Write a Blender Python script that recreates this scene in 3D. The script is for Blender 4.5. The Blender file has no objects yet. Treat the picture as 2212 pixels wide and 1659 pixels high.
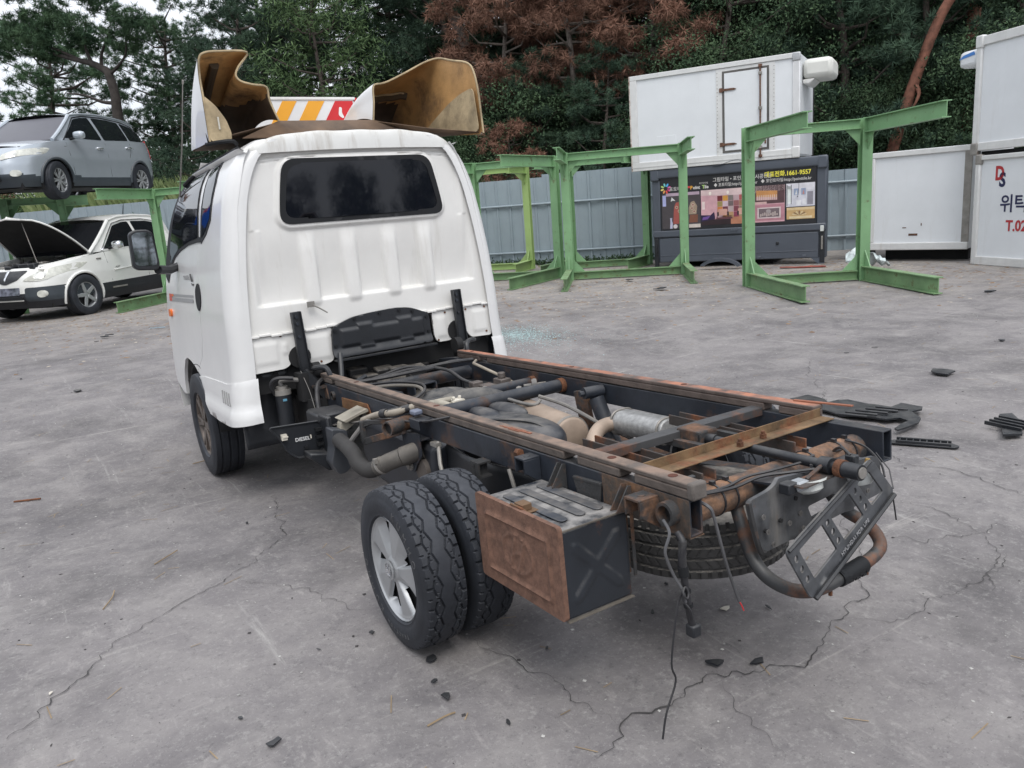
import bpy, bmesh, math, random
import numpy as np
from mathutils import Vector, Matrix, noise
from mathutils.geometry import delaunay_2d_cdt
random.seed(7); RNG = np.random.default_rng(11)
SC = bpy.context.scene; COL = SC.collection
PI = math.pi

# ------------------------------------------------------------------ camera, sky, sun, exposure
cam = bpy.data.objects.new('camera', bpy.data.cameras.new('camera')); COL.objects.link(cam)
def _cam():
    y, p, r = math.radians(-31.669), math.radians(12.853), math.radians(4.258)
    fw = Vector((-math.sin(y)*math.cos(p), math.cos(y)*math.cos(p), -math.sin(p)))
    rt = Vector((math.cos(y), math.sin(y), 0)); up = rt.cross(fw)
    r2 = rt*math.cos(r) - up*math.sin(r); u2 = up*math.cos(r) + rt*math.sin(r)
    m = Matrix(((r2.x, u2.x, -fw.x, -1.711), (r2.y, u2.y, -fw.y, -2.227), (r2.z, u2.z, -fw.z, 1.4126), (0, 0, 0, 1)))
    cam.matrix_world = m
_cam()
cam.data.sensor_width = 36; cam.data.lens = 36*1703.27/2212
cam.data.clip_start = 0.05; cam.data.clip_end = 500
SC.camera = cam
SUN_EL, SUN_AZ = math.radians(58), math.radians(200)      # azimuth clockwise from +Y
W = bpy.data.worlds.new('World'); SC.world = W; W.use_nodes = True
nt = W.node_tree; nt.nodes.clear()
def N(t, ty, **k):
    n = t.nodes.new(ty)
    for a, v in k.items(): setattr(n, a, v)
    return n
sky = N(nt, 'ShaderNodeTexSky', sky_type='NISHITA', sun_disc=False, sun_elevation=SUN_EL, sun_rotation=SUN_AZ)
sky.air_density = 1.0; sky.dust_density = 2.0; sky.ozone_density = 1.0
tc = N(nt, 'ShaderNodeTexCoord')
no = N(nt, 'ShaderNodeTexNoise'); no.inputs['Scale'].default_value = 2.2; no.inputs['Detail'].default_value = 6; no.inputs['Roughness'].default_value = .6
mp = N(nt, 'ShaderNodeMapping'); mp.inputs['Scale'].default_value = (1, 1, 2.2)
cr = N(nt, 'ShaderNodeValToRGB'); cr.color_ramp.elements[0].position = .30; cr.color_ramp.elements[1].position = .62
cr.color_ramp.elements[0].color = (.72, .72, .72, 1); cr.color_ramp.elements[1].color = (1, 1, 1, 1)
mx = N(nt, 'ShaderNodeMix', data_type='RGBA')
mx.inputs[7].default_value = (8.2, 8.5, 9.1, 1)          # overcast cloud layer
bg = N(nt, 'ShaderNodeBackground'); bg.inputs['Strength'].default_value = .14
wo = N(nt, 'ShaderNodeOutputWorld')
L = nt.links.new
L(tc.outputs['Generated'], mp.inputs['Vector']); L(mp.outputs['Vector'], no.inputs['Vector']); L(no.outputs['Fac'], cr.inputs['Fac'])
sz = N(nt, 'ShaderNodeSeparateXYZ'); L(tc.outputs['Generated'], sz.inputs[0])
zr = N(nt, 'ShaderNodeMapRange'); zr.inputs['To Min'].default_value = .72; zr.inputs['To Max'].default_value = 1.25; L(sz.outputs['Z'], zr.inputs['Value'])   # overcast: brighter towards the zenith
vm = N(nt, 'ShaderNodeVectorMath', operation='SCALE'); vm.inputs[0].default_value = (8.2, 8.5, 9.1); L(zr.outputs[0], vm.inputs['Scale']); L(vm.outputs[0], mx.inputs[7])
L(cr.outputs['Color'], mx.inputs[0]); L(sky.outputs['Color'], mx.inputs[6]); L(mx.outputs[2], bg.inputs['Color']); L(bg.outputs['Background'], wo.inputs['Surface'])
sun = bpy.data.objects.new('sun', bpy.data.lights.new('sun', 'SUN')); COL.objects.link(sun)
sun.data.energy = 1.5; sun.data.angle = math.radians(28); sun.data.color = (1, .97, .92)
sd = Vector((math.sin(SUN_AZ)*math.cos(SUN_EL), math.cos(SUN_AZ)*math.cos(SUN_EL), math.sin(SUN_EL)))
sun.rotation_euler = (-sd).to_track_quat('-Z', 'Y').to_euler()
SC.view_settings.view_transform = 'Standard'; SC.view_settings.look = 'None'
SC.view_settings.exposure = 0.22; SC.view_settings.gamma = 1.0; SC.view_settings.use_curve_mapping = False
SC.render.engine = 'CYCLES'
SC.cycles.max_bounces = 6; SC.cycles.transparent_max_bounces = 8; SC.cycles.use_denoising = True

# ------------------------------------------------------------------ materials
MATS = {}
def pm(name, col, rough=.5, metal=0., var=.12, scale=6., bump=0., bscale=80., rust=0., rustcol=(.16, .062, .028), rscale=9.,
       dust=0., dustcol=(.34, .30, .25), coat=0., spec=.5, streak=0., stain=(.25, .22, .16), emit=None, trans=0., dustz=.1):
    if name in MATS: return MATS[name]
    m = bpy.data.materials.new(name); m.use_nodes = True; t = m.node_tree; p = t.nodes['Principled BSDF']; l = t.links.new
    p.inputs['Roughness'].default_value = rough; p.inputs['Metallic'].default_value = metal
    p.inputs['Coat Weight'].default_value = coat; p.inputs['Specular IOR Level'].default_value = spec
    if trans: p.inputs['Transmission Weight'].default_value = trans
    tc = N(t, 'ShaderNodeTexCoord'); cur = None
    def noise_(sc, det=5, vec=None, rgh=.6):
        n = N(t, 'ShaderNodeTexNoise'); n.inputs['Scale'].default_value = sc; n.inputs['Detail'].default_value = det; n.inputs['Roughness'].default_value = rgh
        l(vec or tc.outputs['Object'], n.inputs['Vector']); return n
    def ramp(src, a, b):
        r = N(t, 'ShaderNodeMapRange'); r.inputs['From Min'].default_value = a; r.inputs['From Max'].default_value = b; l(src, r.inputs['Value']); return r.outputs[0]
    def mixc(fac, a, b):
        x = N(t, 'ShaderNodeMix', data_type='RGBA')
        if isinstance(fac, float): x.inputs[0].default_value = fac
        else: l(fac, x.inputs[0])
        for i, v in ((6, a), (7, b)):
            if isinstance(v, tuple): x.inputs[i].default_value = v + (1,) if len(v) == 3 else v
            else: l(v, x.inputs[i])
        return x.outputs[2]
    cur = tuple(col)
    if var:
        lo = tuple(c*(1-var*1.6) for c in col); hi = tuple(min(1, c*(1+var)) for c in col)
        cur = mixc(ramp(noise_(scale).outputs['Fac'], .3, .7), lo, hi)
    if streak:
        mpn = N(t, 'ShaderNodeMapping'); mpn.inputs['Scale'].default_value = (1, 1, .12); l(tc.outputs['Object'], mpn.inputs['Vector'])
        s = ramp(noise_(9, 6, mpn.outputs['Vector'], .7).outputs['Fac'], .62-.12*streak, .85)
        mm = N(t, 'ShaderNodeMath', operation='MULTIPLY'); l(s, mm.inputs[0]); mm.inputs[1].default_value = min(1, streak)
        cur = mixc(mm.outputs[0], cur, stain)
    if dust:
        g = N(t, 'ShaderNodeNewGeometry'); sx = N(t, 'ShaderNodeSeparateXYZ'); l(g.outputs['Normal'], sx.inputs[0])
        a = ramp(sx.outputs['Z'], dustz, 1.0); b = ramp(noise_(14, 6).outputs['Fac'], .35, .62)
        mm = N(t, 'ShaderNodeMath', operation='MULTIPLY'); l(a, mm.inputs[0]); l(b, mm.inputs[1])
        m2 = N(t, 'ShaderNodeMath', operation='MULTIPLY'); l(mm.outputs[0], m2.inputs[0]); m2.inputs[1].default_value = dust
        cur = mixc(m2.outputs[0], cur, dustcol)
    if rust:
        r1 = ramp(noise_(rscale, 8, None, .68).outputs['Fac'], .66-.34*rust, .80-.34*rust)
        rc = mixc(ramp(noise_(rscale*6, 4).outputs['Fac'], .3, .7), tuple(c*.55 for c in rustcol), tuple(min(1, c*1.45) for c in rustcol))
        cur = mixc(r1, cur, rc)
        rr = N(t, 'ShaderNodeMapRange'); rr.inputs['To Min'].default_value = rough; rr.inputs['To Max'].default_value = .9; l(r1, rr.inputs['Value']); l(rr.outputs[0], p.inputs['Roughness'])
    if isinstance(cur, tuple): p.inputs['Base Color'].default_value = cur + (1,)
    else: l(cur, p.inputs['Base Color'])
    if bump:
        b = N(t, 'ShaderNodeBump'); b.inputs['Strength'].default_value = bump; b.inputs['Distance'].default_value = .01
        l(noise_(bscale, 6).outputs['Fac'], b.inputs['Height']); l(b.outputs['Normal'], p.inputs['Normal'])
    MATS[name] = m; return m

# ------------------------------------------------------------------ mesh helpers
def sm(pts, k=5, closed=False):
    """Catmull-Rom resample of a polyline."""
    P = [Vector(p) for p in pts]; n = len(P); out = []
    for i in range(n if closed else n-1):
        if closed: a, b, c, d = P[i-1], P[i], P[(i+1) % n], P[(i+2) % n]
        else: a, b, c, d = P[max(i-1, 0)], P[i], P[i+1], P[min(i+2, n-1)]
        for j in range(k):
            t = j/k
            out.append(.5*((2*b) + (c-a)*t + (2*a-5*b+4*c-d)*t*t + (3*b-a-3*c+d)*t**3))
    if not closed: out.append(P[-1])
    return out
def rrect(x0, x1, y0, y1, r, n=4):
    o = []
    for cx, cy, a0 in ((x1-r, y1-r, 0), (x0+r, y1-r, 90), (x0+r, y0+r, 180), (x1-r, y0+r, 270)):
        for i in range(n+1):
            a = math.radians(a0 + 90*i/n); o.append((cx+r*math.cos(a), cy+r*math.sin(a)))
    return o
def rpoly(pts, r, n=3):
    """round the corners of a 2-D polygon"""
    o = []; m = len(pts)
    for i in range(m):
        p = Vector(pts[i]); a = Vector(pts[i-1])-p; b = Vector(pts[(i+1) % m])-p
        k = min(r, a.length*.45, b.length*.45); A = p+a.normalized()*k; B = p+b.normalized()*k
        for j in range(n+1):
            t = j/n; q = A*(1-t)**2 + p*2*t*(1-t) + B*t*t; o.append((q.x, q.y))
    return o
def inside(pt, poly):
    x, y = pt; c = False; j = len(poly)-1
    for i in range(len(poly)):
        xi, yi = poly[i]; xj, yj = poly[j]
        if (yi > y) != (yj > y) and x < (xj-xi)*(y-yi)/(yj-yi)+xi: c = not c
        j = i
    return c
class MB:
    def __init__(s): s.v = []; s.f = []; s.m = []
    def add(s, vs, fs, mi=0):
        b = len(s.v); s.v += [tuple(v) for v in vs]; s.f += [tuple(b+i for i in f) for f in fs]; s.m += [mi]*len(fs); return s
    def box(s, x0, x1, y0, y1, z0, z1, mi=0, M=None):
        vs = [Vector((x, y, z)) for z in (z0, z1) for y in (y0, y1) for x in (x0, x1)]
        if M: vs = [M @ v for v in vs]
        return s.add(vs, [(0, 2, 3, 1), (4, 5, 7, 6), (0, 1, 5, 4), (2, 6, 7, 3), (0, 4, 6, 2), (1, 3, 7, 5)], mi)
    def beam(s, a, b, w, h, up=(0, 0, 1), mi=0):
        """box bar between points; w across, h along up"""
        a, b, up = Vector(a), Vector(b), Vector(up); d = (b-a).normalized(); sd_ = d.cross(up).normalized(); u = sd_.cross(d)
        vs = [p+sd_*(w/2*i)+u*(h/2*j) for p in (a, b) for i, j in ((-1, -1), (1, -1), (1, 1), (-1, 1))]
        return s.add(vs, [(0, 1, 2, 3), (7, 6, 5, 4), (0, 4, 5, 1), (1, 5, 6, 2), (2, 6, 7, 3), (3, 7, 4, 0)], mi)
    def prof(s, a, b, poly, up=(0, 0, 1), mi=0, caps=True):
        """extrude 2-D profile (side, up) from a to b"""
        a, b, up = Vector(a), Vector(b), Vector(up); d = (b-a).normalized(); sd_ = d.cross(up).normalized(); u = sd_.cross(d); n = len(poly)
        vs = [p+sd_*x+u*y for p in (a, b) for x, y in poly]
        fs = [(i, (i+1) % n, n+(i+1) % n, n+i) for i in range(n)]
        if caps: fs += [tuple(range(n-1, -1, -1)), tuple(range(n, 2*n))]
        return s.add(vs, fs, mi)
    def hbeam(s, a, b, h, w, t=.012, up=(0, 0, 1), mi=0):
        x, y = w/2, h/2; k = t*.8/2
        return s.prof(a, b, [(-x, -y), (x, -y), (x, -y+t), (k, -y+t), (k, y-t), (x, y-t), (x, y), (-x, y), (-x, y-t), (-k, y-t), (-k, -y+t), (-x, -y+t)], up, mi)
    def tube(s, pts, r, n=8, caps=True, mi=0, closed=False):
        P = [Vector(p) for p in pts]; m = len(P); rs = r if isinstance(r, (list, tuple)) else [r]*m
        up = None; rings = []
        for i in range(m):
            if closed: d = P[(i+1) % m]-P[i-1]
            else: d = P[min(i+1, m-1)]-P[max(i-1, 0)]
            if d.length < 1e-9: d = Vector((0, 0, 1))
            d.normalize()
            if up is None: up = d.orthogonal().normalized()
            up = (up-d*up.dot(d)); up = up.normalized() if up.length > 1e-6 else d.orthogonal().normalized()
            sd_ = d.cross(up)
            rings.append([P[i]+(up*math.cos(2*PI*k/n)+sd_*math.sin(2*PI*k/n))*rs[i] for k in range(n)])
        vs = [v for q in rings for v in q]; fs = []
        for i in range(m if closed else m-1):
            j = (i+1) % m
            for k in range(n): fs.append((i*n+k, i*n+(k+1) % n, j*n+(k+1) % n, j*n+k))
        if caps and not closed: fs += [tuple(range(n-1, -1, -1)), tuple((m-1)*n+k for k in range(n))]
        return s.add(vs, fs, mi)
    def lathe(s, prof, o, ax, n=24, mi=0, a0=0, a1=2*PI):
        """prof = [(radius, along)], around axis ax at o"""
        o, ax = Vector(o), Vector(ax).normalized(); u = ax.orthogonal().normalized(); w = ax.cross(u); m = len(prof); full = abs(a1-a0-2*PI) < 1e-6
        c = n if full else n+1
        vs = [o+ax*h+(u*math.cos(a0+(a1-a0)*k/n)+w*math.sin(a0+(a1-a0)*k/n))*r for r, h in prof for k in range(c)]
        fs = []
        for i in range(m-1):
            for k in range(n):
                k2 = (k+1) % c
                fs.append((i*c+k, i*c+k2, (i+1)*c+k2, (i+1)*c+k))
        return s.add(vs, fs, mi)
    def cyl(s, a, b, r, n=12, mi=0, hole=0):
        a, b = Vector(a), Vector(b); d = b-a
        if hole: return s.lathe([(hole, 0), (r, 0), (r, d.length), (hole, d.length), (hole, 0)], a, d, n, mi)
        return s.lathe([(0, 0), (r, 0), (r, d.length), (0, d.length)], a, d, n, mi)
    def prism(s, poly, fn, mi=0):
        """poly 2-D; fn(u, v, k) -> 3-D with k = 0 near face, 1 far face"""
        n = len(poly); vs = [fn(x, y, k) for k in (0, 1) for x, y in poly]
        fs = [tuple(range(n)), tuple(range(2*n-1, n-1, -1))]+[(i, n+i, n+(i+1) % n, (i+1) % n) for i in range(n)]
        return s.add(vs, fs, mi)
    def patch(s, poly, fn, step=.05, holes=(), thick=0., nrm=None, mi=0, mj=None):
        """2-D outline (with holes) filled with triangles of size ~step, mapped by fn(u, v) -> 3-D; thick pushes a rim back along nrm"""
        def dens(p):
            o = []
            for i in range(len(p)):
                a, b = Vector(p[i]), Vector(p[(i+1) % len(p)]); k = max(1, int((b-a).length/step))
                o += [a.lerp(b, j/k) for j in range(k)]
            return [(q.x, q.y) for q in o]
        loops = [dens(poly)]+[dens(h) for h in holes]
        pts = []; edges = []
        for lp in loops:
            b = len(pts); pts += lp; edges += [(b+i, b+(i+1) % len(lp)) for i in range(len(lp))]
        xs = [p[0] for p in loops[0]]; ys = [p[1] for p in loops[0]]
        arr = np.array(pts)
        nx = int((max(xs)-min(xs))/step); ny = int((max(ys)-min(ys))/step)
        for i in range(1, nx+1):
            for j in range(1, ny+1):
                q = (min(xs)+(i-.5+.0*(j % 2))*(max(xs)-min(xs))/max(nx, 1), min(ys)+(j-.5)*(max(ys)-min(ys))/max(ny, 1))
                if not inside(q, loops[0]) or any(inside(q, h) for h in loops[1:]): continue
                if np.min(np.abs(arr-q).max(1)) < step*.4: continue
                pts.append(q)
        vo, _, fo, *_ = delaunay_2d_cdt([Vector(p) for p in pts], edges, [], 0, 1e-6)
        fs = []
        for f in fo:
            c = sum((vo[i] for i in f), Vector((0, 0)))/len(f)
            if inside(c, loops[0]) and not any(inside(c, h) for h in loops[1:]): fs.append(tuple(f))
        vs = [Vector(fn(p.x, p.y)) for p in vo]
        b0 = len(s.v); s.add(vs, fs, mi)
        if thick:
            nv = Vector(nrm)
            for lp in loops:
                fr = [Vector(fn(*p)) for p in lp]; n = len(fr)
                s.add(fr+[p+nv*thick for p in fr], [(i, (i+1) % n, n+(i+1) % n, n+i) for i in range(n)], mi if mj is None else mj)
        return s
    def build(s, name, mat, parent=None, smooth=40, bevel=0., loc=None, solid=0., fix=True, auto=True):
        me = bpy.data.meshes.new(name); me.from_pydata(s.v, [], s.f)
        mats = mat if isinstance(mat, (list, tuple)) else [mat]
        for q in mats: me.materials.append(q)
        if len(mats) > 1: me.polygons.foreach_set('material_index', s.m)
        if fix and s.f:
            bm = bmesh.new(); bm.from_mesh(me); bmesh.ops.remove_doubles(bm, verts=bm.verts, dist=1e-5); bmesh.ops.recalc_face_normals(bm, faces=bm.faces); bm.to_mesh(me); bm.free()
        if smooth:
            me.polygons.foreach_set('use_smooth', [True]*len(me.polygons)); me.set_sharp_from_angle(angle=math.radians(smooth))
        me.update()
        o = bpy.data.objects.new(name, me); COL.objects.link(o)
        if parent: o.parent = parent
        if loc: o.location = loc
        if len(s.f) < 6000 and parent is not None and auto:
            isl, cnt = islands(me)
            if 1 < cnt <= 16:
                ids = sorted(set(isl.values())); first = None
                for gi in ids:
                    vi = [i for i in range(len(me.vertices)) if isl[i] == gi]; mp_ = {v: k for k, v in enumerate(vi)}
                    sub_ = MB(); sub_.v = [tuple(me.vertices[i].co) for i in vi]
                    for p in me.polygons:
                        if isl[p.vertices[0]] == gi: sub_.f.append(tuple(mp_[i] for i in p.vertices)); sub_.m.append(p.material_index)
                    q = sub_.build(name, mat, parent, smooth, bevel, loc, solid, False, auto=False); first = first or q
                bpy.data.objects.remove(o); return first
            if cnt > 16: o['kind'] = 'stuff'
        if bevel:
            b = o.modifiers.new('bevel', 'BEVEL'); b.width = bevel; b.segments = 2; b.limit_method = 'ANGLE'; b.angle_limit = math.radians(40)
        if solid:
            q = o.modifiers.new('solid', 'SOLIDIFY'); q.thickness = solid; q.offset = 0
        return o
def islands(me, gap=.003):
    n = len(me.vertices); par = list(range(n))
    def fd(i):
        while par[i] != i: par[i] = par[par[i]]; i = par[i]
        return i
    for e in me.edges:
        a, b = fd(e.vertices[0]), fd(e.vertices[1])
        if a != b: par[a] = b
    grp = {}
    for i in range(n): grp.setdefault(fd(i), []).append(i)
    ks = list(grp); co = np.array([v.co[:] for v in me.vertices]); bb = [(co[grp[k]].min(0)-gap, co[grp[k]].max(0)+gap) for k in ks]; q = list(range(len(ks)))
    def f2(i):
        while q[i] != i: i = q[i]
        return i
    for i in range(len(ks)):
        for j in range(i):
            if np.all(bb[i][0] < bb[j][1]) and np.all(bb[j][0] < bb[i][1]):
                a, b = f2(i), f2(j)
                if a != b: q[a] = b
    out = {}
    for i, k in enumerate(ks):
        for v in grp[k]: out[v] = f2(i)
    return out, len(set(f2(i) for i in range(len(ks))))
def empty(name, loc=(0, 0, 0), rz=0.):
    o = bpy.data.objects.new(name, None); COL.objects.link(o); o.location = loc; o.rotation_euler = (0, 0, rz); o.empty_display_size = .2; return o
def tag(o, label=None, cat=None, group=None, kind=None):
    if label: o['label'] = label
    if cat: o['category'] = cat
    if group: o['group'] = group
    if kind: o['kind'] = kind
    return o
def copy_tree(o, parent=None):
    c = o.copy(); COL.objects.link(c); c.parent = parent
    for ch in list(o.children): copy_tree(ch, c)
    return c
def np_mesh(name, verts, faces, mat, parent=None, smooth=False, sharp=0):
    verts = np.asarray(verts, np.float32); faces = np.asarray(faces, np.int32); k = faces.shape[1]
    me = bpy.data.meshes.new(name); me.vertices.add(len(verts)); me.vertices.foreach_set('co', verts.ravel())
    me.loops.add(faces.size); me.loops.foreach_set('vertex_index', faces.ravel())
    me.polygons.add(len(faces)); me.polygons.foreach_set('loop_start', np.arange(0, faces.size, k, dtype=np.int32)); me.polygons.foreach_set('loop_total', np.full(len(faces), k, np.int32))
    for q in (mat if isinstance(mat, (list, tuple)) else [mat]): me.materials.append(q)
    me.polygons.foreach_set('use_smooth', [smooth]*len(faces))
    me.update(calc_edges=True); me.validate()
    if sharp: me.set_sharp_from_angle(angle=math.radians(sharp))
    o = bpy.data.objects.new(name, me); COL.objects.link(o)
    if parent: o.parent = parent
    return o
def text(name, body, size, M, mat, parent=None, depth=.001, align='LEFT', bold=0., sx=1.0, shear=0.):
    """lettering as a thin mesh; M maps text x/y/z to the parent's space"""
    cu = bpy.data.curves.new(name, 'FONT'); cu.body = body; cu.size = size; cu.extrude = depth; cu.align_x = align; cu.offset = bold; cu.resolution_u = 3; cu.shear = shear
    tmp = bpy.data.objects.new('tmp', cu); COL.objects.link(tmp)
    me = bpy.data.meshes.new_from_object(tmp.evaluated_get(bpy.context.evaluated_depsgraph_get()))
    COL.objects.unlink(tmp); bpy.data.objects.remove(tmp)
    me.transform(M @ Matrix.Diagonal((sx, 1, 1, 1))); me.materials.clear(); me.materials.append(mat); me.name = name
    o = bpy.data.objects.new(name, me); COL.objects.link(o)
    if parent: o.parent = parent
    return o
def frame(o, x, y):
    """4x4 whose x/y axes are the given directions"""
    x = Vector(x).normalized(); y = Vector(y); y = (y-x*y.dot(x)).normalized(); z = x.cross(y); o = Vector(o)
    return Matrix(((x.x, y.x, z.x, o.x), (x.y, y.y, z.y, o.y), (x.z, y.z, z.z, o.z), (0, 0, 0, 1)))
def gz(x, y):
    """height of the uneven yard"""
    return -.125*math.exp(-((y-3.1)/1.75)**2-((x+.2)/5.0)**2)+.032*math.exp(-((y+.05)/.95)**2-(x/2.2)**2)
# ------------------------------------------------------------------ material palette
WHITE = pm('white_paint', (.715, .713, .705), .28, var=.02, coat=.3, bump=.0)
WHITED = pm('white_paint_dirty', (.735, .725, .70), .42, var=.03, streak=.55, stain=(.40, .37, .31), dust=.35, dustcol=(.40, .38, .30))
WROOF = pm('white_paint_mossy', (.68, .68, .66), .5, var=.04, streak=1.0, stain=(.24, .19, .13), dust=.4, dustcol=(.36, .32, .25))
RUBBER = pm('black_rubber', (.012, .013, .015), .6, spec=.3, var=.1)
TYRE = pm('tyre_rubber', (.026, .029, .036), .62, var=.2, scale=9, spec=.35, dust=.45, dustcol=(.085, .088, .098), bump=.15, bscale=60)
TYRED = pm('dusty_tyre_rubber', (.045, .044, .043), .75, var=.2, scale=9, dust=1.0, dustz=.62, dustcol=(.36, .33, .29), bump=.15, bscale=60)
PLAST = pm('black_plastic', (.015, .017, .021), .45, var=.15, dust=.4, dustcol=(.12, .115, .11), bump=.08, bscale=160)
PLASTD = pm('dusty_black_plastic', (.03, .032, .036), .58, var=.15, dust=.8, dustcol=(.19, .175, .155), bump=.1, bscale=90)
DARK = pm('dark_underside', (.012, .012, .013), .8, var=.2)
DGLASS = pm('tinted_glass', (.006, .007, .011), .03, var=0, spec=.42)
CGLASS = pm('car_glass', (.010, .012, .014), .04, var=0, spec=.3)
FRAMEP = pm('chassis_paint', (.026, .031, .041), .48, var=.25, spec=.4, rust=.30, rscale=5, rustcol=(.10, .052, .030), dust=.4, dustcol=(.13, .12, .11), bump=.12, bscale=50)
FRAMER = pm('rusty_chassis_paint', (.04, .04, .041), .65, var=.3, rust=.56, rscale=8, rustcol=(.135, .070, .040), bump=.25, bscale=90)
RUST = pm('heavy_rust', (.15, .062, .03), .92, var=.35, scale=22, bump=.6, bscale=110)
RUSTY = pm('yellow_rust_steel', (.17, .105, .052), .8, var=.35, scale=14, rust=.4, bump=.3, bscale=80)
RUSTDOOR = pm('rusted_box_door', (.165, .088, .060), .88, var=.25, scale=40, bump=.25, bscale=160)
PACK = pm('weathered_brown_beam', (.112, .092, .080), .72, var=.25, scale=12, dust=.7, dustcol=(.28, .19, .14), bump=.25, bscale=60)
PACKR = pm('weathered_red_beam', (.115, .088, .076), .7, var=.25, scale=12, dust=.9, dustz=.8, dustcol=(.42, .17, .10), bump=.25, bscale=60)
GALV = pm('dull_metal', (.28, .265, .245), .5, .3, var=.2, rust=.15, dust=.3)
ALU = pm('aluminised_steel', (.36, .36, .355), .45, .4, var=.2, scale=50, bump=.2, bscale=140)
HEAT = pm('heat_tinted_steel', (.38, .295, .23), .55, .2, var=.15, scale=9, rust=.12, rustcol=(.2, .1, .05))
SILVER = pm('silver_wheel_paint', (.40, .41, .42), .38, .5, var=.06)
BRONZE = pm('bronze_alloy', (.13, .108, .094), .4, .5, var=.15)
CHROME = pm('chrome', (.75, .76, .78), .12, .9, var=0)
FRP = pm('bare_fibreglass', (.47, .265, .10), .65, var=.3, scale=3.2, streak=.35, stain=(.13, .09, .05), rust=.40, rscale=2.2, rustcol=(.10, .060, .033), bump=.2, bscale=60)
FRPL = pm('pale_bare_fibreglass', (.44, .345, .21), .75, var=.3, scale=8, rust=.2, rscale=4, rustcol=(.13, .10, .06), bump=.25, bscale=60)
ORANGE = pm('amber_lens', (.75, .16, .02), .25, var=0)
RED = pm('red_stripe_paint', (.55, .015, .02), .35, var=.04)
YEL = pm('orange_stripe_paint', (.80, .36, .02), .35, var=.04)
WIRE = pm('black_wire', (.02, .02, .023), .5, var=.1, dust=.4, dustcol=(.15, .14, .13))
WIREG = pm('grey_hose', (.15, .145, .14), .6, var=.2, dust=.5)
CREAM = pm('cream_plastic', (.62, .58, .50), .5, var=.1, dust=.3)
LAMPW = pm('lamp_plastic', (.60, .62, .60), .3, var=.05)
GREEN = pm('green_steel_paint', (.205, .375, .190), .5, var=.10, scale=2.5, rust=.22, rscale=9, rustcol=(.13, .11, .055), dust=.25, dustcol=(.30, .38, .26), bump=.05)
LIME = pm('lime_steel_paint', (.31, .44, .16), .5, var=.08, scale=2.5, rust=.07, rscale=7, rustcol=(.12, .12, .05), dust=.25, dustcol=(.36, .44, .24))
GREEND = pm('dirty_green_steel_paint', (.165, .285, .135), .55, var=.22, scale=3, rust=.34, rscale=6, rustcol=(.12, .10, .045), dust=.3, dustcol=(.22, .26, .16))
# crack lines in the yard slab (metres)
CRACKS = [
    ([(-0.643, 2.085), (-0.781, 1.696), (-0.824, 1.377), (-0.891, 1.26), (-1.036, 1.129), (-1.111, 1.064), (-1.178, 1.021), (-1.254, 0.969), (-1.365, 0.899), (-1.452, 0.833), (-1.606, 0.749), (-1.687, 0.608), (-1.725, 0.569), (-1.798, 0.496), (-1.891, 0.379), (-1.963, 0.29)], 0.006),
    ([(1.056, -0.292), (0.956, -0.428), (0.785, -0.606), (0.653, -0.669), (0.595, -0.722), (0.542, -0.749), (0.446, -0.757), (0.373, -0.797), (0.283, -0.813), (0.239, -0.819), (0.193, -0.842), (0.139, -0.856), (0.034, -0.84), (-0.06, -0.816), (-0.215, -0.744), (-0.318, -0.773), (-0.388, -0.771), (-0.517, -0.745), (-0.566, -0.755), (-0.647, -0.806), (-0.697, -0.822)], 0.0065),
    ([(0.389, -0.791), (0.466, -0.859), (0.631, -0.916), (0.798, -0.916), (0.993, -0.906), (1.299, -0.902)], 0.0035),
    ([(-0.629, -0.114), (-0.629, -0.219), (-0.608, -0.351), (-0.576, -0.454), (-0.567, -0.602), (-0.517, -0.745)], 0.004),
    ([(-1.153, 1.01), (-1.053, 0.817), (-0.955, 0.647), (-0.915, 0.447), (-0.819, 0.279)], 0.004),
    ([(3.835, 1.966), (3.327, 1.601), (2.967, 1.211), (2.541, 0.844), (2.079, 0.33), (1.888, -0.083), (1.944, -0.37), (1.899, -0.497), (1.818, -0.691)], 0.005),
    ([(1.016, -0.54), (1.093, -0.626), (1.237, -0.709), (1.451, -0.722), (1.443, -0.864)], 0.0045),
    ([(1.429, -0.364), (1.403, -0.483), (1.406, -0.618), (1.34, -0.743), (1.108, -0.911), (0.856, -1.007)], 0.004),
    ([(-0.165, -0.769), (-0.214, -0.883), (-0.271, -1.01), (-0.307, -1.113)], 0.003)]
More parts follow.
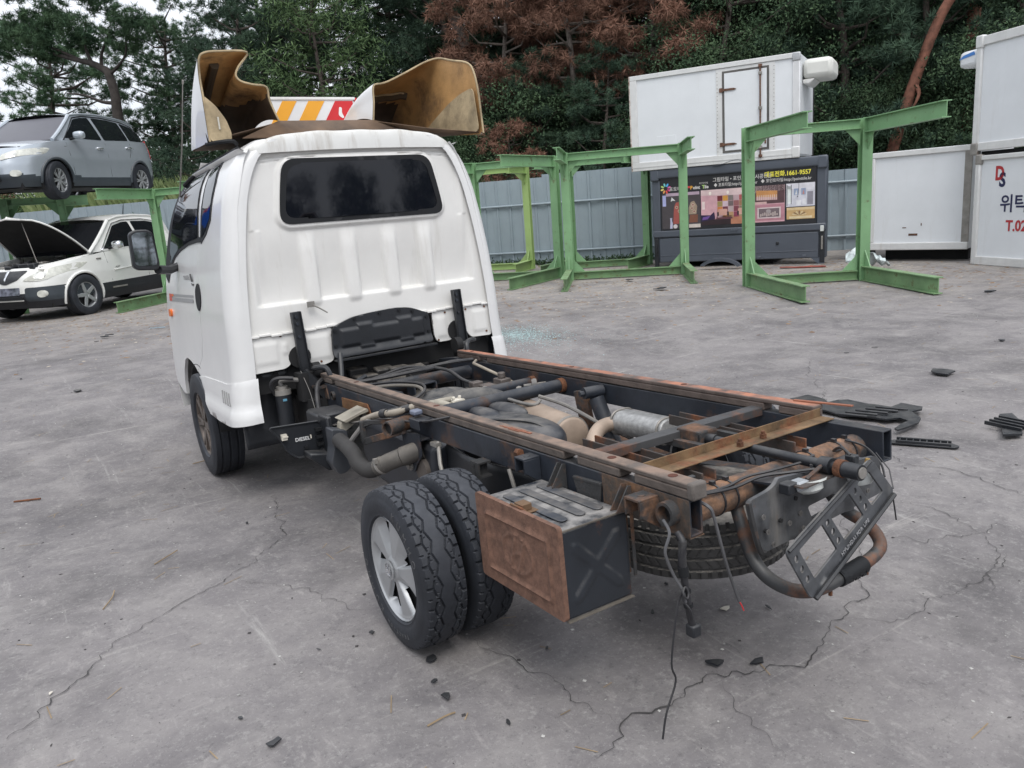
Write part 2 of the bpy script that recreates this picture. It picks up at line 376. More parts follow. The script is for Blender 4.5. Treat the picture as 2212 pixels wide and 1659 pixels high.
# ------------------------------------------------------------------ ground
def ground_mat():
    m = bpy.data.materials.new('worn_concrete'); m.use_nodes = True; t = m.node_tree; p = t.nodes['Principled BSDF']; l = t.links.new
    tc = N(t, 'ShaderNodeTexCoord')
    def nz(sc, det=6, rgh=.6, sv=(1, 1, 1), rot=0., dist=0.):
        mpn = N(t, 'ShaderNodeMapping'); mpn.inputs['Scale'].default_value = sv; mpn.inputs['Rotation'].default_value = (0, 0, rot); l(tc.outputs['Object'], mpn.inputs['Vector'])
        n = N(t, 'ShaderNodeTexNoise'); n.inputs['Scale'].default_value = sc; n.inputs['Detail'].default_value = det; n.inputs['Roughness'].default_value = rgh; n.inputs['Distortion'].default_value = dist
        l(mpn.outputs['Vector'], n.inputs['Vector']); return n.outputs['Fac']
    def ramp(src, a, b, c=0., d=1.):
        r = N(t, 'ShaderNodeMapRange'); r.inputs['From Min'].default_value = a; r.inputs['From Max'].default_value = b; r.inputs['To Min'].default_value = c; r.inputs['To Max'].default_value = d
        if not isinstance(src, float): l(src, r.inputs['Value'])
        return r.outputs[0]
    def mix(f, a, b, mode='MIX'):
        x = N(t, 'ShaderNodeMix', data_type='RGBA', blend_type=mode); l(f, x.inputs[0])
        for i, v in ((6, a), (7, b)):
            if isinstance(v, tuple): x.inputs[i].default_value = v+(1,)
            else: l(v, x.inputs[i])
        return x.outputs[2]
    def mul(a, b):
        x = N(t, 'ShaderNodeMath', operation='MULTIPLY'); l(a, x.inputs[0])
        if isinstance(b, float): x.inputs[1].default_value = b
        else: l(b, x.inputs[1])
        return x.outputs[0]
    c = mix(ramp(nz(.55, 7, .62, dist=.4), .32, .68), (.122, .114, .118), (.216, .201, .200))
    c = mix(mul(ramp(nz(3.2, 8, .72, dist=.5), .42, .72), .8), c, (.285, .268, .258))                       # pale worn patches
    c = mix(mul(ramp(nz(1.1, 7, .68, rot=.6), .50, .70), .7), c, (.075, .070, .072))             # oily patches
    c = mix(mul(ramp(nz(38, 4, .75), .54, .76), .65), c, (.34, .33, .315))                        # fine aggregate
    c = mix(mul(ramp(nz(26, 5, .8), .57, .76), .7), c, (.055, .053, .055))
    c = mix(mul(ramp(nz(7, 7, .78, (1, .07, 1), .9), .60, .72), .6), c, (.40, .39, .37))        # drag scratches
    c = mix(mul(ramp(nz(6, 7, .8, (.06, 1, 1), .25), .60, .72), .6), c, (.42, .40, .37))
    c = mix(mul(ramp(nz(9, 7, .8, (1, .10, 1), -.5), .64, .76), .4), c, (.08, .078, .08))
    # brown litter dust towards the racks and boxes
    sx = N(t, 'ShaderNodeSeparateXYZ'); l(tc.outputs['Object'], sx.inputs[0])
    ad = N(t, 'ShaderNodeMath', operation='MULTIPLY_ADD'); l(sx.outputs['X'], ad.inputs[0]); ad.inputs[1].default_value = .75; l(sx.outputs['Y'], ad.inputs[2])
    far = ramp(ad.outputs[0], 7.0, 13.5)
    c = mix(mul(far, ramp(nz(2.4, 8, .72, (.7, .7, 1), .7), .38, .66, 0, .75)), c, (.37, .33, .285))
    c = mix(mul(far, ramp(nz(7, 7, .8, (.3, 1.6, 1), .75), .54, .70, 0, .8)), c, (.48, .445, .395))
    c = mix(mul(far, ramp(nz(6, 8, .8, (.35, 1.8, 1), .6), .58, .74, 0, .6)), c, (.15, .125, .105))
    l(c, p.inputs['Base Color']); l(ramp(nz(4, 5), .3, .7, .72, .92), p.inputs['Roughness']); p.inputs['Specular IOR Level'].default_value = .32
    c = mix(mul(ramp(nz(95, 3, .8), .60, .74), .6), c, (.40, .385, .37))
    c = mix(mul(ramp(nz(70, 3, .8), .61, .75), .7), c, (.06, .057, .058))
    c = mix(mul(ramp(nz(16, 6, .75, (1, .35, 1), .5), .58, .70), .45), c, (.36, .34, .325))
    l(c, p.inputs['Base Color'])
    b = N(t, 'ShaderNodeBump'); b.inputs['Strength'].default_value = .55; b.inputs['Distance'].default_value = .012
    s = N(t, 'ShaderNodeMath', operation='ADD'); l(nz(30, 7, .72), s.inputs[0]); l(mul(nz(3, 5), .7), s.inputs[1]); l(s.outputs[0], b.inputs['Height']); l(b.outputs['Normal'], p.inputs['Normal'])
    return m
def axis_(lo, hi, a, b, fine, n):
    return np.unique(np.concatenate([np.linspace(lo, a, n), np.arange(a, b, fine), np.linspace(b, hi, n)]))
gx = axis_(-160, 200, -8, 12, .35, 12); gy = axis_(-120, 240, -5, 14, .35, 12)
GX, GY = np.meshgrid(gx, gy)
GZ = -.125*np.exp(-((GY-3.1)/1.75)**2-((GX+.2)/5.0)**2)+.032*np.exp(-((GY+.05)/.95)**2-(GX/2.2)**2)
nx_ = len(gx); idx = np.arange(nx_*len(gy)).reshape(len(gy), nx_)
ground = np_mesh('ground', np.stack([GX, GY, GZ], -1).reshape(-1, 3), np.stack([idx[:-1, :-1], idx[:-1, 1:], idx[1:, 1:], idx[1:, :-1]], -1).reshape(-1, 4), ground_mat(), smooth=True)
tag(ground, kind='structure')
CRACKM = pm('crack_dirt', (.052, .049, .048), .95, var=.3, scale=20)
def crack(pts, w0):
    P = [Vector((p[0], p[1])) for p in pts]; Q = []
    for a, b in zip(P, P[1:]):                                   # jagged resample
        k = max(2, int((b-a).length/.015)); d = (b-a).normalized(); n = Vector((-d.y, d.x))
        for i in range(k):
            q = a.lerp(b, i/k); Q.append(q+n*(noise.noise((q.x*7, q.y*7, 3))*.045+noise.noise((q.x*28, q.y*28, 7))*.028))
    vs = []; fs = []
    for i, q in enumerate(Q):
        d = (Q[min(i+1, len(Q)-1)]-Q[max(i-1, 0)]); d = d.normalized() if d.length > 1e-6 else Vector((1, 0)); n = Vector((-d.y, d.x))
        w = w0*.62*(.10+.75*abs(noise.noise((q.x*6, q.y*6, 1)))+.55*abs(noise.noise((q.x*35, q.y*35, 5))))*min(1, .2+min(i, len(Q)-1-i)*.08)
        for s in (-1, 1): r = q+n*w*s; vs.append((r.x, r.y, gz(r.x, r.y)+.004))
        if i: fs.append((2*i-2, 2*i, 2*i+1, 2*i-1))
    o = MB().add(vs, fs).build('ground_crack', CRACKM, fix=False, smooth=0); tag(o, kind='structure')
for pts_, w_ in CRACKS: crack(pts_, w_)
# outlines measured off the truck (metres)
SEAM_UP = [(2.545, 1.423), (2.597, 1.208), (2.567, 1.037), (2.651, 0.774)]
SEAM_LO = [(2.575, 0.881), (2.65, 0.754), (2.825, 0.67)]
DGLASS_ = [(3.454, 1.962), (2.53, 1.452), (2.813, 1.44), (3.126, 1.414), (3.303, 1.381), (3.416, 1.33), (3.357, 1.469), (3.259, 1.636), (3.24, 1.735), (3.219, 1.808), (3.851, 1.936), (3.673, 1.958)]
DFRAME_ = [(3.313, 1.986), (2.452, 1.441), (2.566, 1.435), (2.811, 1.428), (3.08, 1.4), (3.281, 1.363), (3.595, 1.251), (3.669, 1.298), (3.566, 1.442), (3.453, 1.579), (3.337, 1.735), (3.423, 1.852), (3.933, 1.968), (3.619, 1.993)]
QTR_ = [(3.064, 1.983), (2.193, 1.725), (2.216, 1.538), (2.312, 1.479), (2.414, 1.436), (2.417, 1.58), (2.507, 1.792), (3.248, 1.974)]
WSTRIP_ = [(2.725, 2.003), (2.927, 2.024), (3.307, 2.046), (3.672, 2.041), (4.009, 1.999)]
HAND_ = [(2.579, 1.204), (2.653, 1.169), (2.676, 1.113), (2.634, 1.066), (2.567, 1.035), (2.502, 1.085), (2.497, 1.147), (2.525, 1.193)]
STR1_ = [(3.648, 1.128), (3.685, 1.111), (2.733, 1.124), (2.719, 1.137)]
STR2_ = [(3.688, 1.106), (3.697, 1.087), (2.766, 1.095), (2.738, 1.111)]
SIG_ = [(3.741, 1.024), (3.792, 0.999), (3.768, 0.973), (3.695, 0.978), (3.653, 1.018)]
LOGO_ = [(2.96, 1.249), (2.964, 1.224), (2.704, 1.228), (2.701, 1.251), (2.782, 1.208), (2.719, 1.208)]
SKIRT_ = [(1.553, 0.71), (2.046, 0.658), (2.752, 0.627), (2.629, 0.547), (2.507, 0.489), (2.472, 0.463), (1.906, 0.473), (1.707, 0.489), (1.511, 0.526), (1.461, 0.594), (1.504, 0.657)]
VENTS_ = [(2.157, 0.629), (2.143, 0.545), (2.104, 0.629), (2.084, 0.55), (2.043, 0.634), (2.017, 0.556), (1.985, 0.636), (1.957, 0.561)]
ARCH_ = [(3.47, 0.457), (3.318, 0.629), (3.248, 0.697), (3.167, 0.717), (3.037, 0.702), (2.917, 0.677), (2.831, 0.657), (2.629, 0.547), (2.507, 0.489), (2.472, 0.463)]
FRONTLOW_ = [(3.299, 0.442), (3.505, 0.46), (3.686, 0.557), (3.834, 0.705), (3.888, 0.798)]
MIRR_ = [(5.404, 1.63)]
TYRE_ = [(2.912, 0.654), (3.102, 0.52), (3.238, 0.294), (3.091, 0.074), (2.677, 0.058), (2.268, 0.248)]
RIM_ = [(2.878, 0.547), (3.018, 0.463), (2.822, 0.134), (2.662, 0.223), (2.822, 0.319)]
MIRROR_ = [(-1.041, 1.531), (-1.013, 1.542), (-0.942, 1.539), (-0.915, 1.516), (-0.91, 1.435), (-0.913, 1.329), (-0.89, 1.301), (-0.878, 1.374), (-0.903, 1.385), (-1.05, 1.327), (-1.058, 1.368), (-0.896, 1.29), (-1.035, 1.523), (-0.934, 1.518), (-0.928, 1.33), (-1.045, 1.335)]
PLATEB_ = [(-0.23, 0.592), (-0.213, 0.604), (-0.148, 0.603), (-0.128, 0.611), (-0.121, 0.622), (-0.047, 0.616), (0.125, 0.585), (0.14, 0.6), (0.305, 0.588), (0.317, 0.577), (0.336, 0.489), (0.328, 0.476), (0.303, 0.472), (-0.033, 0.446), (-0.18, 0.442), (-0.193, 0.451), (-0.212, 0.513)]
PLATEW_ = [(0.002, 0.516), (0.009, 0.522), (0.112, 0.523), (0.124, 0.515), (0.126, 0.497), (0.118, 0.491), (0.025, 0.48), (0.015, 0.488)]
PHOLD_ = [(-0.181, 0.467), (-0.172, 0.446), (-0.101, 0.318), (-0.077, 0.308), (0.269, 0.49), (0.261, 0.522), (0.233, 0.549), (0.191, 0.614), (0.168, 0.62)]
PHOLDH1_ = [(-0.132, 0.452), (-0.07, 0.48), (-0.021, 0.403), (-0.078, 0.371)]
PHOLDH2_ = [(-0.039, 0.494), (0.07, 0.542), (0.112, 0.459), (0.015, 0.415)]
PHOLDBAR_ = [(-0.107, 0.34), (-0.043, 0.362), (0.0, 0.381), (0.135, 0.458), (0.229, 0.511)]
STEP_84 = [(-0.148, 0.537), (-0.116, 0.444), (-0.087, 0.348), (-0.064, 0.32), (0.061, 0.234), (0.137, 0.208), (0.317, 0.207), (0.439, 0.203), (0.53, 0.204), (0.553, 0.226), (0.512, 0.268), (0.372, 0.349)]
STEP_95 = [(-0.267, 0.598), (-0.238, 0.511), (-0.211, 0.423), (-0.189, 0.397), (-0.074, 0.318), (-0.004, 0.294), (0.162, 0.293), (0.275, 0.289), (0.359, 0.29), (0.381, 0.31), (0.343, 0.349), (0.213, 0.424)]
STEP_102 = [(-0.342, 0.636), (-0.315, 0.555), (-0.289, 0.471), (-0.269, 0.446), (-0.16, 0.371), (-0.093, 0.348), (0.064, 0.348), (0.171, 0.344), (0.251, 0.344), (0.271, 0.364), (0.235, 0.401), (0.112, 0.471)]
LAMPA = [(-0.033, 0.624), (-0.006, 0.603), (-0.088, 0.615)]
LAMPB = [(0.152, 0.598), (0.158, 0.557), (0.107, 0.59), (0.19, 0.589)]
RODEND = [(-1.031, 0.64), (-0.989, 0.639), (-0.723, 0.64)]
WIRES1 = [(-0.381, 0.638), (-0.349, 0.585), (-0.33, 0.512), (-0.311, 0.442), (-0.29, 0.379), (-0.274, 0.335)]
WIRES2 = [(-0.439, 0.561), (-0.446, 0.497), (-0.443, 0.465), (-0.436, 0.403), (-0.429, 0.345), (-0.42, 0.305)]
WIRES3 = [(-0.48, 0.578), (-0.497, 0.539), (-0.491, 0.507), (-0.472, 0.461), (-0.46, 0.43)]
WIRES4 = [(-0.461, 0.421), (-0.467, 0.382), (-0.485, 0.329), (-0.495, 0.282), (-0.493, 0.25)]
WIRES5 = [(-0.473, 0.359), (-0.502, 0.232), (-0.486, 0.187), (-0.527, 0.115), (-0.544, 0.052)]
DEFR = [(0.305, 2.05), (0.333, 2.245), (0.355, 2.247)]
DEFR2 = [(0.427, 2.271), (0.546, 2.322), (0.669, 2.378)]
DEFR3 = [(0.735, 2.39), (0.829, 2.388)]
DEFR4 = [(1.887, 2.299), (1.818, 2.247), (1.784, 2.134), (1.768, 1.888), (1.975, 1.907), (2.164, 1.935)]
DEFL = [(-0.266, 2.053), (-0.302, 2.163), (-0.309, 2.235), (-0.382, 2.248), (-0.444, 2.265), (-0.466, 2.296), (-0.446, 2.34), (-0.393, 2.412)]
DEFL2 = [(-0.55, 2.4), (-0.638, 2.389), (-0.663, 2.367)]
DEFL3 = [(2.271, 2.364), (2.283, 2.272), (2.27, 2.184), (2.051, 2.093), (1.892, 2.0), (1.821, 1.925), (1.844, 1.892), (2.287, 1.951)]
# ------------------------------------------------------------------ wheels (axis = local X, outer side = -X)
def tri(u): return 4*np.abs((u % 1)-.5)-1
def tyre_mesh(name, D, w, rr, pattern, mat, nt_=360, nw=44, parent=None):
    R = D/2; sh = .022*w/.15
    a = np.linspace(-.5, .5, nw)*w
    crown = R-.006*(np.abs(a)/(w/2))**2.5
    th = np.linspace(0, 2*PI, nt_, endpoint=False)
    TH, A = np.meshgrid(th, a, indexing='ij'); RR = np.broadcast_to(crown, TH.shape).copy(); S = TH*R
    def groove(d, half, depth): return depth*np.clip(2.2-1.6*d/half, 0, 1)
    dep = np.zeros_like(RR)
    if pattern == 'hex':
        p = .070; n = round(2*PI*R/p); u = TH/(2*PI)*n
        for sgn in (-1, 1):
            us = u+.25*sgn
            dep = np.maximum(dep, groove(np.abs(A-sgn*w*(.185+.050*tri(us))), .0026, .008))
            dep = np.maximum(dep, groove(np.abs(A-sgn*w*(.335-.035*tri(us))), .0026, .008)*((us % 1 > .12) & (us % 1 < .88)))
            uu = us % 1
            dep = np.maximum(dep, np.where((sgn*A > w*.13) & (sgn*A < w*.31), groove(np.minimum(uu, 1-uu)*p, .0026, .008)*(sgn*A > w*.23), 0))
            dep = np.maximum(dep, np.where(sgn*A > w*.36, groove(np.abs(uu-.5)*p, .0034, .010), 0))
            dep = np.maximum(dep, np.where(sgn*A > w*.42, groove(np.minimum(uu, 1-uu)*p, .0022, .006), 0))
            dep = np.maximum(dep, np.where((sgn*A > w*.24) & (sgn*A < w*.30), groove(np.abs(np.abs(uu-.5)-.22)*p, .0014, .003), 0))
    elif pattern == 'rib':
        n = round(2*PI*R/.030); u = TH/(2*PI)*n
        for c in (-.33, -.11, .11, .33):
            dep = np.maximum(dep, groove(np.abs(A-w*(c+.008*tri(u))), .0040, .008))
        for c, k in ((-.22, 1), (0, -1), (.22, 1)):
            sl = ((u+k*A/w*4) % 1); dep = np.maximum(dep, np.where(np.abs(A-w*c) < w*.075, groove(np.abs(sl-.5)*.03, .0022, .004), 0))
        sl = u % 1; dep = np.maximum(dep, np.where(np.abs(A) > w*.39, groove(np.abs(sl-.5)*.03, .0035, .007), 0))
    else:
        for c in (-.28, 0, .28): dep = np.maximum(dep, groove(np.abs(A-w*c), .005, .008))
    RR = RR-dep
    side = [(R-.012, .5*w+.003), (R-.026, .5*w+.007), (R-.033, .5*w+.008), (R-.036, .5*w+.0095), (R-.045-.3*(R-rr-.045), .5*w+.011), (rr+.020, .5*w+.008), (rr+.012, .5*w+.005), (rr+.008, .5*w+.006), (rr, .5*w-.005), (rr-.012, .5*w-.03)]
    cols = [np.full((nt_,), r) for r, _ in side[::-1]]+[RR[:, i] for i in range(nw)]+[np.full((nt_,), r) for r, _ in side]
    xs = [-x for _, x in side[::-1]]+list(a)+[x for _, x in side]
    vs = np.stack([np.stack([np.full(nt_, x), c*np.cos(th), c*np.sin(th)], -1) for x, c in zip(xs, cols)], 1)
    m = len(xs); ix = np.arange(nt_*m).reshape(nt_, m); nx2 = np.roll(ix, -1, 0)
    fs = np.stack([ix[:, :-1], ix[:, 1:], nx2[:, 1:], nx2[:, :-1]], -1).reshape(-1, 4)
    return np_mesh(name, vs.reshape(-1, 3), fs, mat, parent, smooth=True, sharp=35)
def hubcap_mesh(name, R, mat, x0, parent=None, spokes=5, rot=0.3):
    """moulded wheel cover: broad flat spokes, sunk wedges between, slots at the rim"""
    nr, na = 40, 300; vs = []; fs = []
    def h(r, t):
        p = ((t-rot)/(2*PI)*spokes) % 1; k = r/R
        a0, a1 = .20+.02*k, .84-.03*k
        q = max(0, (p-a0)/(.70-a0)) if p < .70 else max(0, (a1-p)/max(.02, a1-.70))
        q = min(1, q); e = q if p < .70 else q*q*(3-2*q)
        f = max(0, min(1, (k-.22)/.30))*max(0, min(1, (1.0-k)/.09))
        return .010*math.cos(k*1.2)-.030*e*f+.006*max(0, min(1, (.23-k)/.02))+.003*max(0, min(1, (k-.95)/.02))
    for i in range(nr+1):
        r = R*i/nr
        for j in range(na):
            t = 2*PI*j/na; vs.append((x0-h(r, t)+.012, r*math.cos(t), r*math.sin(t)))
    for i in range(nr):
        for j in range(na):
            k = (i+.5)/nr; p = ((2*PI*(j+.5)/na-rot)/(2*PI)*spokes) % 1
            if .46 < k < .92 and .47+.16*(.92-k) < p < .765: continue  # slot
            fs.append((i*na+j, i*na+(j+1) % na, (i+1)*na+(j+1) % na, (i+1)*na+j))
    return MB().add(vs, fs).build(name, mat, parent, smooth=50)
def alloy(name, R, w, mat, parent, spokes=6, double=True, x0=0., face=.02):
    """spoked alloy wheel: barrel, lip, spokes, hub"""
    b = MB(); b.lathe([(R, x0+w), (R*.93, x0+w*.95), (R*.93, x0+.012), (R*.97, x0), (R+.006, x0+.002)], (0, 0, 0), (1, 0, 0), 40)
    b.lathe([(0, x0+face-.012), (R*.17, x0+face-.010), (R*.22, x0+face+.004), (R*.24, x0+face+.03)], (0, 0, 0), (1, 0, 0), 24)
    for k in range(spokes):
        for dd in ((-.13, .13) if double else (0,)):
            t = 2*PI*k/spokes; t1 = t+dd*(1.2 if double else 0); t0 = t+dd*.5
            a = Vector((x0+face-.004, R*.17*math.cos(t0), R*.17*math.sin(t0))); c = Vector((x0+face-.006, R*.6*math.cos((t0+t1)/2), R*.6*math.sin((t0+t1)/2))); e = Vector((x0+.010, R*.95*math.cos(t1), R*.95*math.sin(t1)))
            b.beam(a, c, R*(.13 if double else .30), .022, (1, 0, 0)); b.beam(c, e, R*(.11 if double else .26), .022, (1, 0, 0))
    return b.build(name, mat, parent, bevel=.003)
def disc(name, R, x, mat, parent):
    return MB().lathe([(0, x), (R, x)], (0, 0, 0), (1, 0, 0), 32).build(name, mat, parent)
# ------------------------------------------------------------------ the stripped truck (root frame: x right, y forward, z up from the rear wheel contact)
truck = empty('flatbed_truck')
truck.rotation_euler = Matrix(((.999989, 0, -.0046824), (.0001857, .9992133, .0396584), (.0046787, -.039659, .9992023))).to_euler()
tag(truck, 'white truck stripped to its bare rusty chassis, brown hollow deflector on its roof', 'truck')
def T_(name, mb, mat, par=truck, **k): return mb.build(name, mat, par, **k)
# ---- cab skin
WZ = np.array([[.0, .835], [.6, .835], [.79, .82], [1.01, .812], [1.22, .793], [1.41, .767], [1.625, .725], [1.773, .67], [1.861, .60], [1.90, .53], [1.95, .45]])
def cw(z):
    return float(sum(np.interp(z+d, WZ[:, 0], WZ[:, 1]) for d in (-.05, -.025, 0, .025, .05))/5)
CY0, RC = 1.868, .085
def yfront(z): return float(np.interp(z, [.3, .45, .7, 1.0, 1.3, 1.44, 1.58, 1.735, 1.85, 1.95], [3.70, 3.76, 3.84, 3.84, 3.76, 3.64, 3.52, 3.38, 3.24, 3.06]))
def yside(y, z, off=0.):
    """left cab skin at (y, z): rounded rear corner, gentle taper to the front"""
    w = cw(z); tp = max(0, y-2.9); w -= .02*tp*tp
    if y < CY0+RC:
        q = (CY0+RC-y)/RC; q = min(1, q); w -= RC*(1-math.sqrt(max(0, 1-q*q)))
        n = Vector((-math.sqrt(max(0.02, 1-q*q)), -q, 0)).normalized()
    else: n = Vector((-1, 0, 0))
    if z > 1.5: n = (n+Vector((0, 0, (z-1.5)*1.2))).normalized()
    return Vector((-w, y, z))+n*off
def uv_y(s): # arc parameter -> y near the rear corner
    L_ = RC*PI/2
    return CY0+RC*(1-math.cos(max(0, s)/RC)) if s < L_ else CY0+RC+(s-L_)
def y_uv(y):
    return RC*math.acos(max(-1, min(1, 1-(y-CY0)/RC))) if y < CY0+RC else RC*PI/2+(y-CY0-RC)
def side_fn(sgn, off=0.):
    def f(s, z):
        v = yside(uv_y(s), z, off); return Vector((v.x if sgn < 0 else -v.x, v.y, v.z))
    return f
def S_(pts): return [(y_uv(y), z) for y, z in pts]
seam = [(2.535, 1.425), (2.545, 1.30), (2.56, 1.21), (2.575, 1.04), (2.60, .88), (2.68, .755), (2.845, .668)]
arch_r = [(2.84, .664), (2.72, .627), (2.62, .55), (2.53, .49), (2.48, .465)]
arch_f = [(2.848, .662), (2.93, .690), (3.05, .712), (3.17, .722), (3.26, .700), (3.33, .63), (3.38, .55), (3.41, .45)]
for sgn in (-1, 1):
    g_ = .004
    skirt = [(1.905, .478), (CY0+.02, .478)] if False else [(1.92, .472), (CY0, .472)]
    body = [(CY0, 1.90), (CY0, .472), (1.92, .470), (2.2, .463)] + arch_r[::-1] + [(y-g_, z) for y, z in seam[::-1]] + [(2.46, 1.43), (2.46, 1.81), (2.40, 1.90)]
    T_('cab_side_panel', MB().patch(S_(body), side_fn(sgn), .045, thick=.02, nrm=(-sgn, 0, 0)), WHITE)
    door = [(y+g_, z) for y, z in seam] + arch_f + [(3.52, .45)] + [(yfront(z)-.02, z) for z in np.linspace(.5, 1.92, 18)] + [(2.41, 1.90), (2.468, 1.81), (2.468, 1.43)]
    dr = T_('door', MB().patch(S_(door), side_fn(sgn), .05, thick=.02, nrm=(-sgn, 0, 0)), WHITE)
    T_('seam_shadow_strip', MB().patch(S_([(y-.02, z) for y, z in seam]+[(y+.02, z) for y, z in seam[::-1]]), side_fn(sgn, -.012), .06), RUBBER)
    fr = [(2.44, 1.43), (2.56, 1.432), (2.81, 1.425), (3.08, 1.398), (3.28, 1.36), (3.45, 1.30), (3.60, 1.20), (3.72, 1.24), (3.68, 1.36), (3.56, 1.53), (3.44, 1.66), (3.32, 1.775), (3.16, 1.842), (2.75, 1.862), (2.46, 1.858)]
    gl = [(2.53, 1.458), (2.81, 1.446), (3.10, 1.418), (3.28, 1.38), (3.44, 1.33), (3.47, 1.42), (3.40, 1.56), (3.32, 1.68), (3.22, 1.775), (3.08, 1.822), (2.60, 1.828)]
    T_('window_frame', MB().patch(S_(fr), side_fn(sgn, .004), .05, holes=[S_([(2.455, 1.46), (2.512, 1.459), (2.585, 1.845), (2.472, 1.845)])], thick=.004, nrm=(-sgn, 0, 0)), RUBBER, dr)
    T_('door_glass', MB().patch(S_(gl), side_fn(sgn, .0065), .05), DGLASS, dr)
    q0 = [(2.25, 1.858), (2.175, 1.73), (2.197, 1.535), (2.30, 1.466), (2.436, 1.42), (2.436, 1.60), (2.452, 1.860)]
    q1 = [(2.268, 1.832), (2.198, 1.725), (2.218, 1.545), (2.31, 1.487), (2.412, 1.452), (2.412, 1.60), (2.43, 1.835)]
    T_('quarter_window_frame', MB().patch(S_(q0), side_fn(sgn, .004), .05, thick=.004, nrm=(-sgn, 0, 0)), RUBBER)
    T_('quarter_window', MB().patch(S_(q1), side_fn(sgn, .0065), .05), DGLASS)
    T_('roof_edge_seal', MB().tube(sm([side_fn(sgn, .012)(y_uv(y), z) for y, z in ((2.03, 1.868), (2.35, 1.872), (2.75, 1.868), (3.02, 1.845), (3.17, 1.80))], 5), .015, 8), RUBBER)
    hd = rpoly([(2.575, 1.205), (2.635, 1.17), (2.65, 1.115), (2.625, 1.066), (2.57, 1.036), (2.51, 1.085), (2.50, 1.147), (2.525, 1.193)], .03)
    T_('door_handle', MB().patch(S_(hd), side_fn(sgn, .006), .03, thick=.006, nrm=(-sgn, 0, 0)), RUBBER, dr)
    if sgn < 0:
        GREYT = pm('grey_decal', (.30, .30, .31), .4, var=0); REDT = pm('red_decal', (.5, .06, .04), .4, var=0)
        T_('decal_stripe', MB().patch(S_([(2.72, 1.132), (2.725, 1.118), (3.50, 1.113), (3.50, 1.128)]), side_fn(-1, .003), .1), GREYT, dr)
        T_('decal_stripe', MB().patch(S_([(2.73, 1.108), (2.735, 1.086), (3.50, 1.08), (3.50, 1.105)]), side_fn(-1, .003), .1), GREYT, dr)
        T_('decal_stripe', MB().patch(S_([(3.50, 1.128), (3.50, 1.08), (3.63, 1.08), (3.63, 1.128)]), side_fn(-1, .003), .1), REDT, dr)
        T_('decal_stripe', MB().patch(S_([(3.42, 1.128), (3.42, 1.113), (3.50, 1.113), (3.50, 1.128)]), side_fn(-1, .0045), .1), ORANGE, dr)
        T_('side_indicator', MB().patch(S_(rpoly([(3.56, 1.022), (3.66, 1.022), (3.66, .972), (3.56, .972)], .02)), side_fn(-1, .014), .02, thick=.02, nrm=(1, 0, 0)), ORANGE)
        cwx = -cw(1.23)-.004
        text('lettering', 'PORTER', .042, frame((cwx+.0000, 2.97, 1.222), (0, -1, 0), (-.06, 0, 1)), GREYT, dr, sx=1.2)
        text('lettering', 'II', .062, frame((cwx-.0015, 2.755, 1.214), (0, -1, 0), (-.06, 0, 1)), pm('dark_decal', (.08, .08, .085), .4, var=0), dr, sx=1.9, bold=.002)
        text('lettering', 'Super', .022, frame((cwx-.003, 2.74, 1.19), (0, -1, 0), (-.06, 0, 1)), pm('dark_decal', (.08, .08, .085)), dr, sx=1.4)
    # swollen rear skirt below the crease, with louvres
    sk = [(CY0, .70), (2.05, .672), (2.35, .664), (2.60, .655), (2.78, .640), (2.72, .622), (2.62, .548), (2.53, .488), (2.47, .455), (2.2, .448), (2.0, .455), (CY0, .47)]
    def skf(s, z, sgn=sgn):
        bul = .006*max(0, min(1, (.70-z)/.02))+.006*max(0, min(1, (.66-z)/.08))+.020*max(0, min(1, (.56-z)/.05))
        return side_fn(sgn, bul)(s, z)
    T_('rear_corner_skirt', MB().patch(S_(sk), skf, .025, thick=.03, nrm=(-sgn, 0, 0)), WHITE)
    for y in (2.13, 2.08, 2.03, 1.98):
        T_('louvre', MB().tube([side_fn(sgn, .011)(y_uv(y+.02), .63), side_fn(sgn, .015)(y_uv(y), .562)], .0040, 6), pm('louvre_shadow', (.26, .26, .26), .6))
# end strip closing the skirt towards the rear
# ---- rear corner return flanges, roof and front
for sgn in (-1, 1):
    zz = np.linspace(.475, 1.86, 40); vs = []; fs = []
    inner = lambda z: float(np.interp(z, [.47, .7, .91, 1.01, 1.23, 1.57, 1.68, 1.80, 1.83, 1.86], [.735, .737, .731, .727, .722, .676, .645, .607, .592, .57]))
    for i, z in enumerate(zz):
        xo = cw(z)-RC; a = inner(z)
        vs += [(sgn*a, CY0+.03, z), (sgn*a, CY0+.002, z), (sgn*max(xo+.002, a+.001), CY0+.0005, z)]
        if i:
            for k in (0, 1): fs.append((3*i-3+k, 3*i-2+k, 3*i+1+k, 3*i+k))
    T_('rear_corner_flange', MB().add(vs, fs), WHITE, smooth=60)
def roofz(x, y):
    w = .60; k = min(1, abs(x)/w); z = 1.935-.088*k**4
    z -= .10*max(0, (y-2.9)/.4)**2
    for c in (-.43, -.2, .03, .26, .45): z += .007*max(0, 1-abs(x-c)/.075)**.5*(1 if abs(x) < .6 else 0)*min(1, max(0, (y-1.86)/.05))
    return z
vs = []; fs = []; nx1, ny1 = 60, 22
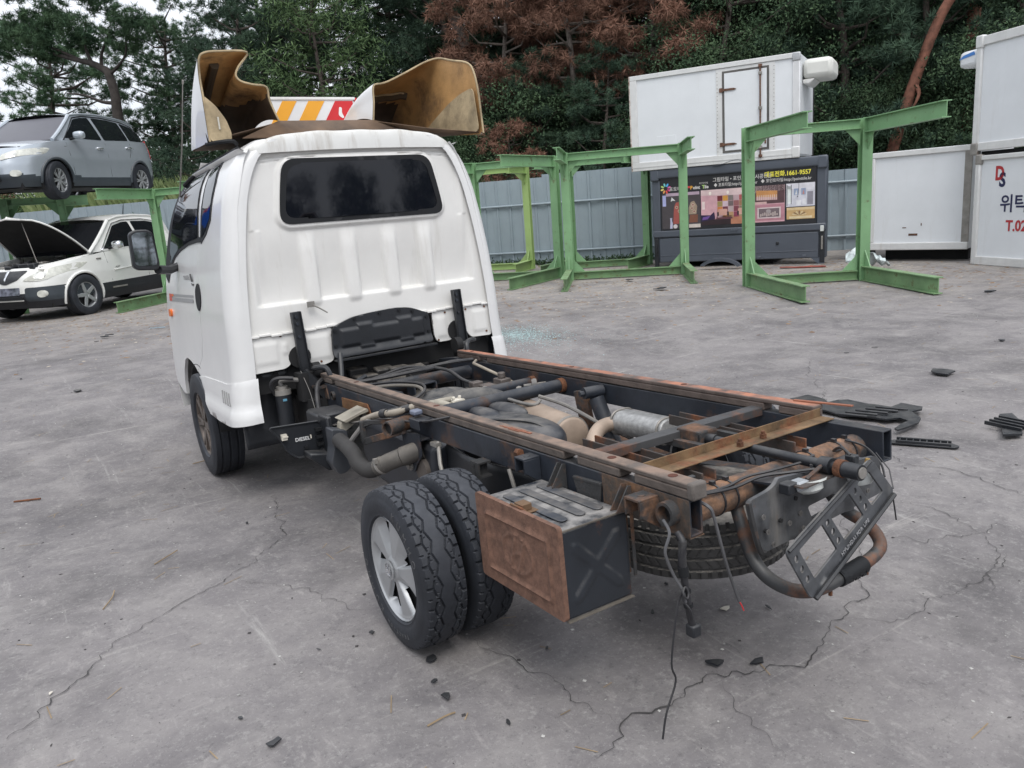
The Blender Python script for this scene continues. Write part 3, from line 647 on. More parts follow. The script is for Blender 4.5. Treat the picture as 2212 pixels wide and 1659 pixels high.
for j in range(ny1+1):
    for i in range(nx1+1):
        x = -.60+1.2*i/nx1
        if j < 5: # header face curling down to the panel groove
            t = j/5; y = CY0-.004+.022*t*t; zt = roofz(x, y+.05); zb = 1.838-.012*(abs(x)/.6)**2; z = zb+(zt-zb)*math.sin(t*PI/2)**.8
        else:
            t = (j-5)/(ny1-5); y = CY0+.018+(3.15-CY0)*t; z = roofz(x, y)
        
        ex = max(0, abs(x)-.505)/.095; y = max(y, y*0+CY0-.004+.022*min(1, j/5)**2+.090*(1-math.sqrt(max(0, 1-ex*ex)))) if j < 8 else max(y, CY0+.090*(1-math.sqrt(max(0, 1-ex*ex))))
        vs.append((x, y, z))
for j in range(ny1):
    for i in range(nx1):
        a = j*(nx1+1)+i; fs.append((a, a+1, a+nx1+2, a+nx1+1))
T_('roof', MB().add(vs, fs), WROOF, smooth=60)
for sgn in (-1, 1):
    vs = []; fs = []
    for i, y in enumerate(np.linspace(CY0+.003, 3.15, 24)):
        for k in range(7):
            t = k/6; a = Vector((sgn*.597, y, roofz(.597, max(y, CY0+.05))-.002)); b = side_fn(sgn)(y_uv(max(y, CY0+.02)), 1.835); c = Vector((sgn*.655, y, 1.875)); vs.append(a*(1-t)**2+c*2*t*(1-t)+b*t*t)
        if i:
            for k in range(6): fs.append((7*i-7+k, 7*i-6+k, 7*i+1+k, 7*i+k))
    T_('roof_side_rail', MB().add(vs, fs), WHITE, smooth=60)
vs = []; fs = []; zs = np.linspace(.32, 1.93, 30)
for i, z in enumerate(zs):
    for k in range(25):
        u = -1+2*k/24; yf = yfront(z); w = cw(min(z, 1.88))-.02*max(0, yf-2.92)**2
        vs.append((w*u, yf-.02+.16*(1-abs(u)**3.0), z))
    if i:
        for k in range(24): fs.append((25*i-25+k, 25*i-24+k, 25*i+1+k, 25*i+k))
T_('cab_front', MB().add(vs, fs), WHITE, smooth=60)
vs = []; fs = []
for i, z in enumerate(np.linspace(1.22, 1.83, 12)):
    for k in range(21):
        u = -.9+1.8*k/20; yf = yfront(z); w = cw(z)-.02*max(0, yf-2.92)**2
        vs.append((w*u, yf-.005+.16*(1-abs(u)**3.0), z))
    if i:
        for k in range(20): fs.append((21*i-21+k, 21*i-20+k, 21*i+1+k, 21*i+k))
T_('windscreen', MB().add(vs, fs), DGLASS, smooth=60)
# ---- pressed rear panel (height field: fluted pockets between four ribs, raised window surround)
def xr(z): return float(np.interp(z, [.7, .91, 1.01, 1.23, 1.57, 1.68, 1.80, 1.835], [.737, .731, .727, .722, .676, .645, .607, .592]))-.004
def clamp(v): return max(0., min(1., v))
def sst(v): v = clamp(v); return v*v*(3-2*v)
WIN = rpoly([(-.475, 1.468), (.485, 1.463), (.465, 1.60), (.425, 1.795), (-.418, 1.80), (-.455, 1.62)], .075, 6)
WINC = (.004, 1.632)
def wind(x, z):
    """signed distance-like measure outside the window outline"""
    hx = float(np.interp(z, [1.465, 1.8], [.48, .42])); hz = .166; r = .07
    qx, qz = abs(x-.004)-(hx-r), abs(z-1.632)-(hz-r)
    return math.hypot(max(qx, 0), max(qz, 0))+min(max(qx, qz), 0)-r
RIBX = (-.345, -.112, .128, .348)
def panel_h(x, z):
    h = 0.
    d = wind(x, z)
    h += .016*sst(1-(d-.012)/.022)                                                     # raised surround
    pock = sst((1.46-z)/.36)*sst((z-1.060)/.010)*sst((.655-abs(x))/.045)
    rib = max([sst(1-(abs(x-c-.008*(1.06-z)*0)-.034)/.020) for c in RIBX])
    h -= .030*pock*(1-rib)
    ribr = max([sst(1-math.hypot(max(0, abs(x-c)-.016), max(0, 1.058-z)*.9)/.034) for c in RIBX])
    h += .010*ribr*sst((1.44-z)/.12)*(1 if z > 1.02 else 0)
    h += .006*sst(1-abs(abs(x)-(.615 if z > 1.45 else .60+.0*z))/.03)*sst((z-1.12)/.2)  # soft vertical crease
    h -= .010*sst(1-abs(z-1.826+.02*(x/.55)**2)/.010)
    h -= .006*sst(1-abs(z-1.812+.03*(x/.55)**2)/.006)
    return h
vs = []; fs = []; NX, NZ = 210, 150
for j in range(NZ+1):
    z = .914+(1.842-.914)*j/NZ
    for i in range(NX+1):
        x = xr(z)*(-1+2*i/NX); vs.append((x, 1.890-panel_h(x, z), z))
for j in range(NZ):
    for i in range(NX): a = j*(NX+1)+i; fs.append((a, a+1, a+NX+2, a+NX+1))
rp = T_('rear_panel', MB().add(vs, fs), WHITED, smooth=80)
b = MB()
for i in range(24): # lower hemmed ledge
    x0, x1 = -.73+1.46*i/24, -.73+1.46*(i+1)/24; b.box(x0, x1, 1.872, 1.892, .905+.004*math.sin(i*2.1), .918+.004*math.sin(i*2.1))
T_('panel_hem', b, WHITED, rp, bevel=.003)
sl = T_('window_seal', MB().patch(WIN, lambda x, z: (x, 1.869, z), .05, holes=[[(WINC[0]+(x-WINC[0])*.93, WINC[1]+(z-WINC[1])*.82) for x, z in WIN]], thick=.03, nrm=(0, 1, 0)), RUBBER, bevel=.006)
T_('rear_window', MB().patch([(WINC[0]+(x-WINC[0])*.95, WINC[1]+(z-WINC[1])*.86) for x, z in WIN], lambda x, z: (x, 1.876-.012*(1-(x/.5)**2), z), .06), DGLASS)
# ---- lower rear panels with scalloped cut-outs and embossed fields
def emb(rects, d=.006):
    def f(x, z):
        h = 0.
        for x0, x1, z0, z1 in rects:
            q = max(abs(x-(x0+x1)/2)-(x1-x0)/2, abs(z-(z0+z1)/2)-(z1-z0)/2); h = max(h, d*sst(-q/.012+.4))
        return h
    return f
for nm, poly, rects in (('lower_panel', rpoly([(-.738, .906), (-.275, .906), (-.287, .724), (-.345, .708), (-.40, .712), (-.425, .745), (-.436, .80), (-.515, .80), (-.527, .74), (-.56, .724), (-.74, .722)], .02), [(-.71, -.585, .76, .875), (-.42, -.30, .745, .875), (-.56, -.53, .80, .86)]),
                         ('lower_panel', rpoly([(.335, .908), (.728, .903), (.727, .712), (.585, .718), (.56, .745), (.545, .80), (.475, .80), (.468, .74), (.44, .722), (.355, .722), (.337, .76)], .02), [(.60, .70, .745, .875), (.355, .42, .75, .87)])):
    e_ = emb(rects)
    lp = T_(nm, MB().patch(poly, lambda x, z, e_=e_: (x, 1.884-e_(x, z), z), .011, thick=.012, nrm=(0, 1, 0)), WHITED, smooth=60)
    bb = MB()
    for x, z in ([(-.715, .89), (-.56, .90), (-.72, .75), (-.45, .885), (-.36, .73)] if poly[0][0] < 0 else [(.42, .89), (.56, .89), (.69, .89), (.69, .74), (.36, .735)]): bb.cyl((x, 1.8835, z), (x, 1.879, z), .006, 8)
    T_('drain_hole', bb, RUST, lp)
e_ = emb([(-.24, .26, .79, .885), (-.20, .22, .80, .87), (-.14, -.05, .77, .905), (.10, .19, .77, .905)], .012)
bp = T_('access_cover', MB().patch(rpoly([(-.298, .735), (.308, .740), (.303, .905), (.19, .952), (.10, .962), (-.06, .955), (-.16, .945), (-.283, .905)], .025), lambda x, z: (x, 1.858-e_(x, z)-.02*sst((.79-z)/.05), z), .0075, thick=.02, nrm=(0, 1, 0)), PLAST, smooth=60)
bb = MB()
for x, z in ((-.27, .885), (-.15, .935), (.0, .945), (.12, .945), (.2, .93), (.285, .885), (.29, .80), (-.275, .80)): bb.cyl((x, 1.86, z), (x, 1.850, z), .009, 8)
T_('bolt_head', bb, RUBBER, bp)
T_('cover_flange', MB().box(-.30, .31, 1.80, 1.845, .722, .730), PLAST, bp)
for sgn, xc in ((-1, -.474), (1, .486)):
    b = MB(); b.beam((xc, 1.85, 1.018), (xc+.005, 1.835, .70), .056, .012, (0, -1, 0)); b.beam((xc-.024, 1.84, 1.018), (xc-.022, 1.825, .70), .006, .03, (0, -1, 0)); b.beam((xc+.024, 1.84, 1.018), (xc+.03, 1.825, .70), .006, .03, (0, -1, 0))
    br = T_('cab_stay_bracket', b, PLAST, bevel=.003)
    T_('bolt_head', MB().cyl((xc, 1.842, .99), (xc, 1.832, .99), .009, 8).cyl((xc, 1.842, .955), (xc, 1.832, .955), .009, 8).cyl((xc, 1.838, .885), (xc, 1.828, .885), .008, 8), FRAMEP, br)
    T_('cab_mount', MB().cyl((xc, 1.90, .775), (xc, 1.875, .775), .06, 18).cyl((xc-.07*sgn, 1.80, .70), (xc-.03*sgn, 1.80, .70), .045, 16).box(xc-.05, xc+.05, 1.77, 1.86, .55, .70), DARK)
    T_('mount_handle', MB().tube(sm([(xc+.05, 1.80, .71), (xc+.02, 1.72, .725), (xc+.06 if sgn < 0 else xc-.06, 1.66, .725), (xc+.075 if sgn < 0 else xc-.075, 1.64, .66), (xc+.075 if sgn < 0 else xc-.075, 1.66, .60)], 5), .014, 8), PLAST)
T_('leaf_clip', MB().box(-.40, -.36, 1.855, 1.862, 1.03, 1.06).tube(sm([(-.38, 1.86, 1.045), (-.34, 1.85, 1.02), (-.30, 1.845, .99)], 4), .004, 6), GALV)
# ---- air deflector: two hollow fibreglass lobes open to the rear, low web between
ER = [(.305, 2.30, 2.05), (.322, 2.30, 2.15), (.333, 2.30, 2.245), (.38, 2.29, 2.258), (.427, 2.28, 2.271), (.546, 2.28, 2.322), (.669, 2.26, 2.378), (.735, 2.2, 2.39), (.742, 2.05, 2.345), (.742, 1.887, 2.299), (.742, 1.818, 2.247), (.742, 1.784, 2.134), (.742, 1.775, 2.0), (.742, 1.768, 1.888)]
BR = [(.31, 2.85, 2.03), (.32, 2.95, 2.03), (.33, 3.0, 2.03), (.38, 3.02, 2.02), (.43, 3.03, 2.02), (.55, 3.02, 2.01), (.66, 2.95, 2.0), (.70, 2.80, 1.97), (.715, 2.6, 1.96), (.72, 2.4, 1.95), (.725, 2.25, 1.94), (.73, 2.08, 1.92), (.735, 1.93, 1.90), (.740, 1.80, 1.886)]
EL = [(-.266, 2.3, 2.053), (-.302, 2.3, 2.163), (-.309, 2.3, 2.235), (-.382, 2.3, 2.248), (-.444, 2.3, 2.265), (-.466, 2.3, 2.296), (-.446, 2.29, 2.34), (-.393, 2.28, 2.412), (-.55, 2.25, 2.405), (-.625, 2.25, 2.395), (-.655, 2.26, 2.365), (-.66, 2.283, 2.272), (-.66, 2.28, 2.18), (-.66, 2.283, 2.10), (-.66, 2.285, 2.03), (-.66, 2.287, 1.98), (-.66, 2.287, 1.95)]
BL = [(-.30, 2.85, 2.03), (-.31, 2.95, 2.03), (-.32, 3.0, 2.03), (-.38, 3.02, 2.02), (-.43, 3.03, 2.02), (-.46, 3.03, 2.02), (-.49, 3.02, 2.01), (-.52, 3.0, 2.0), (-.57, 2.98, 2.0), (-.62, 2.92, 2.0), (-.65, 2.8, 1.97), (-.655, 2.72, 1.965), (-.66, 2.64, 1.96), (-.66, 2.56, 1.956), (-.66, 2.48, 1.953), (-.66, 2.40, 1.951), (-.66, 2.32, 1.950)]
defl = T_('air_deflector', MB().box(-.30, .33, 2.93, 3.0, 1.95, 1.985), WHITE)
def lobe(Ec, Bc, name):
    E2, B2 = sm(Ec, 4), sm(Bc, 4); n = len(E2); K = 28
    n0 = n
    def P(i, t): return E2[i].lerp(B2[i], t)+Vector((0, .05, .10))*(t*(1-t))*2*(1 if E2[i].y > 2.15 else .2)
    vs = [P(i, k/K) for i in range(n) for k in range(K+1)]; fs = [(i*(K+1)+k, i*(K+1)+k+1, (i+1)*(K+1)+k+1, (i+1)*(K+1)+k) for i in range(n-1) for k in range(K)]
    c = Vector((.0, 0, 0))
    for p in E2: c += p/n
    cc = c+Vector((0, -.05, -.12)); outv = []
    o_in = MB().add(vs, fs)
    o_in.m = [1 if (lambda c: c.z < 2.20+.05*noise.noise((c.x*6, c.y*5, c.z*6)) and c.x < .66)(sum((vs[i] for i in f), Vector())/4) else 0 for f in fs]    # old soot line inside the lobes
    o = T_('lobe_inner_face', o_in, [FRP, pm('sooty_fibreglass', (.085, .056, .034), .75, var=.4, scale=5)], defl, smooth=70)
    # outer gel-coat skin a few millimetres outside
    me = o.data; nrm = [v.normal.copy() for v in me.vertices]
    s = sum((1 if nrm[i].dot(me.vertices[i].co-cc) > 0 else -1) for i in range(len(nrm)))
    s = 1 if s > 0 else -1
    for i, v in enumerate(me.vertices): outv.append(v.co+nrm[i]*(.007*s))
    ou = T_('lobe_outer_skin', MB().add(outv, [tuple(p.vertices) for p in me.polygons if not (-.36 < p.center.x < .0 and p.center.z < 2.14)]), WHITE, defl, smooth=70)
    T_('lobe_rim', MB().tube(E2, .0055, 6), FRPL, defl)
    return P
PR = lobe(ER, BR, 'r'); PL = lobe(EL, BL, 'l')
T_('stiffener', MB().tube([PR(round((9+i)*4/3), .30+.018*i)+Vector((0, -.012, -.008)) for i in range(0, 11)], .024, 8), pm('dark_fibreglass', (.075, .055, .035)), defl)
T_('stiffener_scar', MB().tube([PR(round((9+i)*4/3), .30+.018*i)+Vector((-.008, -.034, .004)) for i in range(1, 10)], .007, 6), FRPL, defl)
T_('stiffener', MB().tube([PL(32, .16+.05*i)+Vector((.0, -.012, -.006)) for i in range(0, 9)], .026, 8), pm('dark_fibreglass', (.075, .055, .035), .8, var=.3), defl)
fp_ = T_('rear_flap', MB().patch(rpoly([(-.662, 2.19), (-.604, 2.134), (-.561, 2.063), (-.541, 1.992), (-.547, 1.947), (-.658, 1.950)], .02), lambda x, z: (x, 2.28, z), .04, thick=.008, nrm=(0, 1, 0)), FRPL, defl)
T_('flap_slot', MB().box(-.606, -.598, 2.274, 2.28, 2.01, 2.075), pm('slot_pale', (.5, .48, .42), .6, var=0), fp_)
T_('rear_flap', MB().patch(rpoly([(2.55, 1.965), (2.3, 2.045), (2.1, 2.105), (1.95, 2.135), (1.80, 2.145), (1.778, 1.898), (2.0, 1.922), (2.3, 1.945)], .04), lambda y, z: (.717-.008*(y-1.8), y, z), .05, thick=.006, nrm=(1, 0, 0)), FRPL, defl)
T_('web', MB().add([(-.27, 2.30, 2.052), (.307, 2.30, 2.05), (.33, 2.95, 1.99), (-.30, 2.95, 1.99), (-.52, 2.16, 1.945), (.58, 2.16, 1.94), (-.10, 2.2, 2.0), (.2, 2.2, 2.0)], [(0, 1, 2, 3), (0, 4, 5, 1)]), pm('darkened_fibreglass', (.12, .075, .045), .75, var=.4, scale=5), defl, solid=.006)  # brown darkened so the colour carries the shade of the web's underside
T_('lobe_floor', MB().add([(-.262, 2.30, 2.048), (-.655, 2.285, 1.956), (-.65, 2.8, 1.968), (-.30, 2.95, 1.992)], [(0, 1, 2, 3)]).add([(.303, 2.30, 2.046), (.55, 2.05, 1.96), (.733, 1.80, 1.897), (.72, 2.4, 1.953), (.70, 2.8, 1.972), (.31, 2.95, 1.992)], [(0, 1, 2, 3, 4, 5)]), pm('darkened_fibreglass', (.12, .075, .045)), defl, solid=.005)  # lobe floors share the darkened brown of the web
T_('rubber_foot', MB().tube(sm([(-.665, 2.36, 1.945), (-.62, 2.24, 1.94), (-.56, 2.22, 1.94), (-.535, 2.24, 1.925)], 5), .011, 8), RUBBER, defl)
# striped board box on the roof, ahead of the deflector web
def sgn_box():
    x0, x1, y, z0, z1 = -.34, .50, 3.03, 2.02, 2.305
    r = T_('roof_sign', MB().box(x0, x1, y, y+.16, z0, z1), WHITE, bevel=.006)
    sl = .17; cols = [(-.09, .005, YEL), (.085, .195, YEL), (.27, .50, RED)]
    for a, b_, m in cols:
        hi, lo = (a+sl*.55, b_+sl*.55), (a-sl*.45, b_-sl*.45)
        poly = [(max(x0, lo[0]), z0+.012), (min(lo[1], x1-.004), z0+.012), (min(hi[1], x1-.004), z1-.012), (max(x0, hi[0]), z1-.012)]
        if m is RED: poly = [(lo[0], z0+.012), (x1-.012, z0+.012), (x1-.012, z1-.012), (hi[0], z1-.012)]
        T_('stripe', MB().patch(poly, lambda x, z: (x, y-.003, z), .1, thick=.003, nrm=(0, 1, 0)), m, r)
    T_('top_lip', MB().box(x0-.004, x1+.006, y-.008, y+.165, z1-.006, z1+.012), WHITED, r, bevel=.003)
    T_('end_cap', MB().box(x1+.001, x1+.02, y-.006, y+.166, z0, z1+.008), RED, r, bevel=.004)
    T_('torn_patch', MB().patch(rpoly([(.375, 2.20), (.385, 2.255), (.405, 2.25), (.40, 2.215), (.415, 2.185), (.40, 2.18)], .01), lambda x, z: (x, y-.0045, z), .05), WHITED, r)
sgn_box()
T_('antenna', MB().tube([(-.69, 3.22, 1.74), (-.655, 3.03, 2.06), (-.635, 2.84, 2.36)], [.005, .0038, .0028], 6).cyl((-.635, 2.84, 2.355), (-.633, 2.83, 2.375), .006, 8), GALV)
# ---- door mirror
mr = T_('door_mirror', MB().prism(rpoly([(-1.053, 1.53), (-1.02, 1.549), (-.945, 1.546), (-.915, 1.52), (-.908, 1.33), (-.925, 1.298), (-1.035, 1.308), (-1.060, 1.33)], .02, 4), lambda x, z, k: (x, 3.02+.075*k, z)), PLAST, bevel=.008)
T_('mirror_glass', MB().patch(rpoly([(-1.040, 1.518), (-1.01, 1.533), (-.95, 1.530), (-.928, 1.51), (-.921, 1.35), (-.932, 1.328), (-1.028, 1.333), (-1.045, 1.345)], .012, 3), lambda x, z: (x, 3.017, z), .05), pm('mirror', (.34, .37, .41), .03, 1.0, var=0), mr)
T_('mirror_arm', MB().tube([(-.92, 3.06, 1.30), (-.84, 3.16, 1.29), (-.76, 3.24, 1.31)], .028, 8), PLAST, mr)
# ------------------------------------------------------------------ chassis
# rails: boxed section, x .376-.416, z .546-.643
def rail(sgn):
    b = MB(); xo, xi = .416*sgn, .372*sgn
    path = [(-.936, .546, .643), (-.5, .548, .643), (.3, .552, .640), (.9, .552, .640), (1.35, .540, .640), (1.75, .515, .638), (2.05, .47, .60), (2.6, .42, .55), (3.3, .40, .52)]
    vs = []; fs = []; t = .006
    for y, z0, z1 in path: vs += [(xo, y, z0), (xo, y, z1), (xi, y, z1), (xi, y, z0)]
    for i in range(len(path)-1):
        for k in range(4): fs.append((4*i+k, 4*i+(k+1) % 4, 4*i+4+(k+1) % 4, 4*i+4+k))
    # open rear end with wall thickness
    y, z0, z1 = path[0]; s = 1 if xo > xi else -1
    inn = [(xo-s*t, z0+t), (xo-s*t, z1-t), (xi+s*t, z1-t), (xi+s*t, z0+t)]
    k0 = len(vs); vs += [(x, y, z) for x, z in inn]+[(x, y+.5, z) for x, z in inn]
    for k in range(4):
        fs.append((k, (k+1) % 4, k0+(k+1) % 4, k0+k)); fs.append((k0+k, k0+(k+1) % 4, k0+4+(k+1) % 4, k0+4+k))
    fs.append((k0+4, k0+5, k0+6, k0+7)); b.add(vs, fs)
    return T_('chassis_rail', b, FRAMEP, bevel=.005)
railL, railR = rail(-1), rail(1)
T_('rail_end_section', MB().box(-.4178, -.4162, -.9365, -.60, .5455, .6435).box(-.4178, -.3710, -.9365, -.62, .5440, .5458), pm('rail_end_rust', (.065, .055, .048), .7, var=.3, rust=.55, rscale=6, rustcol=(.16, .085, .045), bump=.3), railL)
# packer beams on the rails, notched where brackets pass
def packer(sgn, y1, mat):
    x0, x1 = sorted((.416*sgn, .370*sgn)); b = MB(); z0, z1 = .6445, .686
    if sgn < 0: notch = [(-.485, -.42), (-.735, -.675), (1.55, 1.60), (.615, .68)]
    else: notch = [(1.36, 1.44), (-.56, -.50)]
    cur = -.95 if sgn < 0 else -.70; b.box(x0, x1, cur, y1, z0+.026, z1)
    for a, c in sorted(notch): b.box(x0+.0005, x1-.0005, cur+.0005, a, z0, z0+.0258); cur = c
    b.box(x0+.0005, x1-.0005, cur, y1-.0005, z0, z0+.0258)
    return T_('packer_beam', b, mat, bevel=.004)
pkl = packer(-1, 1.765, PACK); pkr = packer(1, 1.69, PACKR)
T_('end_cap', MB().box(-.4175, -.3685, -.953, -.930, .6435, .6885), pm('rubber_cap', (.12, .105, .095), .8, var=.3, bump=.3), pkl, bevel=.006)
b = MB()
for y in (-.62, -.86, .45, 1.3): b.cyl((-.393, y, .684), (-.393, y, .6872), .013, 12)
T_('bolt_recess', b, pm('rust_hole', (.09, .03, .018), .95, var=.2), pkl)
b = MB()
for y in (.62, 1.55, -.1): b.cyl((.393, y, .684), (.393, y, .6872), .012, 12)
T_('bolt_recess', b, pm('rust_hole', (.09, .03, .018)), pkr)
T_('torn_strip', MB().beam((.402, -.60, .688), (.425, -.80, .691), .013, .004), pm('red_wood', (.34, .13, .075), .7, var=.2), pkr)
for xy in ((-.393, -.13), (-.40, -.08)):
    b = MB()
    for i in range(9): a = random.uniform(-.5, .5); b.tube([(xy[0]+random.uniform(-.01, .01), xy[1]+random.uniform(-.04, .04), .687), (xy[0]+.02*a, xy[1]-.09, .6885)], .0016, 4)
    T_('splinter', b, pm('splinter_wood', (.30, .12, .07), .8, var=.2), pkl)
# cross members
T_('rear_cross_tube', MB().lathe([(.030, -.372), (.043, -.372), (.043, .372), (.030, .372)], (0, -.84, .575), (1, 0, 0), 28), pm('rusty_tube', (.05, .05, .052), .6, rust=.78, rscale=5, rustcol=(.20, .110, .064), bump=.35, bscale=70))
for x in (-.33, -.24, -.19, .14, .27, .32): T_('cable_tie', MB().lathe([(.0440, -.003), (.0462, -.003), (.0462, .003), (.0440, .003)], (x, -.84, .575), (1, .08, 0), 20).box(x-.006, x+.006, -.85, -.836, .618, .628), WIRE)
T_('rail_tube_stub', MB().lathe([(.023, 0), (.032, 0), (.032, .03), (.023, .03), (.023, 0)], (-.415, -.875, .60), (-1, 0, 0), 24).lathe([(0, 0), (.023, 0)], (-.4175, -.875, .60), (-1, 0, 0), 20), FRAMER, railL)
T_('tube_bore', MB().lathe([(0, .0), (.0228, .0)], (-.419, -.875, .60), (-1, 0, 0), 20), DARK, railL)
b = MB()
for y, z, r, x0 in ((.672, .600, .030, -.372), (.915, .590, .024, -.30)): b.cyl((x0, y, z), (.372, y, z), r, 20)
b.cyl((-.372, 1.57, .575), (.372, 1.57, .575), .036, 20)
ct = T_('cross_tubes', b, FRAMEP)
T_('weld_collar', MB().cyl((.345, .672, .600), (.374, .672, .600), .034, 18).cyl((.345, .915, .590), (.374, .915, .590), .028, 18).cyl((-.372, .672, .600), (-.345, .672, .600), .034, 18), RUST, ct)
b = MB()
for x, y, z in ((.0, 1.49, .555), (-.19, 1.50, .53)):
    b.beam((x, y+.06, z+.04), (x+.03, y-.10, z+.035), .10, .010); b.beam((x-.05, y, z-.03), (x-.05, y-.10, z-.03), .008, .13); b.beam((x+.055, y, z-.03), (x+.075, y-.10, z-.03), .008, .13)
T_('engine_mount', b, FRAMEP, ct, bevel=.003)
T_('mount_bush', MB().cyl((-.03, 1.42, .52), (.075, 1.40, .52), .035, 18).cyl((-.23, 1.42, .50), (-.13, 1.40, .50), .03, 16), PLASTD, ct)
# flat bars, angle, channels of the spare-wheel cradle
T_('flat_bar', MB().beam((-.372, -.452, .652), (.372, -.468, .652), .045, .006).beam((-.372, -.475, .640), (.372, -.491, .640), .005, .028), pm('steel_bar', (.06, .06, .062), .55, .1, var=.2, rust=.38, rscale=4), bevel=.002)
an = T_('steel_angle', MB().beam((-.372, -.700, .661), (.40, -.700, .661), .004, .030).beam((-.372, -.727, .648), (.40, -.727, .648), .050, .004), RUSTY, bevel=.0015)
T_('bolt', MB().cyl((-.01, -.735, .648), (-.01, -.735, .664), .011, 6).cyl((.095, -.73, .648), (.095, -.73, .664), .011, 6).cyl((-.01, -.735, .66), (-.01, -.735, .672), .006, 8).cyl((.095, -.73, .66), (.095, -.73, .672), .006, 8), RUST, an)
ch = [(-.028, .018), (-.028, -.018), (.028, -.018), (.028, .018), (.022, .018), (.022, -.012), (-.022, -.012), (-.022, .018)]
for x in (-.19, .195):
    T_('cradle_channel', MB().prof((x, -.25, .618), (x, -.785, .612), ch), pm('rusty_channel', (.06, .05, .045), .7, rust=.5, rscale=8, bump=.2), bevel=.002)
T_('cradle_bar', MB().beam((-.03, -.40, .622), (-.02, -.62, .622), .022, .022).beam((.15, -.36, .615), (.15, -.62, .615), .02, .02), FRAMER)
cb = T_('winch_bracket', MB().box(-.005, .075, -.565, -.470, .655, .662).box(-.005, .002, -.565, -.470, .595, .655).box(.068, .075, -.565, -.470, .595, .655).box(-.005, .075, -.565, -.558, .60, .655), FRAMER, bevel=.006)
T_('winch_shaft', MB().cyl((.035, -.56, .632), (.035, -.60, .633), .018, 14).cyl((.035, -.60, .633), (.02, -1.06, .640), .0145, 14).cyl((.022, -.985, .639), (.020, -1.02, .640), .023, 16).cyl((.021, -1.045, .640), (.0195, -1.105, .641), .021, 16), PLAST, cb)
T_('winch_shaft_end', MB().cyl((.0195, -1.1055, .641), (.0194, -1.109, .641), .015, 16), GALV, cb)
T_('worn_collar', MB().lathe([(.0175, 0), (.024, 0), (.024, .02), (.0175, .02)], (.0212, -1.035, .640), (-.03, -1, 0), 16), RUST, cb)
# spare tyre lying flat under the cradle
sp = empty('spare_wheel'); sp.parent = truck; sp.location = (.032, -.492, .356); sp.rotation_euler = (math.radians(2), math.radians(90), math.radians(0))
tyre_mesh('tyre', .585, .165, .165, 'rib', TYRED, 420, 60, sp)
MB().lathe([(.165, .06), (.150, .055), (.145, .0), (.12, -.03), (.05, -.035), (.03, -.02)], (0, 0, 0), (1, 0, 0), 40).lathe([(.166, -.066), (.15, -.055), (.145, .0)], (0, 0, 0), (1, 0, 0), 40).build('rim', FRAMEP, sp)
# number plate bracket, dangling plate holder, lamps
def emb_pb(x, z):
    h = .010*sst((abs(x-.055)-.085)/.02)*0
    if .0 < x < .13 and z > .53: h += .004
    h += .010*sst(1-(abs(x+.055)-.008)/.008)*(1 if z < .575 else 0)+.010*sst(1-(abs(x-.185)-.010)/.008)*(1 if z < .565 else 0)
    return h
PB = rpoly([(-.232, .594), (-.15, .604), (-.125, .615), (-.115, .628), (.145, .602), (.305, .588), (.322, .575), (.340, .485), (.325, .470), (.22, .462), (-.01, .447), (-.175, .440), (-.195, .450), (-.215, .52)], .018)
pbk = T_('number_plate_bracket', MB().patch(PB, lambda x, z: (x, -.955-emb_pb(x, z), z), .014, holes=[rpoly([(.0, .518), (.115, .526), (.128, .497), (.118, .489), (.02, .478), (.012, .49)], .008)], thick=.012, nrm=(0, 1, 0)), pm('scuffed_bracket', (.085, .088, .094), .55, var=.35, scale=14, streak=.8, stain=(.24, .22, .19), rust=.12), smooth=60)
T_('rusted_edge', MB().tube(sm([(-.232, -.957, .594), (-.216, -.957, .52), (-.196, -.957, .452), (-.18, -.957, .441)], 4), .008, 6), FRAMER, pbk)
b = MB()
for x, z in ((-.045, .515), (-.035, .47), (.20, .54), (-.09, .50), (-.19, .545), (-.175, .50), (-.155, .46), (.27, .54), (.25, .50)): b.lathe([(.002, 0), (.0075, 0), (.0075, .003), (.002, .003)], (x, -.966, z), (0, -1, 0), 12)
T_('rivet', b, pm('dull_rivet', (.12, .115, .11), .6, var=.2), pbk)
b = MB()
for x, z in ((-.178, .503), (-.06, .56), (-.12, .515)): b.cyl((x, -.960, z), (x, -.9665, z), .006, 10)
T_('hole', b, DARK, pbk)
T_('bracket_arm', MB().beam((-.10, -.85, .60), (-.10, -.95, .612), .05, .006).beam((.25, -.85, .585), (.25, -.95, .58), .06, .006), FRAMEP, pbk)
# holder: frame with two cross straps, hanging askew
c0 = Vector((-.226, .489)); c1 = Vector((.123, .647)); c2 = Vector((.230, .527)); c3 = Vector((-.130, .327))
outer = rpoly([tuple(c0), tuple(c1), tuple(c2), tuple(c3)], .022, 4)
def qd(u, v): return tuple((c0.lerp(c1, u)).lerp(c3.lerp(c2, u), v))
holes = [rpoly([qd(a, .17), qd(b_, .17), qd(b_, .76), qd(a, .76)], .006) for a, b_ in ((.10, .36), (.45, .68), (.78, .92))]
hol_y = lambda x, z: -1.062
slots = []
for u in (.05, .405, .73):
    for v in (.24, .45, .66): slots.append(rrect(-.5, .5, -.5, .5, .45, 3)); slots[-1] = [(qd(u, v)[0]+a*.012-b_*.006, qd(u, v)[1]+b_*.018+a*.006) for a, b_ in slots[-1]]
ph = T_('plate_holder', MB().patch(outer, lambda x, z: (x, hol_y(x, z), z), .02, holes=holes+slots, thick=.006, nrm=(0, 1, 0)), pm('holder_plastic', (.075, .079, .086), .5, var=.25, scale=20, dust=.3, streak=.6, stain=(.21, .20, .185)), bevel=.002)
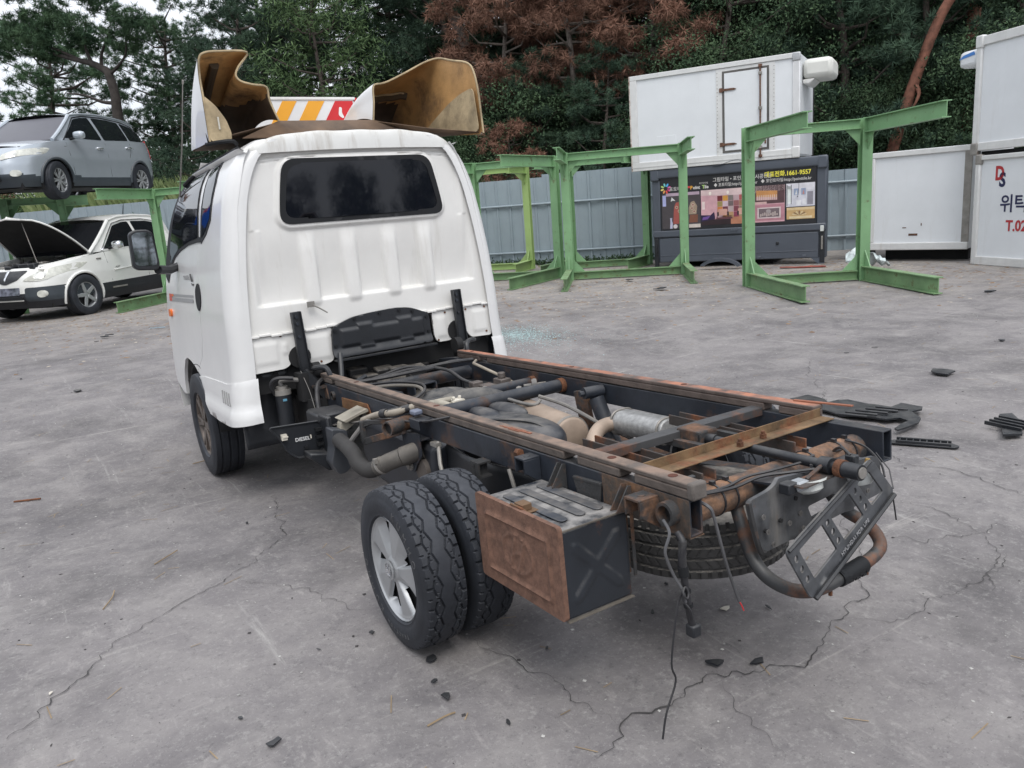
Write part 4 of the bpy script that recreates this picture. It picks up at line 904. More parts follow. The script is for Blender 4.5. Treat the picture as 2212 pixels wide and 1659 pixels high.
T_('holder_lip', MB().tube([(qd(u, .99)[0], hol_y(0, 0)-.006, qd(u, .99)[1]) for u in (.02, .3, .6, .97)], .007, 6).tube([(qd(u, .02)[0], hol_y(0, 0)-.003, qd(u, .02)[1]) for u in (.02, .5, .98)], .005, 6), PLAST, ph)
dx = Vector((c2.x-c3.x, 0, c2.y-c3.y)).normalized()
pz = qd(.36, .92); text('lettering', 'HYUNDAI FOR LIFE', .0155, frame((pz[0], hol_y(0, 0)-.003, pz[1]), dx, (-dx.z, 0, dx.x)), pm('print_grey', (.28, .28, .29), .5, var=0), ph)
T_('holder_string', MB().tube([(.30, -.96, .60), (.27, -1.02, .57), (.225, -1.06, .535)], .002, 5).tube([(.218, -1.06, .532), (.230, -1.06, .48), (.238, -1.06, .44)], .0022, 5), WIRE, ph)
lampA = T_('plate_lamp', MB().lathe([(.048, 0), (.048, -.006), (.036, -.008), (.033, -.028), (.022, -.036), (0, -.037)], (-.035, -.985, .612), (0, .25, 1), 22), LAMPW)
T_('lamp_bracket', MB().prism(rrect(-.11, .03, -1.03, -.975, .012), lambda x, y, k: (x, y, .6145+.004*k+.02*(x+.04))), pm('rusty_channel', (.06, .05, .045)), lampA)
lampB = T_('plate_lamp', MB().lathe([(.045, 0), (.045, -.006), (.036, -.008), (.034, -.036), (.025, -.046), (0, -.048)], (.158, -1.0, .598), (.05, .3, 1), 22), LAMPW)
T_('lamp_screw', MB().cyl((.115, -1.005, .594), (.113, -1.008, .607), .007, 8).cyl((.20, -.998, .60), (.202, -1.0, .614), .007, 8), pm('brass', (.5, .33, .12), .4, .6, var=.2), lampB)
T_('connector', MB().box(.14, .165, -1.0, -.97, .60, .635).box(-.128, -.09, -1.0, -.965, .592, .622), PLAST, lampB, bevel=.004)
T_('socket', MB().box(-.10, -.055, -1.01, -.97, .595, .622), pm('clear_socket', (.32, .34, .36), .2, var=.1), lampA, bevel=.008)
# tubular rear step with rubber tread
stp = [(-.155, -.84, .548), (-.165, -.87, .49), (-.185, -.92, .42), (-.18, -.965, .375), (-.13, -1.0, .335), (-.06, -1.02, .318), (.03, -1.02, .318), (.15, -1.02, .326), (.235, -1.01, .338), (.268, -.985, .358), (.265, -.95, .392), (.235, -.90, .43), (.205, -.86, .50), (.20, -.845, .555)]
st = T_('rear_step_bar', MB().tube(sm(stp, 6), .0185, 14), pm('worn_step_paint', (.035, .037, .04), .5, rust=.42, rscale=7, rustcol=(.15, .065, .035), dust=.3))
b = MB(); b.cyl((.035, -1.02, .318), (.145, -1.02, .326), .0235, 20)
for i in range(7):
    for k in range(6): a = k*PI/3+.5*(i % 2); x = .045+i*.0148; b.box(x-.006, x+.006, -.004, .004, -.006, .006, M=Matrix.Translation((0, -1.02, .319)) @ Matrix.Rotation(a, 4, 'X') @ Matrix.Translation((0, .0195, 0)))
T_('tread_sleeve', b, RUBBER, st)
T_('bolt', MB().cyl((-.0, -1.02, .296), (-.0, -1.02, .282), .006, 6).cyl((.16, -1.02, .303), (.16, -1.02, .29), .006, 6), RUST, st)
# loose wiring at the tail
def wire(name, pts, r, m=WIRE, n=6, k=5, par=truck): return T_(name, MB().tube(sm(pts, k), r, n), m, par)
wire('loose_cable', [(-.372, -.90, .63), (-.36, -.945, .615), (-.349, -.95, .585), (-.33, -.95, .512), (-.311, -.95, .442), (-.29, -.95, .379), (-.274, -.95, .335)], .0045, pm('grey_cable', (.09, .09, .095), .5, var=.2))
wire('cable_core', [(-.274, -.95, .335), (-.268, -.952, .322), (-.262, -.953, .306)], .0018, RED)
hn = wire('conduit', [(-.435, -.91, .56), (-.439, -.93, .54), (-.446, -.93, .497), (-.443, -.93, .465), (-.436, -.93, .403), (-.429, -.93, .345), (-.422, -.93, .312)], .0095, WIRE, 10)
b = MB()
for i in range(26): z = .545-i*.0031; b.lathe([(.0095, 0), (.0108, .0008), (.0095, .0016)], (-.4395-.004*math.sin(i*.1), -.93, z), (0, 0, 1), 10)
T_('ribbing', b, WIRE, hn)
T_('plug', MB().box(-.435, -.405, -.945, -.915, .285, .318), PLAST, hn, bevel=.005)
T_('tape', MB().cyl((-.444, -.93, .48), (-.441, -.93, .455), .0135, 12).cyl((-.438, -.93, .415), (-.437, -.93, .408), .0125, 12).cyl((-.433, -.93, .375), (-.432, -.93, .369), .0125, 12), RUBBER, hn)
wire('loose_wire', [(-.47, -.90, .60), (-.48, -.93, .578), (-.497, -.93, .539), (-.491, -.93, .507), (-.472, -.93, .461), (-.455, -.935, .425), (-.45, -.94, .39)], .004, pm('grey_cable', (.09, .09, .095)))
wire('wire_loop', [(-.452, -.94, .43), (-.462, -.945, .42), (-.455, -.95, .405), (-.444, -.945, .415), (-.45, -.94, .43), (-.458, -.94, .40), (-.445, -.95, .37), (-.436, -.945, .34)], .0028)
wire('loose_wire', [(-.452, -.94, .425), (-.461, -.93, .40), (-.475, -.93, .36), (-.50, -.93, .24), (-.49, -.93, .187), (-.527, -.93, .115), (-.545, -.93, .05)], .0028)
wire('harness', [(-.36, -.875, .64), (-.33, -.885, .625), (-.28, -.88, .615), (-.20, -.885, .61), (-.12, -.90, .622), (-.05, -.93, .622), (.0, -.98, .63)], .0045)
wire('harness', [(-.35, -.86, .645), (-.30, -.865, .618), (-.22, -.87, .612), (-.15, -.88, .625), (-.08, -.90, .628), (.02, -.93, .635)], .004)
wire('harness', [(.0, -.97, .635), (.05, -.93, .63), (.08, -.90, .625), (.12, -.885, .62)], .005)
wire('harness', [(-.06, -1.0, .622), (.0, -1.0, .642), (.06, -.985, .638), (.10, -.96, .625)], .0055, pm('rusty_channel', (.06, .05, .045)))
wire('harness', [(.145, -.985, .635), (.155, -.95, .648), (.19, -.90, .62), (.27, -.87, .60)], .004)
wire('harness', [(.30, -.86, .62), (.335, -.90, .60), (.335, -.95, .56), (.31, -.98, .53)], .0035)
cn = T_('connector_plug', MB().box(-.335, -.297, -.872, -.84, .628, .648).box(-.345, -.315, -.862, -.848, .646, .668), PLAST, bevel=.004)
wire('harness_stub', [(-.385, -.90, .640), (-.36, -.885, .640), (-.33, -.87, .638)], .009)
# ---- left side brackets
b = MB()
for y in (-.405, -.43): b.prism([(-.418, .42), (-.418, .635), (-.43, .638), (-.475, .572), (-.4285, .566), (-.4285, .42)], lambda x, z, k, y=y: (x, y+.004*k, z))
for y in (-.70, -.725): b.prism([(-.418, .38), (-.418, .635), (-.43, .638), (-.475, .572), (-.4285, .566), (-.4285, .38)], lambda x, z, k, y=y: (x, y+.004*k, z))
T_('box_bracket', b, FRAMER, bevel=.001)
T_('box_bracket_plate', MB().prism([(-.47, .60), (-.60, .61), (-.585, .52), (-.50, .52)], lambda y, z, k: (-.4185-.006*k, y, z)).beam((-.420, -.47, .604), (-.420, -.60, .610), .012, .010), FRAMER, bevel=.002)
def lug(y, m, w=.055, d=.06):
    b = MB(); b.box(-.418-d, -.418, y-w/2, y+w/2, .628, .634); b.box(-.418-d, -.418, y-w/2, y-w/2+.005, .585, .628); b.box(-.418-d, -.418, y+w/2-.005, y+w/2, .585, .628)
    b.prism([(-.418, .545), (-.418, .628), (-.418-d, .628), (-.418-d, .59)], lambda x, z, k: (x, y-w/2-.0006+.0056*k, z))
    b.cyl((-.418-d/2, y, .6335), (-.418-d/2, y, .636), .011, 12)
    return T_('mounting_lug', b, m, bevel=.002)
lug(-.265, FRAMEP); lug(-.80, FRAMER, .06, .065)
T_('bolt', MB().cyl((-.445, -.225, .635), (-.445, -.205, .634), .014, 6), RUST)
T_('bump_stop', MB().box(-.47, -.418, .02, .075, .50, .506).box(-.47, -.418, .02, .075, .55, .556).box(-.47, -.464, .02, .075, .506, .55).box(-.47, -.42, .045, .05, .506, .55), FRAMER)
T_('brake_pipe', MB().tube([(-.42, .42, .55), (-.45, .36, .48), (-.46, .30, .36)], .008, 8).box(-.44, -.416, .40, .45, .535, .55).tube([(-.42, -.10, .55), (-.42, -.14, .45), (-.42, -.15, .38)], .007, 8), GALV)
T_('rust_plate', MB().prism([(1.46, .595), (1.30, .60), (1.12, .607), (1.09, .565), (1.16, .548), (1.30, .535), (1.44, .525), (1.465, .54)], lambda y, z, k: (-.4165-.006*k, y, z)), pm('rust_plate', (.20, .105, .045), .9, var=.3, rust=.4, bump=.3), bevel=.002)
T_('rail_port', MB().lathe([(.017, 0), (.023, 0), (.023, .014), (.017, .014)], (-.416, 1.585, .588), (-1, 0, 0), 18).box(-.47, -.416, 1.68, 1.76, .618, .63).prism([(1.76, .62), (1.68, .62), (1.66, .56), (1.70, .56)], lambda y, z, k: (-.4165-.006*k, y, z)), FRAMER)
T_('port_bore', MB().lathe([(0, 0), (.017, 0)], (-.4225, 1.585, .588), (-1, 0, 0), 18), DARK)
cs = T_('tube_stub', MB().lathe([(.024, 0), (.031, 0), (.031, .135), (.024, .135), (.024, .02)], (-.416, .66, .597), (-1, -.35, 0), 22), FRAMER)
T_('stub_bore', MB().lathe([(0, 0), (.024, 0)], Vector((-.416, .66, .597))+Vector((-1, -.35, 0)).normalized()*.12, (-1, -.35, 0), 18), DARK, cs)
hg = T_('spring_hanger', MB().prism(rpoly([(.672, .555), (.50, .578), (.497, .485), (.555, .44), (.585, .40), (.635, .405), (.645, .43)], .012), lambda y, z, k: (-.455-.006*k, y, z)).box(-.455, -.40, .50, .67, .545, .552), FRAMEP, bevel=.002)
T_('pivot_bolt', MB().cyl((-.461, .61, .425), (-.478, .61, .425), .014, 6).cyl((-.461, .61, .425), (-.468, .61, .425), .019, 16), GALV, hg)
T_('spring_bush', MB().cyl((-.45, .545, .415), (-.33, .545, .415), .05, 20), pm('bush', (.10, .085, .075), .8, var=.2), hg)
T_('leaf_spring', MB().beam((-.40, .57, .40), (-.40, .0, .36), .06, .03).beam((-.40, .0, .36), (-.40, -.60, .42), .06, .03).beam((.40, .57, .40), (.40, .0, .36), .06, .03).beam((.40, .0, .36), (.40, -.60, .42), .06, .03), FRAMER)
T_('spring_pad', MB().box(-.47, -.36, .44, .52, .352, .362), FRAMER)
T_('rear_axle', MB().cyl((-.60, 0, .295), (.60, 0, .295), .045, 18).lathe([(0, -.14), (.08, -.13), (.13, -.05), (.13, .05), (.08, .13), (0, .14)], (0, 0, .295), (1, 0, 0), 20).cyl((0, .12, .31), (0, 2.2, .42), .035, 14), DARK)
# square-section bracket, hoses and fuel filler on the left
T_('hose_bracket', MB().beam((-.55, .872, .592), (-.55, .868, .50), .02, .03).beam((-.55, .868, .502), (-.47, .62, .575), .02, .03, (0, 0, 1)).beam((-.55, .872, .585), (-.45, .70, .598), .012, .02).tube([(-.55, .86, .57), (-.50, .80, .592), (-.45, .74, .60)], .006, 6), FRAMER, bevel=.003)
tank = T_('fuel_tank', MB().prism(rpoly([(.44, .53), (1.12, .53), (1.25, .46), (1.25, .33), (1.10, .25), (.78, .23), (.50, .28)], .05, 4), lambda y, z, k: (-.43+.36*k, y, z)), pm('tank_plastic', (.030, .034, .043), .38, var=.12, dust=.4, dustcol=(.15, .14, .13)), bevel=.035)
T_('inner_mud_guard', MB().patch(rpoly([(-.30, .53), (.46, .53), (.50, .40), (.46, .22), (-.10, .20), (-.32, .30)], .04), lambda y, z: (-.385-.02*math.sin(y*9), y, z), .05), PLAST, solid=.006)
T_('filler_neck', MB().tube([(-.50, .60, .475), (-.545, .64, .455), (-.575, .70, .425)], [.037, .036, .034], 18).cyl((-.43, .55, .50), (-.50, .60, .475), .040, 18).lathe([(.0345, 0), (.036, .004), (.0345, .008)], (-.55, .65, .45), (-.5, .75, -.4), 18), pm('dusty_neck', (.085, .078, .070), .7, var=.25, dust=.4), tank)
T_('hose_clamp', MB().lathe([(.0345, -.006), (.038, -.006), (.038, .006), (.0345, .006)], (-.562, .675, .438), (-.3, .7, -.45), 18).box(-.60, -.585, .655, .675, .455, .475), GALV, tank)
wire('filler_hose', [(-.57, .695, .428), (-.60, .73, .415), (-.62, .78, .435), (-.62, .82, .465), (-.615, .88, .478), (-.60, .96, .475), (-.59, 1.08, .48)], .034, pm('dusty_hose', (.036, .034, .033), .75, var=.2), 16, 6)
wire('breather_hose', [(-.60, .95, .47), (-.585, .92, .51), (-.56, .90, .545), (-.53, .89, .575), (-.50, .87, .59)], .011, WIREG, 8)
T_('breather_pipe', MB().tube(sm([(-.52, .94, .578), (-.50, .86, .605), (-.49, .765, .628), (-.475, .68, .642), (-.43, .645, .655), (-.40, .62, .662)], 5), .0145, 10), pm('cream_pipe', (.33, .29, .235), .6, var=.25, dust=.3))
T_('pipe_sleeve', MB().tube([(-.483, .72, .636), (-.455, .665, .648), (-.42, .64, .657)], .017, 10).cyl((-.492, .775, .626), (-.485, .735, .633), .02, 12), WIRE)
wire('long_cable', [(-.54, 1.30, .50), (-.46, 1.20, .545), (-.46, 1.02, .565), (-.46, .80, .590), (-.46, .538, .622), (-.45, .40, .645), (-.41, .30, .668)], .0055)
wire('long_cable', [(-.54, 1.28, .505), (-.48, 1.0, .56), (-.46, .90, .58), (-.44, .72, .60)], .004, WIREG)
T_('cable_block', MB().box(-.47, -.43, .50, .545, .652, .672), pm('blue_grey_plastic', (.16, .18, .24), .4, var=.2), bevel=.006)
T_('stub_lug', MB().box(-.475, -.418, .46, .545, .632, .640).box(-.475, -.469, .46, .545, .60, .632), FRAMEP, bevel=.003)
# open filler flap lettered on its inner face, with hinge box
FL = rpoly([(-.836, .552), (-.605, .538), (-.582, .50), (-.60, .41), (-.632, .38), (-.725, .385), (-.765, .42), (-.80, .50)], .012)
fl = T_('filler_flap', MB().prism(FL, lambda x, z, k: (x, 1.30+.012*k, z)), PLAST, bevel=.004)
T_('flap_rim', MB().tube([(x, 1.298, z) for x, z in FL], .005, 6, closed=True), PLAST, fl)
text('lettering', 'DIESEL', .024, frame((-.727, 1.2985, .4635), (1, 0, -.04), (.04, 0, 1)), pm('print_white', (.6, .6, .6), .5, var=0), fl, bold=.0005)
T_('flap_clip', MB().box(-.79, -.765, 1.28, 1.30, .485, .512).box(-.785, -.762, 1.275, 1.295, .497, .503).box(-.655, -.65, 1.29, 1.299, .466, .482), CREAM, fl)
T_('flap_hinge', MB().box(-.63, -.575, 1.275, 1.30, .425, .44).box(-.63, -.575, 1.275, 1.30, .46, .475).box(-.63, -.575, 1.275, 1.30, .495, .51).box(-.69, -.675, 1.285, 1.30, .42, .435), RUBBER, fl)
hb = T_('filler_housing', MB().prism(rpoly([(-.612, .530), (-.54, .510), (-.548, .335), (-.572, .318), (-.605, .316), (-.632, .375), (-.612, .44)], .012), lambda x, z, k: (x, 1.10+.09*k, z)), pm('grey_black_plastic', (.05, .054, .062), .45, var=.1), bevel=.008)
T_('housing_tail', MB().prism([(-.70, .42), (-.60, .40), (-.585, .32), (-.62, .318), (-.70, .395)], lambda x, z, k: (x, 1.19+.1*k, z)).box(-.60, -.575, 1.19, 1.32, .36, .57), PLAST, hb, bevel=.008)
T_('housing_bracket', MB().prism(rpoly([(-.56, .50), (-.55, .545), (-.425, .565), (-.42, .53), (-.47, .535), (-.53, .50)], .01), lambda x, z, k: (x, 1.14+.05*k, z)).prism(rpoly([(-.555, .555), (-.43, .592), (-.425, .575), (-.47, .568), (-.54, .545)], .008), lambda x, z, k: (x, 1.10+.12*k, z)), pm('dusty_cream', (.36, .33, .27), .7, var=.3, rust=.15), hb, bevel=.004)
# ---- tool box with rusted lid
tb = T_('tool_box', MB().box(-.652, -.43, -.712, -.312, .322, .566), pm('toolbox_paint', (.020, .024, .031), .42, var=.15, rust=.10, dust=1.0, dustcol=(.30, .285, .27), bump=.06), bevel=.006)
for k in range(3):
    x = -.475-.06*k; T_('top_rib', MB().prism(rrect(x-.015, x+.015, -.66, -.36, .0145, 4), lambda a, b_, k2: (a, b_, .5672+.004*k2)), pm('toolbox_rib', (.042, .048, .060), .45, var=.2, dust=.3), tb, bevel=.002)
def xh(x, z):
    a, c = (x+.541)/.085, (z-.444)/.085
    if max(abs(a), abs(c)) > 1.0: return 0
    d = min(abs(a-c), abs(a+c))*.060*sst((1.0-max(abs(a), abs(c)))/.08+.2)**0; m = max(abs(a), abs(c))
    return .0038*sst(1-max(0, min(abs(a-c), abs(a+c))*.060-.008)/.011)*sst((1-m)/.10)
T_('pressed_end', MB().patch([(-.645, .328), (-.436, .328), (-.436, .560), (-.645, .560)], lambda x, z: (x, -.7135-xh(x, z), z), .006), pm('toolbox_paint', (.03, .034, .041)), tb, smooth=70)
T_('seam', MB().beam((-.652, -.7135, .5675), (-.43, -.7135, .5675), .004, .004).beam((-.652, -.716, .3205), (-.43, -.716, .3205), .012, .003).beam((-.43, -.7135, .32), (-.43, -.7135, .568), .004, .004), pm('seam_dust', (.17, .15, .125), .8, var=.3), tb)
dlid = rrect(-.722, -.302, .325, .585, .012, 3)
def lidh(y, z):
    q = max(abs(y+.515)-.155, abs(z-.452)-.085); h = .008*sst(1-abs(q)/.007)
    e = math.hypot((y+.515)/.075, (z-.452)/.055); h += .0045*sst(1-abs(e-1)/.13)
    if e < .86:
        for o in (-.022, .022): h = max(h, .0045*sst(1-abs((y+.515)-o-(z-.452)*-.35)/.010))
        h = max(h, .0045*sst(1-abs((z-.452)-(y+.515)*-.35)/.009)*(1 if abs(y+.515) < .03 else 0))
    return h
lid = T_('box_lid', MB().patch(dlid, lambda y, z: (-.664-lidh(y, z), y, z), .0065, thick=.014, nrm=(1, 0, 0)), RUSTDOOR, tb, smooth=50)
T_('lid_latch', MB().box(-.648, -.60, -.545, -.475, .569, .573).tube([(-.64, -.555, .574), (-.652, -.54, .588), (-.652, -.485, .588), (-.64, -.47, .574)], .004, 6).box(-.645, -.612, -.53, -.49, .573, .592), pm('rusty_latch', (.15, .09, .05), .7, .2, rust=.5), tb, bevel=.002)
# ---- rear twin wheels, both sides, and front wheels
def wheel(x, y, z, mirror=False):
    w = empty('wheel'); w.parent = truck; w.location = (x, y, z)
    if mirror: w.rotation_euler = (0, 0, PI)
    return w
w1 = wheel(-.774, -.010, .297)
t1 = tyre_mesh('tyre', .536, .126, .172, 'hex', TYRE, 560, 74, w1)
HX = -.060
hubcap_mesh('hub_cap', .166, SILVER, HX-.004, w1, 5, .55)
MB().lathe([(.19, .055), (.172, .048), (.168, -.048), (.176, -.058), (.171, -.064), (.166, -.058)], (0, 0, 0), (1, 0, 0), 40).build('rim', SILVER, w1)
disc('wheel_disc', .168, -.03, DARK, w1)
b = MB().lathe([(.030, 0), (.032, .004), (.026, .0055)], (HX-.0125, 0, 0), (-1, 0, 0), 24); hcb = b.build('hub_badge_ring', SILVER, w1)
b = MB()
for s in (-1, 1): b.beam((HX-.0195, .010*s+.006, -.012), (HX-.0195, .010*s-.006, .012), .005, .004, (-1, 0, 0))
b.beam((HX-.0195, -.010, .002), (HX-.0195, .010, -.002), .005, .004, (-1, 0, 0)); b.lathe([(.0165, 0), (.019, .0), (.019, .004), (.0165, .004)], (HX-.017, 0, 0), (-1, 0, 0), 20)
b.build('hub_badge', CHROME, w1)
LET = pm('tyre_lettering', (.075, .077, .08), .6, var=0)
def ring_text(s, rr, a0, da, size, par, x):
    for i, ch_ in enumerate(s):
        a = a0-da*i; M = frame((x, rr*math.cos(a), rr*math.sin(a)), (0, math.sin(a), -math.cos(a)), (0, math.cos(a), math.sin(a)))
        if ch_ != ' ': text('tyre_letter', ch_, size, M, LET, par, .0008, 'CENTER')
# letters face -X: reading direction runs with -Y at the top
def ring_text_l(s, rr, a0, da, size, par, x):
    for i, ch_ in enumerate(s):
        if ch_ == ' ': continue
        a = a0+da*i; r_ = Vector((0, math.cos(a), math.sin(a))); tn = Vector((0, -math.sin(a), math.cos(a)))
        text('tyre_letter', ch_, size, frame(Vector((x, 0, 0))+r_*rr, tn*(1 if math.sin(a) > -2 else 1), r_), LET, par, .0008, 'CENTER')
ring_text_l('KUMHO', .203, 1.95, .20, .034, w1, -.0735)
ring_text_l('TRACTION', .212, 4.35, .10, .020, w1, -.0735)
ring_text_l('KUMHO', .203, 5.3, .20, .034, w1, -.0735)
def clone_wheel(x, y, z, rot=0., keep=('tyre', 'rim', 'wheel_disc')):
    w = wheel(x, y, z); w.rotation_euler = (rot, 0, 0)
    for ch_ in list(w1.children):
        if ch_.name.split('.')[0] in keep: c = ch_.copy(); COL.objects.link(c); c.parent = w
    return w
clone_wheel(-.600, -.010, .297, .4); clone_wheel(.600, -.010, .297, 1.1); clone_wheel(.774, -.010, .297, 2.)
wf = wheel(-.770, 2.86, .325)
tyre_mesh('tyre', .65, .165, .200, 'road', TYRE, 160, 50, wf)
alloy('rim', .198, .14, BRONZE, wf, 6, True, -.076, .018); disc('brake_disc', .15, .0, DARK, wf)
wf2 = wheel(.770, 2.86, .325, True)
for ch_ in list(wf.children): c = ch_.copy(); COL.objects.link(c); c.parent = wf2
# ---- behind and under the cab
T_('wheel_well', MB().box(-.66, .66, 1.95, 3.60, .60, .72).box(-.64, -.60, 2.3, 3.5, .35, .60).box(.60, .64, 2.3, 3.5, .35, .60).box(-.72, .72, 1.935, 1.96, .60, .74), DARK)
vs = []; fs = []
for i in range(20):
    for k in range(13):
        z = .712-.40*k/12; x = -.80+.26*i/19; y = 1.93+.06*math.sin(k/12*PI*.6)+.012*sst(math.sin(i/19*PI*6))*(1 if k < 9 else 0)-(.05*(k-8)/4 if k > 8 else 0)*.3; vs.append((x, y+.18*(1-(i/19))**2*0, z))
for i in range(19):
    for k in range(12): fs.append((i*13+k, i*13+k+1, i*13+14+k, i*13+13+k))
T_('mud_guard', MB().add(vs, fs), PLAST, solid=.006)
T_('mud_guard', MB().add([(-x, y, z) for x, y, z in vs], fs), PLAST, solid=.006)
arcp = [(-.60, 2.86+.375*math.cos(t), .33+.375*math.sin(t)) for t in np.linspace(.0, PI, 22)]
vs = []; fs = []
for i, p in enumerate(arcp):
    vs += [(-.828, p[1], p[2]), (-.60, p[1], p[2])]
    if i: fs.append((2*i-2, 2*i-1, 2*i+1, 2*i))
T_('arch_liner', MB().add(vs, fs), DARK, solid=.004)
T_('dark_backing', MB().box(-.60, -.40, 1.99, 2.01, .28, .72).box(-.50, -.40, 1.70, 1.99, .36, .56), DARK)  # plain dark panels backing the gap beside the canister
can = T_('filter_canister', MB().cyl((-.60, 1.86, .435), (-.60, 1.86, .595), .042, 18), PLAST)
T_('canister_cap', MB().cyl((-.60, 1.86, .595), (-.60, 1.86, .622), .045, 18).cyl((-.60, 1.86, .622), (-.60, 1.86, .640), .03, 14), GALV, can)
T_('canister_mark', MB().box(-.615, -.595, 1.815, 1.819, .565, .577), pm('blue_print', (.12, .30, .42), .5, var=0), can)
wire('canister_hose', [(-.60, 1.86, .64), (-.60, 1.86, .665), (-.56, 1.83, .67), (-.50, 1.80, .66)], .012, WIREG, 8)
wire('canister_hose', [(-.64, 1.86, .60), (-.66, 1.84, .66), (-.63, 1.82, .69), (-.55, 1.80, .68)], .010, WIRE, 8)
wire('battery_cable', [(-.425, 1.72, .655), (-.455, 1.70, .64), (-.48, 1.66, .59), (-.50, 1.60, .53), (-.52, 1.52, .47)], .013, WIRE, 8)
wire('thin_wire', [(-.505, 1.80, .71), (-.50, 1.72, .62), (-.505, 1.66, .55), (-.515, 1.60, .50)], .002, WIREG, 5)
T_('stay', MB().beam((-.49, 1.80, .70), (-.40, 1.70, .56), .02, .05).beam((.49, 1.80, .70), (.42, 1.70, .56), .02, .05), PLAST)
T_('battery_tray', MB().box(-.60, -.44, 1.30, 1.50, .46, .56).box(-.56, -.46, 1.52, 1.62, .45, .54), PLAST, bevel=.01)
# engine and gearbox lumps in the shade under the cab back
ENG = pm('greasy_engine', (.025, .025, .026), .65, .2, var=.4, scale=18, rust=.12, dust=.4)
b = MB(); b.box(-.20, .20, 1.80, 2.9, .42, .62); b.cyl((-.12, 1.75, .50), (.16, 1.75, .50), .10, 18); b.cyl((-.02, 1.62, .47), (-.02, 1.95, .47), .12, 18)
for i in range(26): x = random.uniform(-.28, .28); y = random.uniform(1.66, 1.98); z = random.uniform(.50, .64); s = random.uniform(.02, .06); b.box(-s, s, -s*.7, s*.7, -s*.5, s*.4, M=Matrix.Translation((x, y, z)) @ Matrix.Rotation(random.uniform(-.3, .3), 4, 'X'))
T_('engine', b, ENG, bevel=.008)
b = MB(); b.cyl((-.12, 1.0, .47), (.02, 1.45, .48), .085, 18).cyl((.12, 1.02, .45), (.05, 1.50, .47), .05, 14)
for i in range(16): x = random.uniform(-.30, .25); y = random.uniform(1.05, 1.5); z = random.uniform(.42, .52); s = random.uniform(.02, .05); b.box(-s, s, -s, s, -s*.5, s*.5, M=Matrix.Translation((x, y, z)) @ Matrix.Rotation(random.uniform(-.3, .3), 4, 'Y'))
T_('gearbox', b, ENG, bevel=.008)
T_('hand_stay', MB().tube([(-.345, 1.66, .60), (-.32, 1.70, .69), (-.30, 1.74, .775)], .014, 8).tube([(-.35, 1.62, .62), (-.28, 1.60, .635), (-.22, 1.62, .65)], .012, 8), PLAST)
for o in range(3):
    wire('loom', [(-.36, 1.50, .65-.01*o), (-.20, 1.44+.03*o, .655), (-.05, 1.42+.03*o, .66+.01*o), (.10, 1.45+.02*o, .655), (.22, 1.50, .66), (.33, 1.47+.02*o, .655)], .010-.002*o, WIRE, 8)
wire('loom', [(.10, 1.45, .655), (.14, 1.36, .64), (.16, 1.26, .60), (.20, 1.20, .575)], .009, WIRE, 8)
wire('loom', [(.33, 1.44, .66), (.22, 1.42, .67), (.14, 1.44, .668), (.06, 1.47, .66)], .010, WIRE, 8)
wire('pipe_run', [(-.36, 1.30, .645), (-.25, 1.22, .65), (-.17, 1.10, .645), (-.20, .98, .63), (-.30, .90, .62)], .008, pm('dusty_pipe', (.16, .145, .125), .7, var=.2), 8)
wire('pipe_run', [(-.33, 1.36, .65), (-.22, 1.25, .66), (-.14, 1.13, .65), (-.18, 1.0, .64), (-.28, .90, .63)], .007, WIRE, 8)
T_('brake_rod', MB().tube([(.34, 1.42, .655), (.30, 1.38, .65), (.33, 1.20, .605), (.355, .96, .545)], .008, 8), pm('cream_pipe', (.33, .29, .235)))
T_('valve', MB().box(.20, .27, 1.10, 1.18, .55, .575).box(.27, .33, 1.06, 1.14, .565, .60).cyl((.30, 1.10, .60), (.30, 1.10, .63), .02, 10).box(.17, .23, 1.17, 1.22, .56, .59), pm('valve_metal', (.14, .12, .11), .6, .3, var=.3, rust=.3), bevel=.005)
for x, y, z in ((.30, .80, .60), (.20, .78, .585), (.12, .96, .58)):
    T_('rubber_hanger', MB().lathe([(.0, -.012), (.026, -.012), (.030, 0), (.026, .012), (0, .012)], (x, y, z), (.8, -.5, .1), 16).cyl((x-.05, y+.02, z), (x+.05, y-.02, z), .008, 8), WIREG)
# plastic reservoir with lobes between the rails
def blob(name, c, r, mat, par=truck, n=(28, 18), pw=.6):
    vs = []; fs = []; nu, nv = n
    for j in range(nv+1):
        ph = -PI/2+PI*j/nv
        for i in range(nu):
            th = 2*PI*i/nu; sp_ = lambda v: math.copysign(abs(v)**pw, v)
            vs.append((c[0]+r[0]*sp_(math.cos(ph))*sp_(math.cos(th)), c[1]+r[1]*sp_(math.cos(ph))*sp_(math.sin(th)), c[2]+r[2]*sp_(math.sin(ph))))
    for j in range(nv):
        for i in range(nu): fs.append((j*nu+i, j*nu+(i+1) % nu, (j+1)*nu+(i+1) % nu, (j+1)*nu+i))
    return MB().add(vs, fs).build(name, mat, par, smooth=70)
RSM = pm('reservoir_plastic', (.024, .027, .034), .42, var=.12, dust=.7, dustz=.5, dustcol=(.16, .15, .14))
rs = blob('reservoir', (-.13, .36, .51), (.17, .27, .085), RSM, truck, (48, 30), .72)
blob('reservoir_lobe', (-.12, .56, .575), (.045, .13, .03), RSM, rs, (32, 20), .95); blob('reservoir_lobe', (-.02, .54, .578), (.05, .14, .03), RSM, rs, (32, 20), .95)
T_('reservoir_seam', MB().tube(sm([(-.25, .42, .60), (-.16, .30, .602), (-.10, .20, .59), (-.07, .12, .55)], 5), .006, 6), PLASTD, rs)
du = T_('air_duct', MB().tube(sm([(-.24, 1.02, .575), (-.12, 1.02, .585), (.0, 1.0, .575), (.06, .96, .545)], 6), [.028+.02*math.sin(i/18*PI) for i in range(19)], 14), PLASTD)
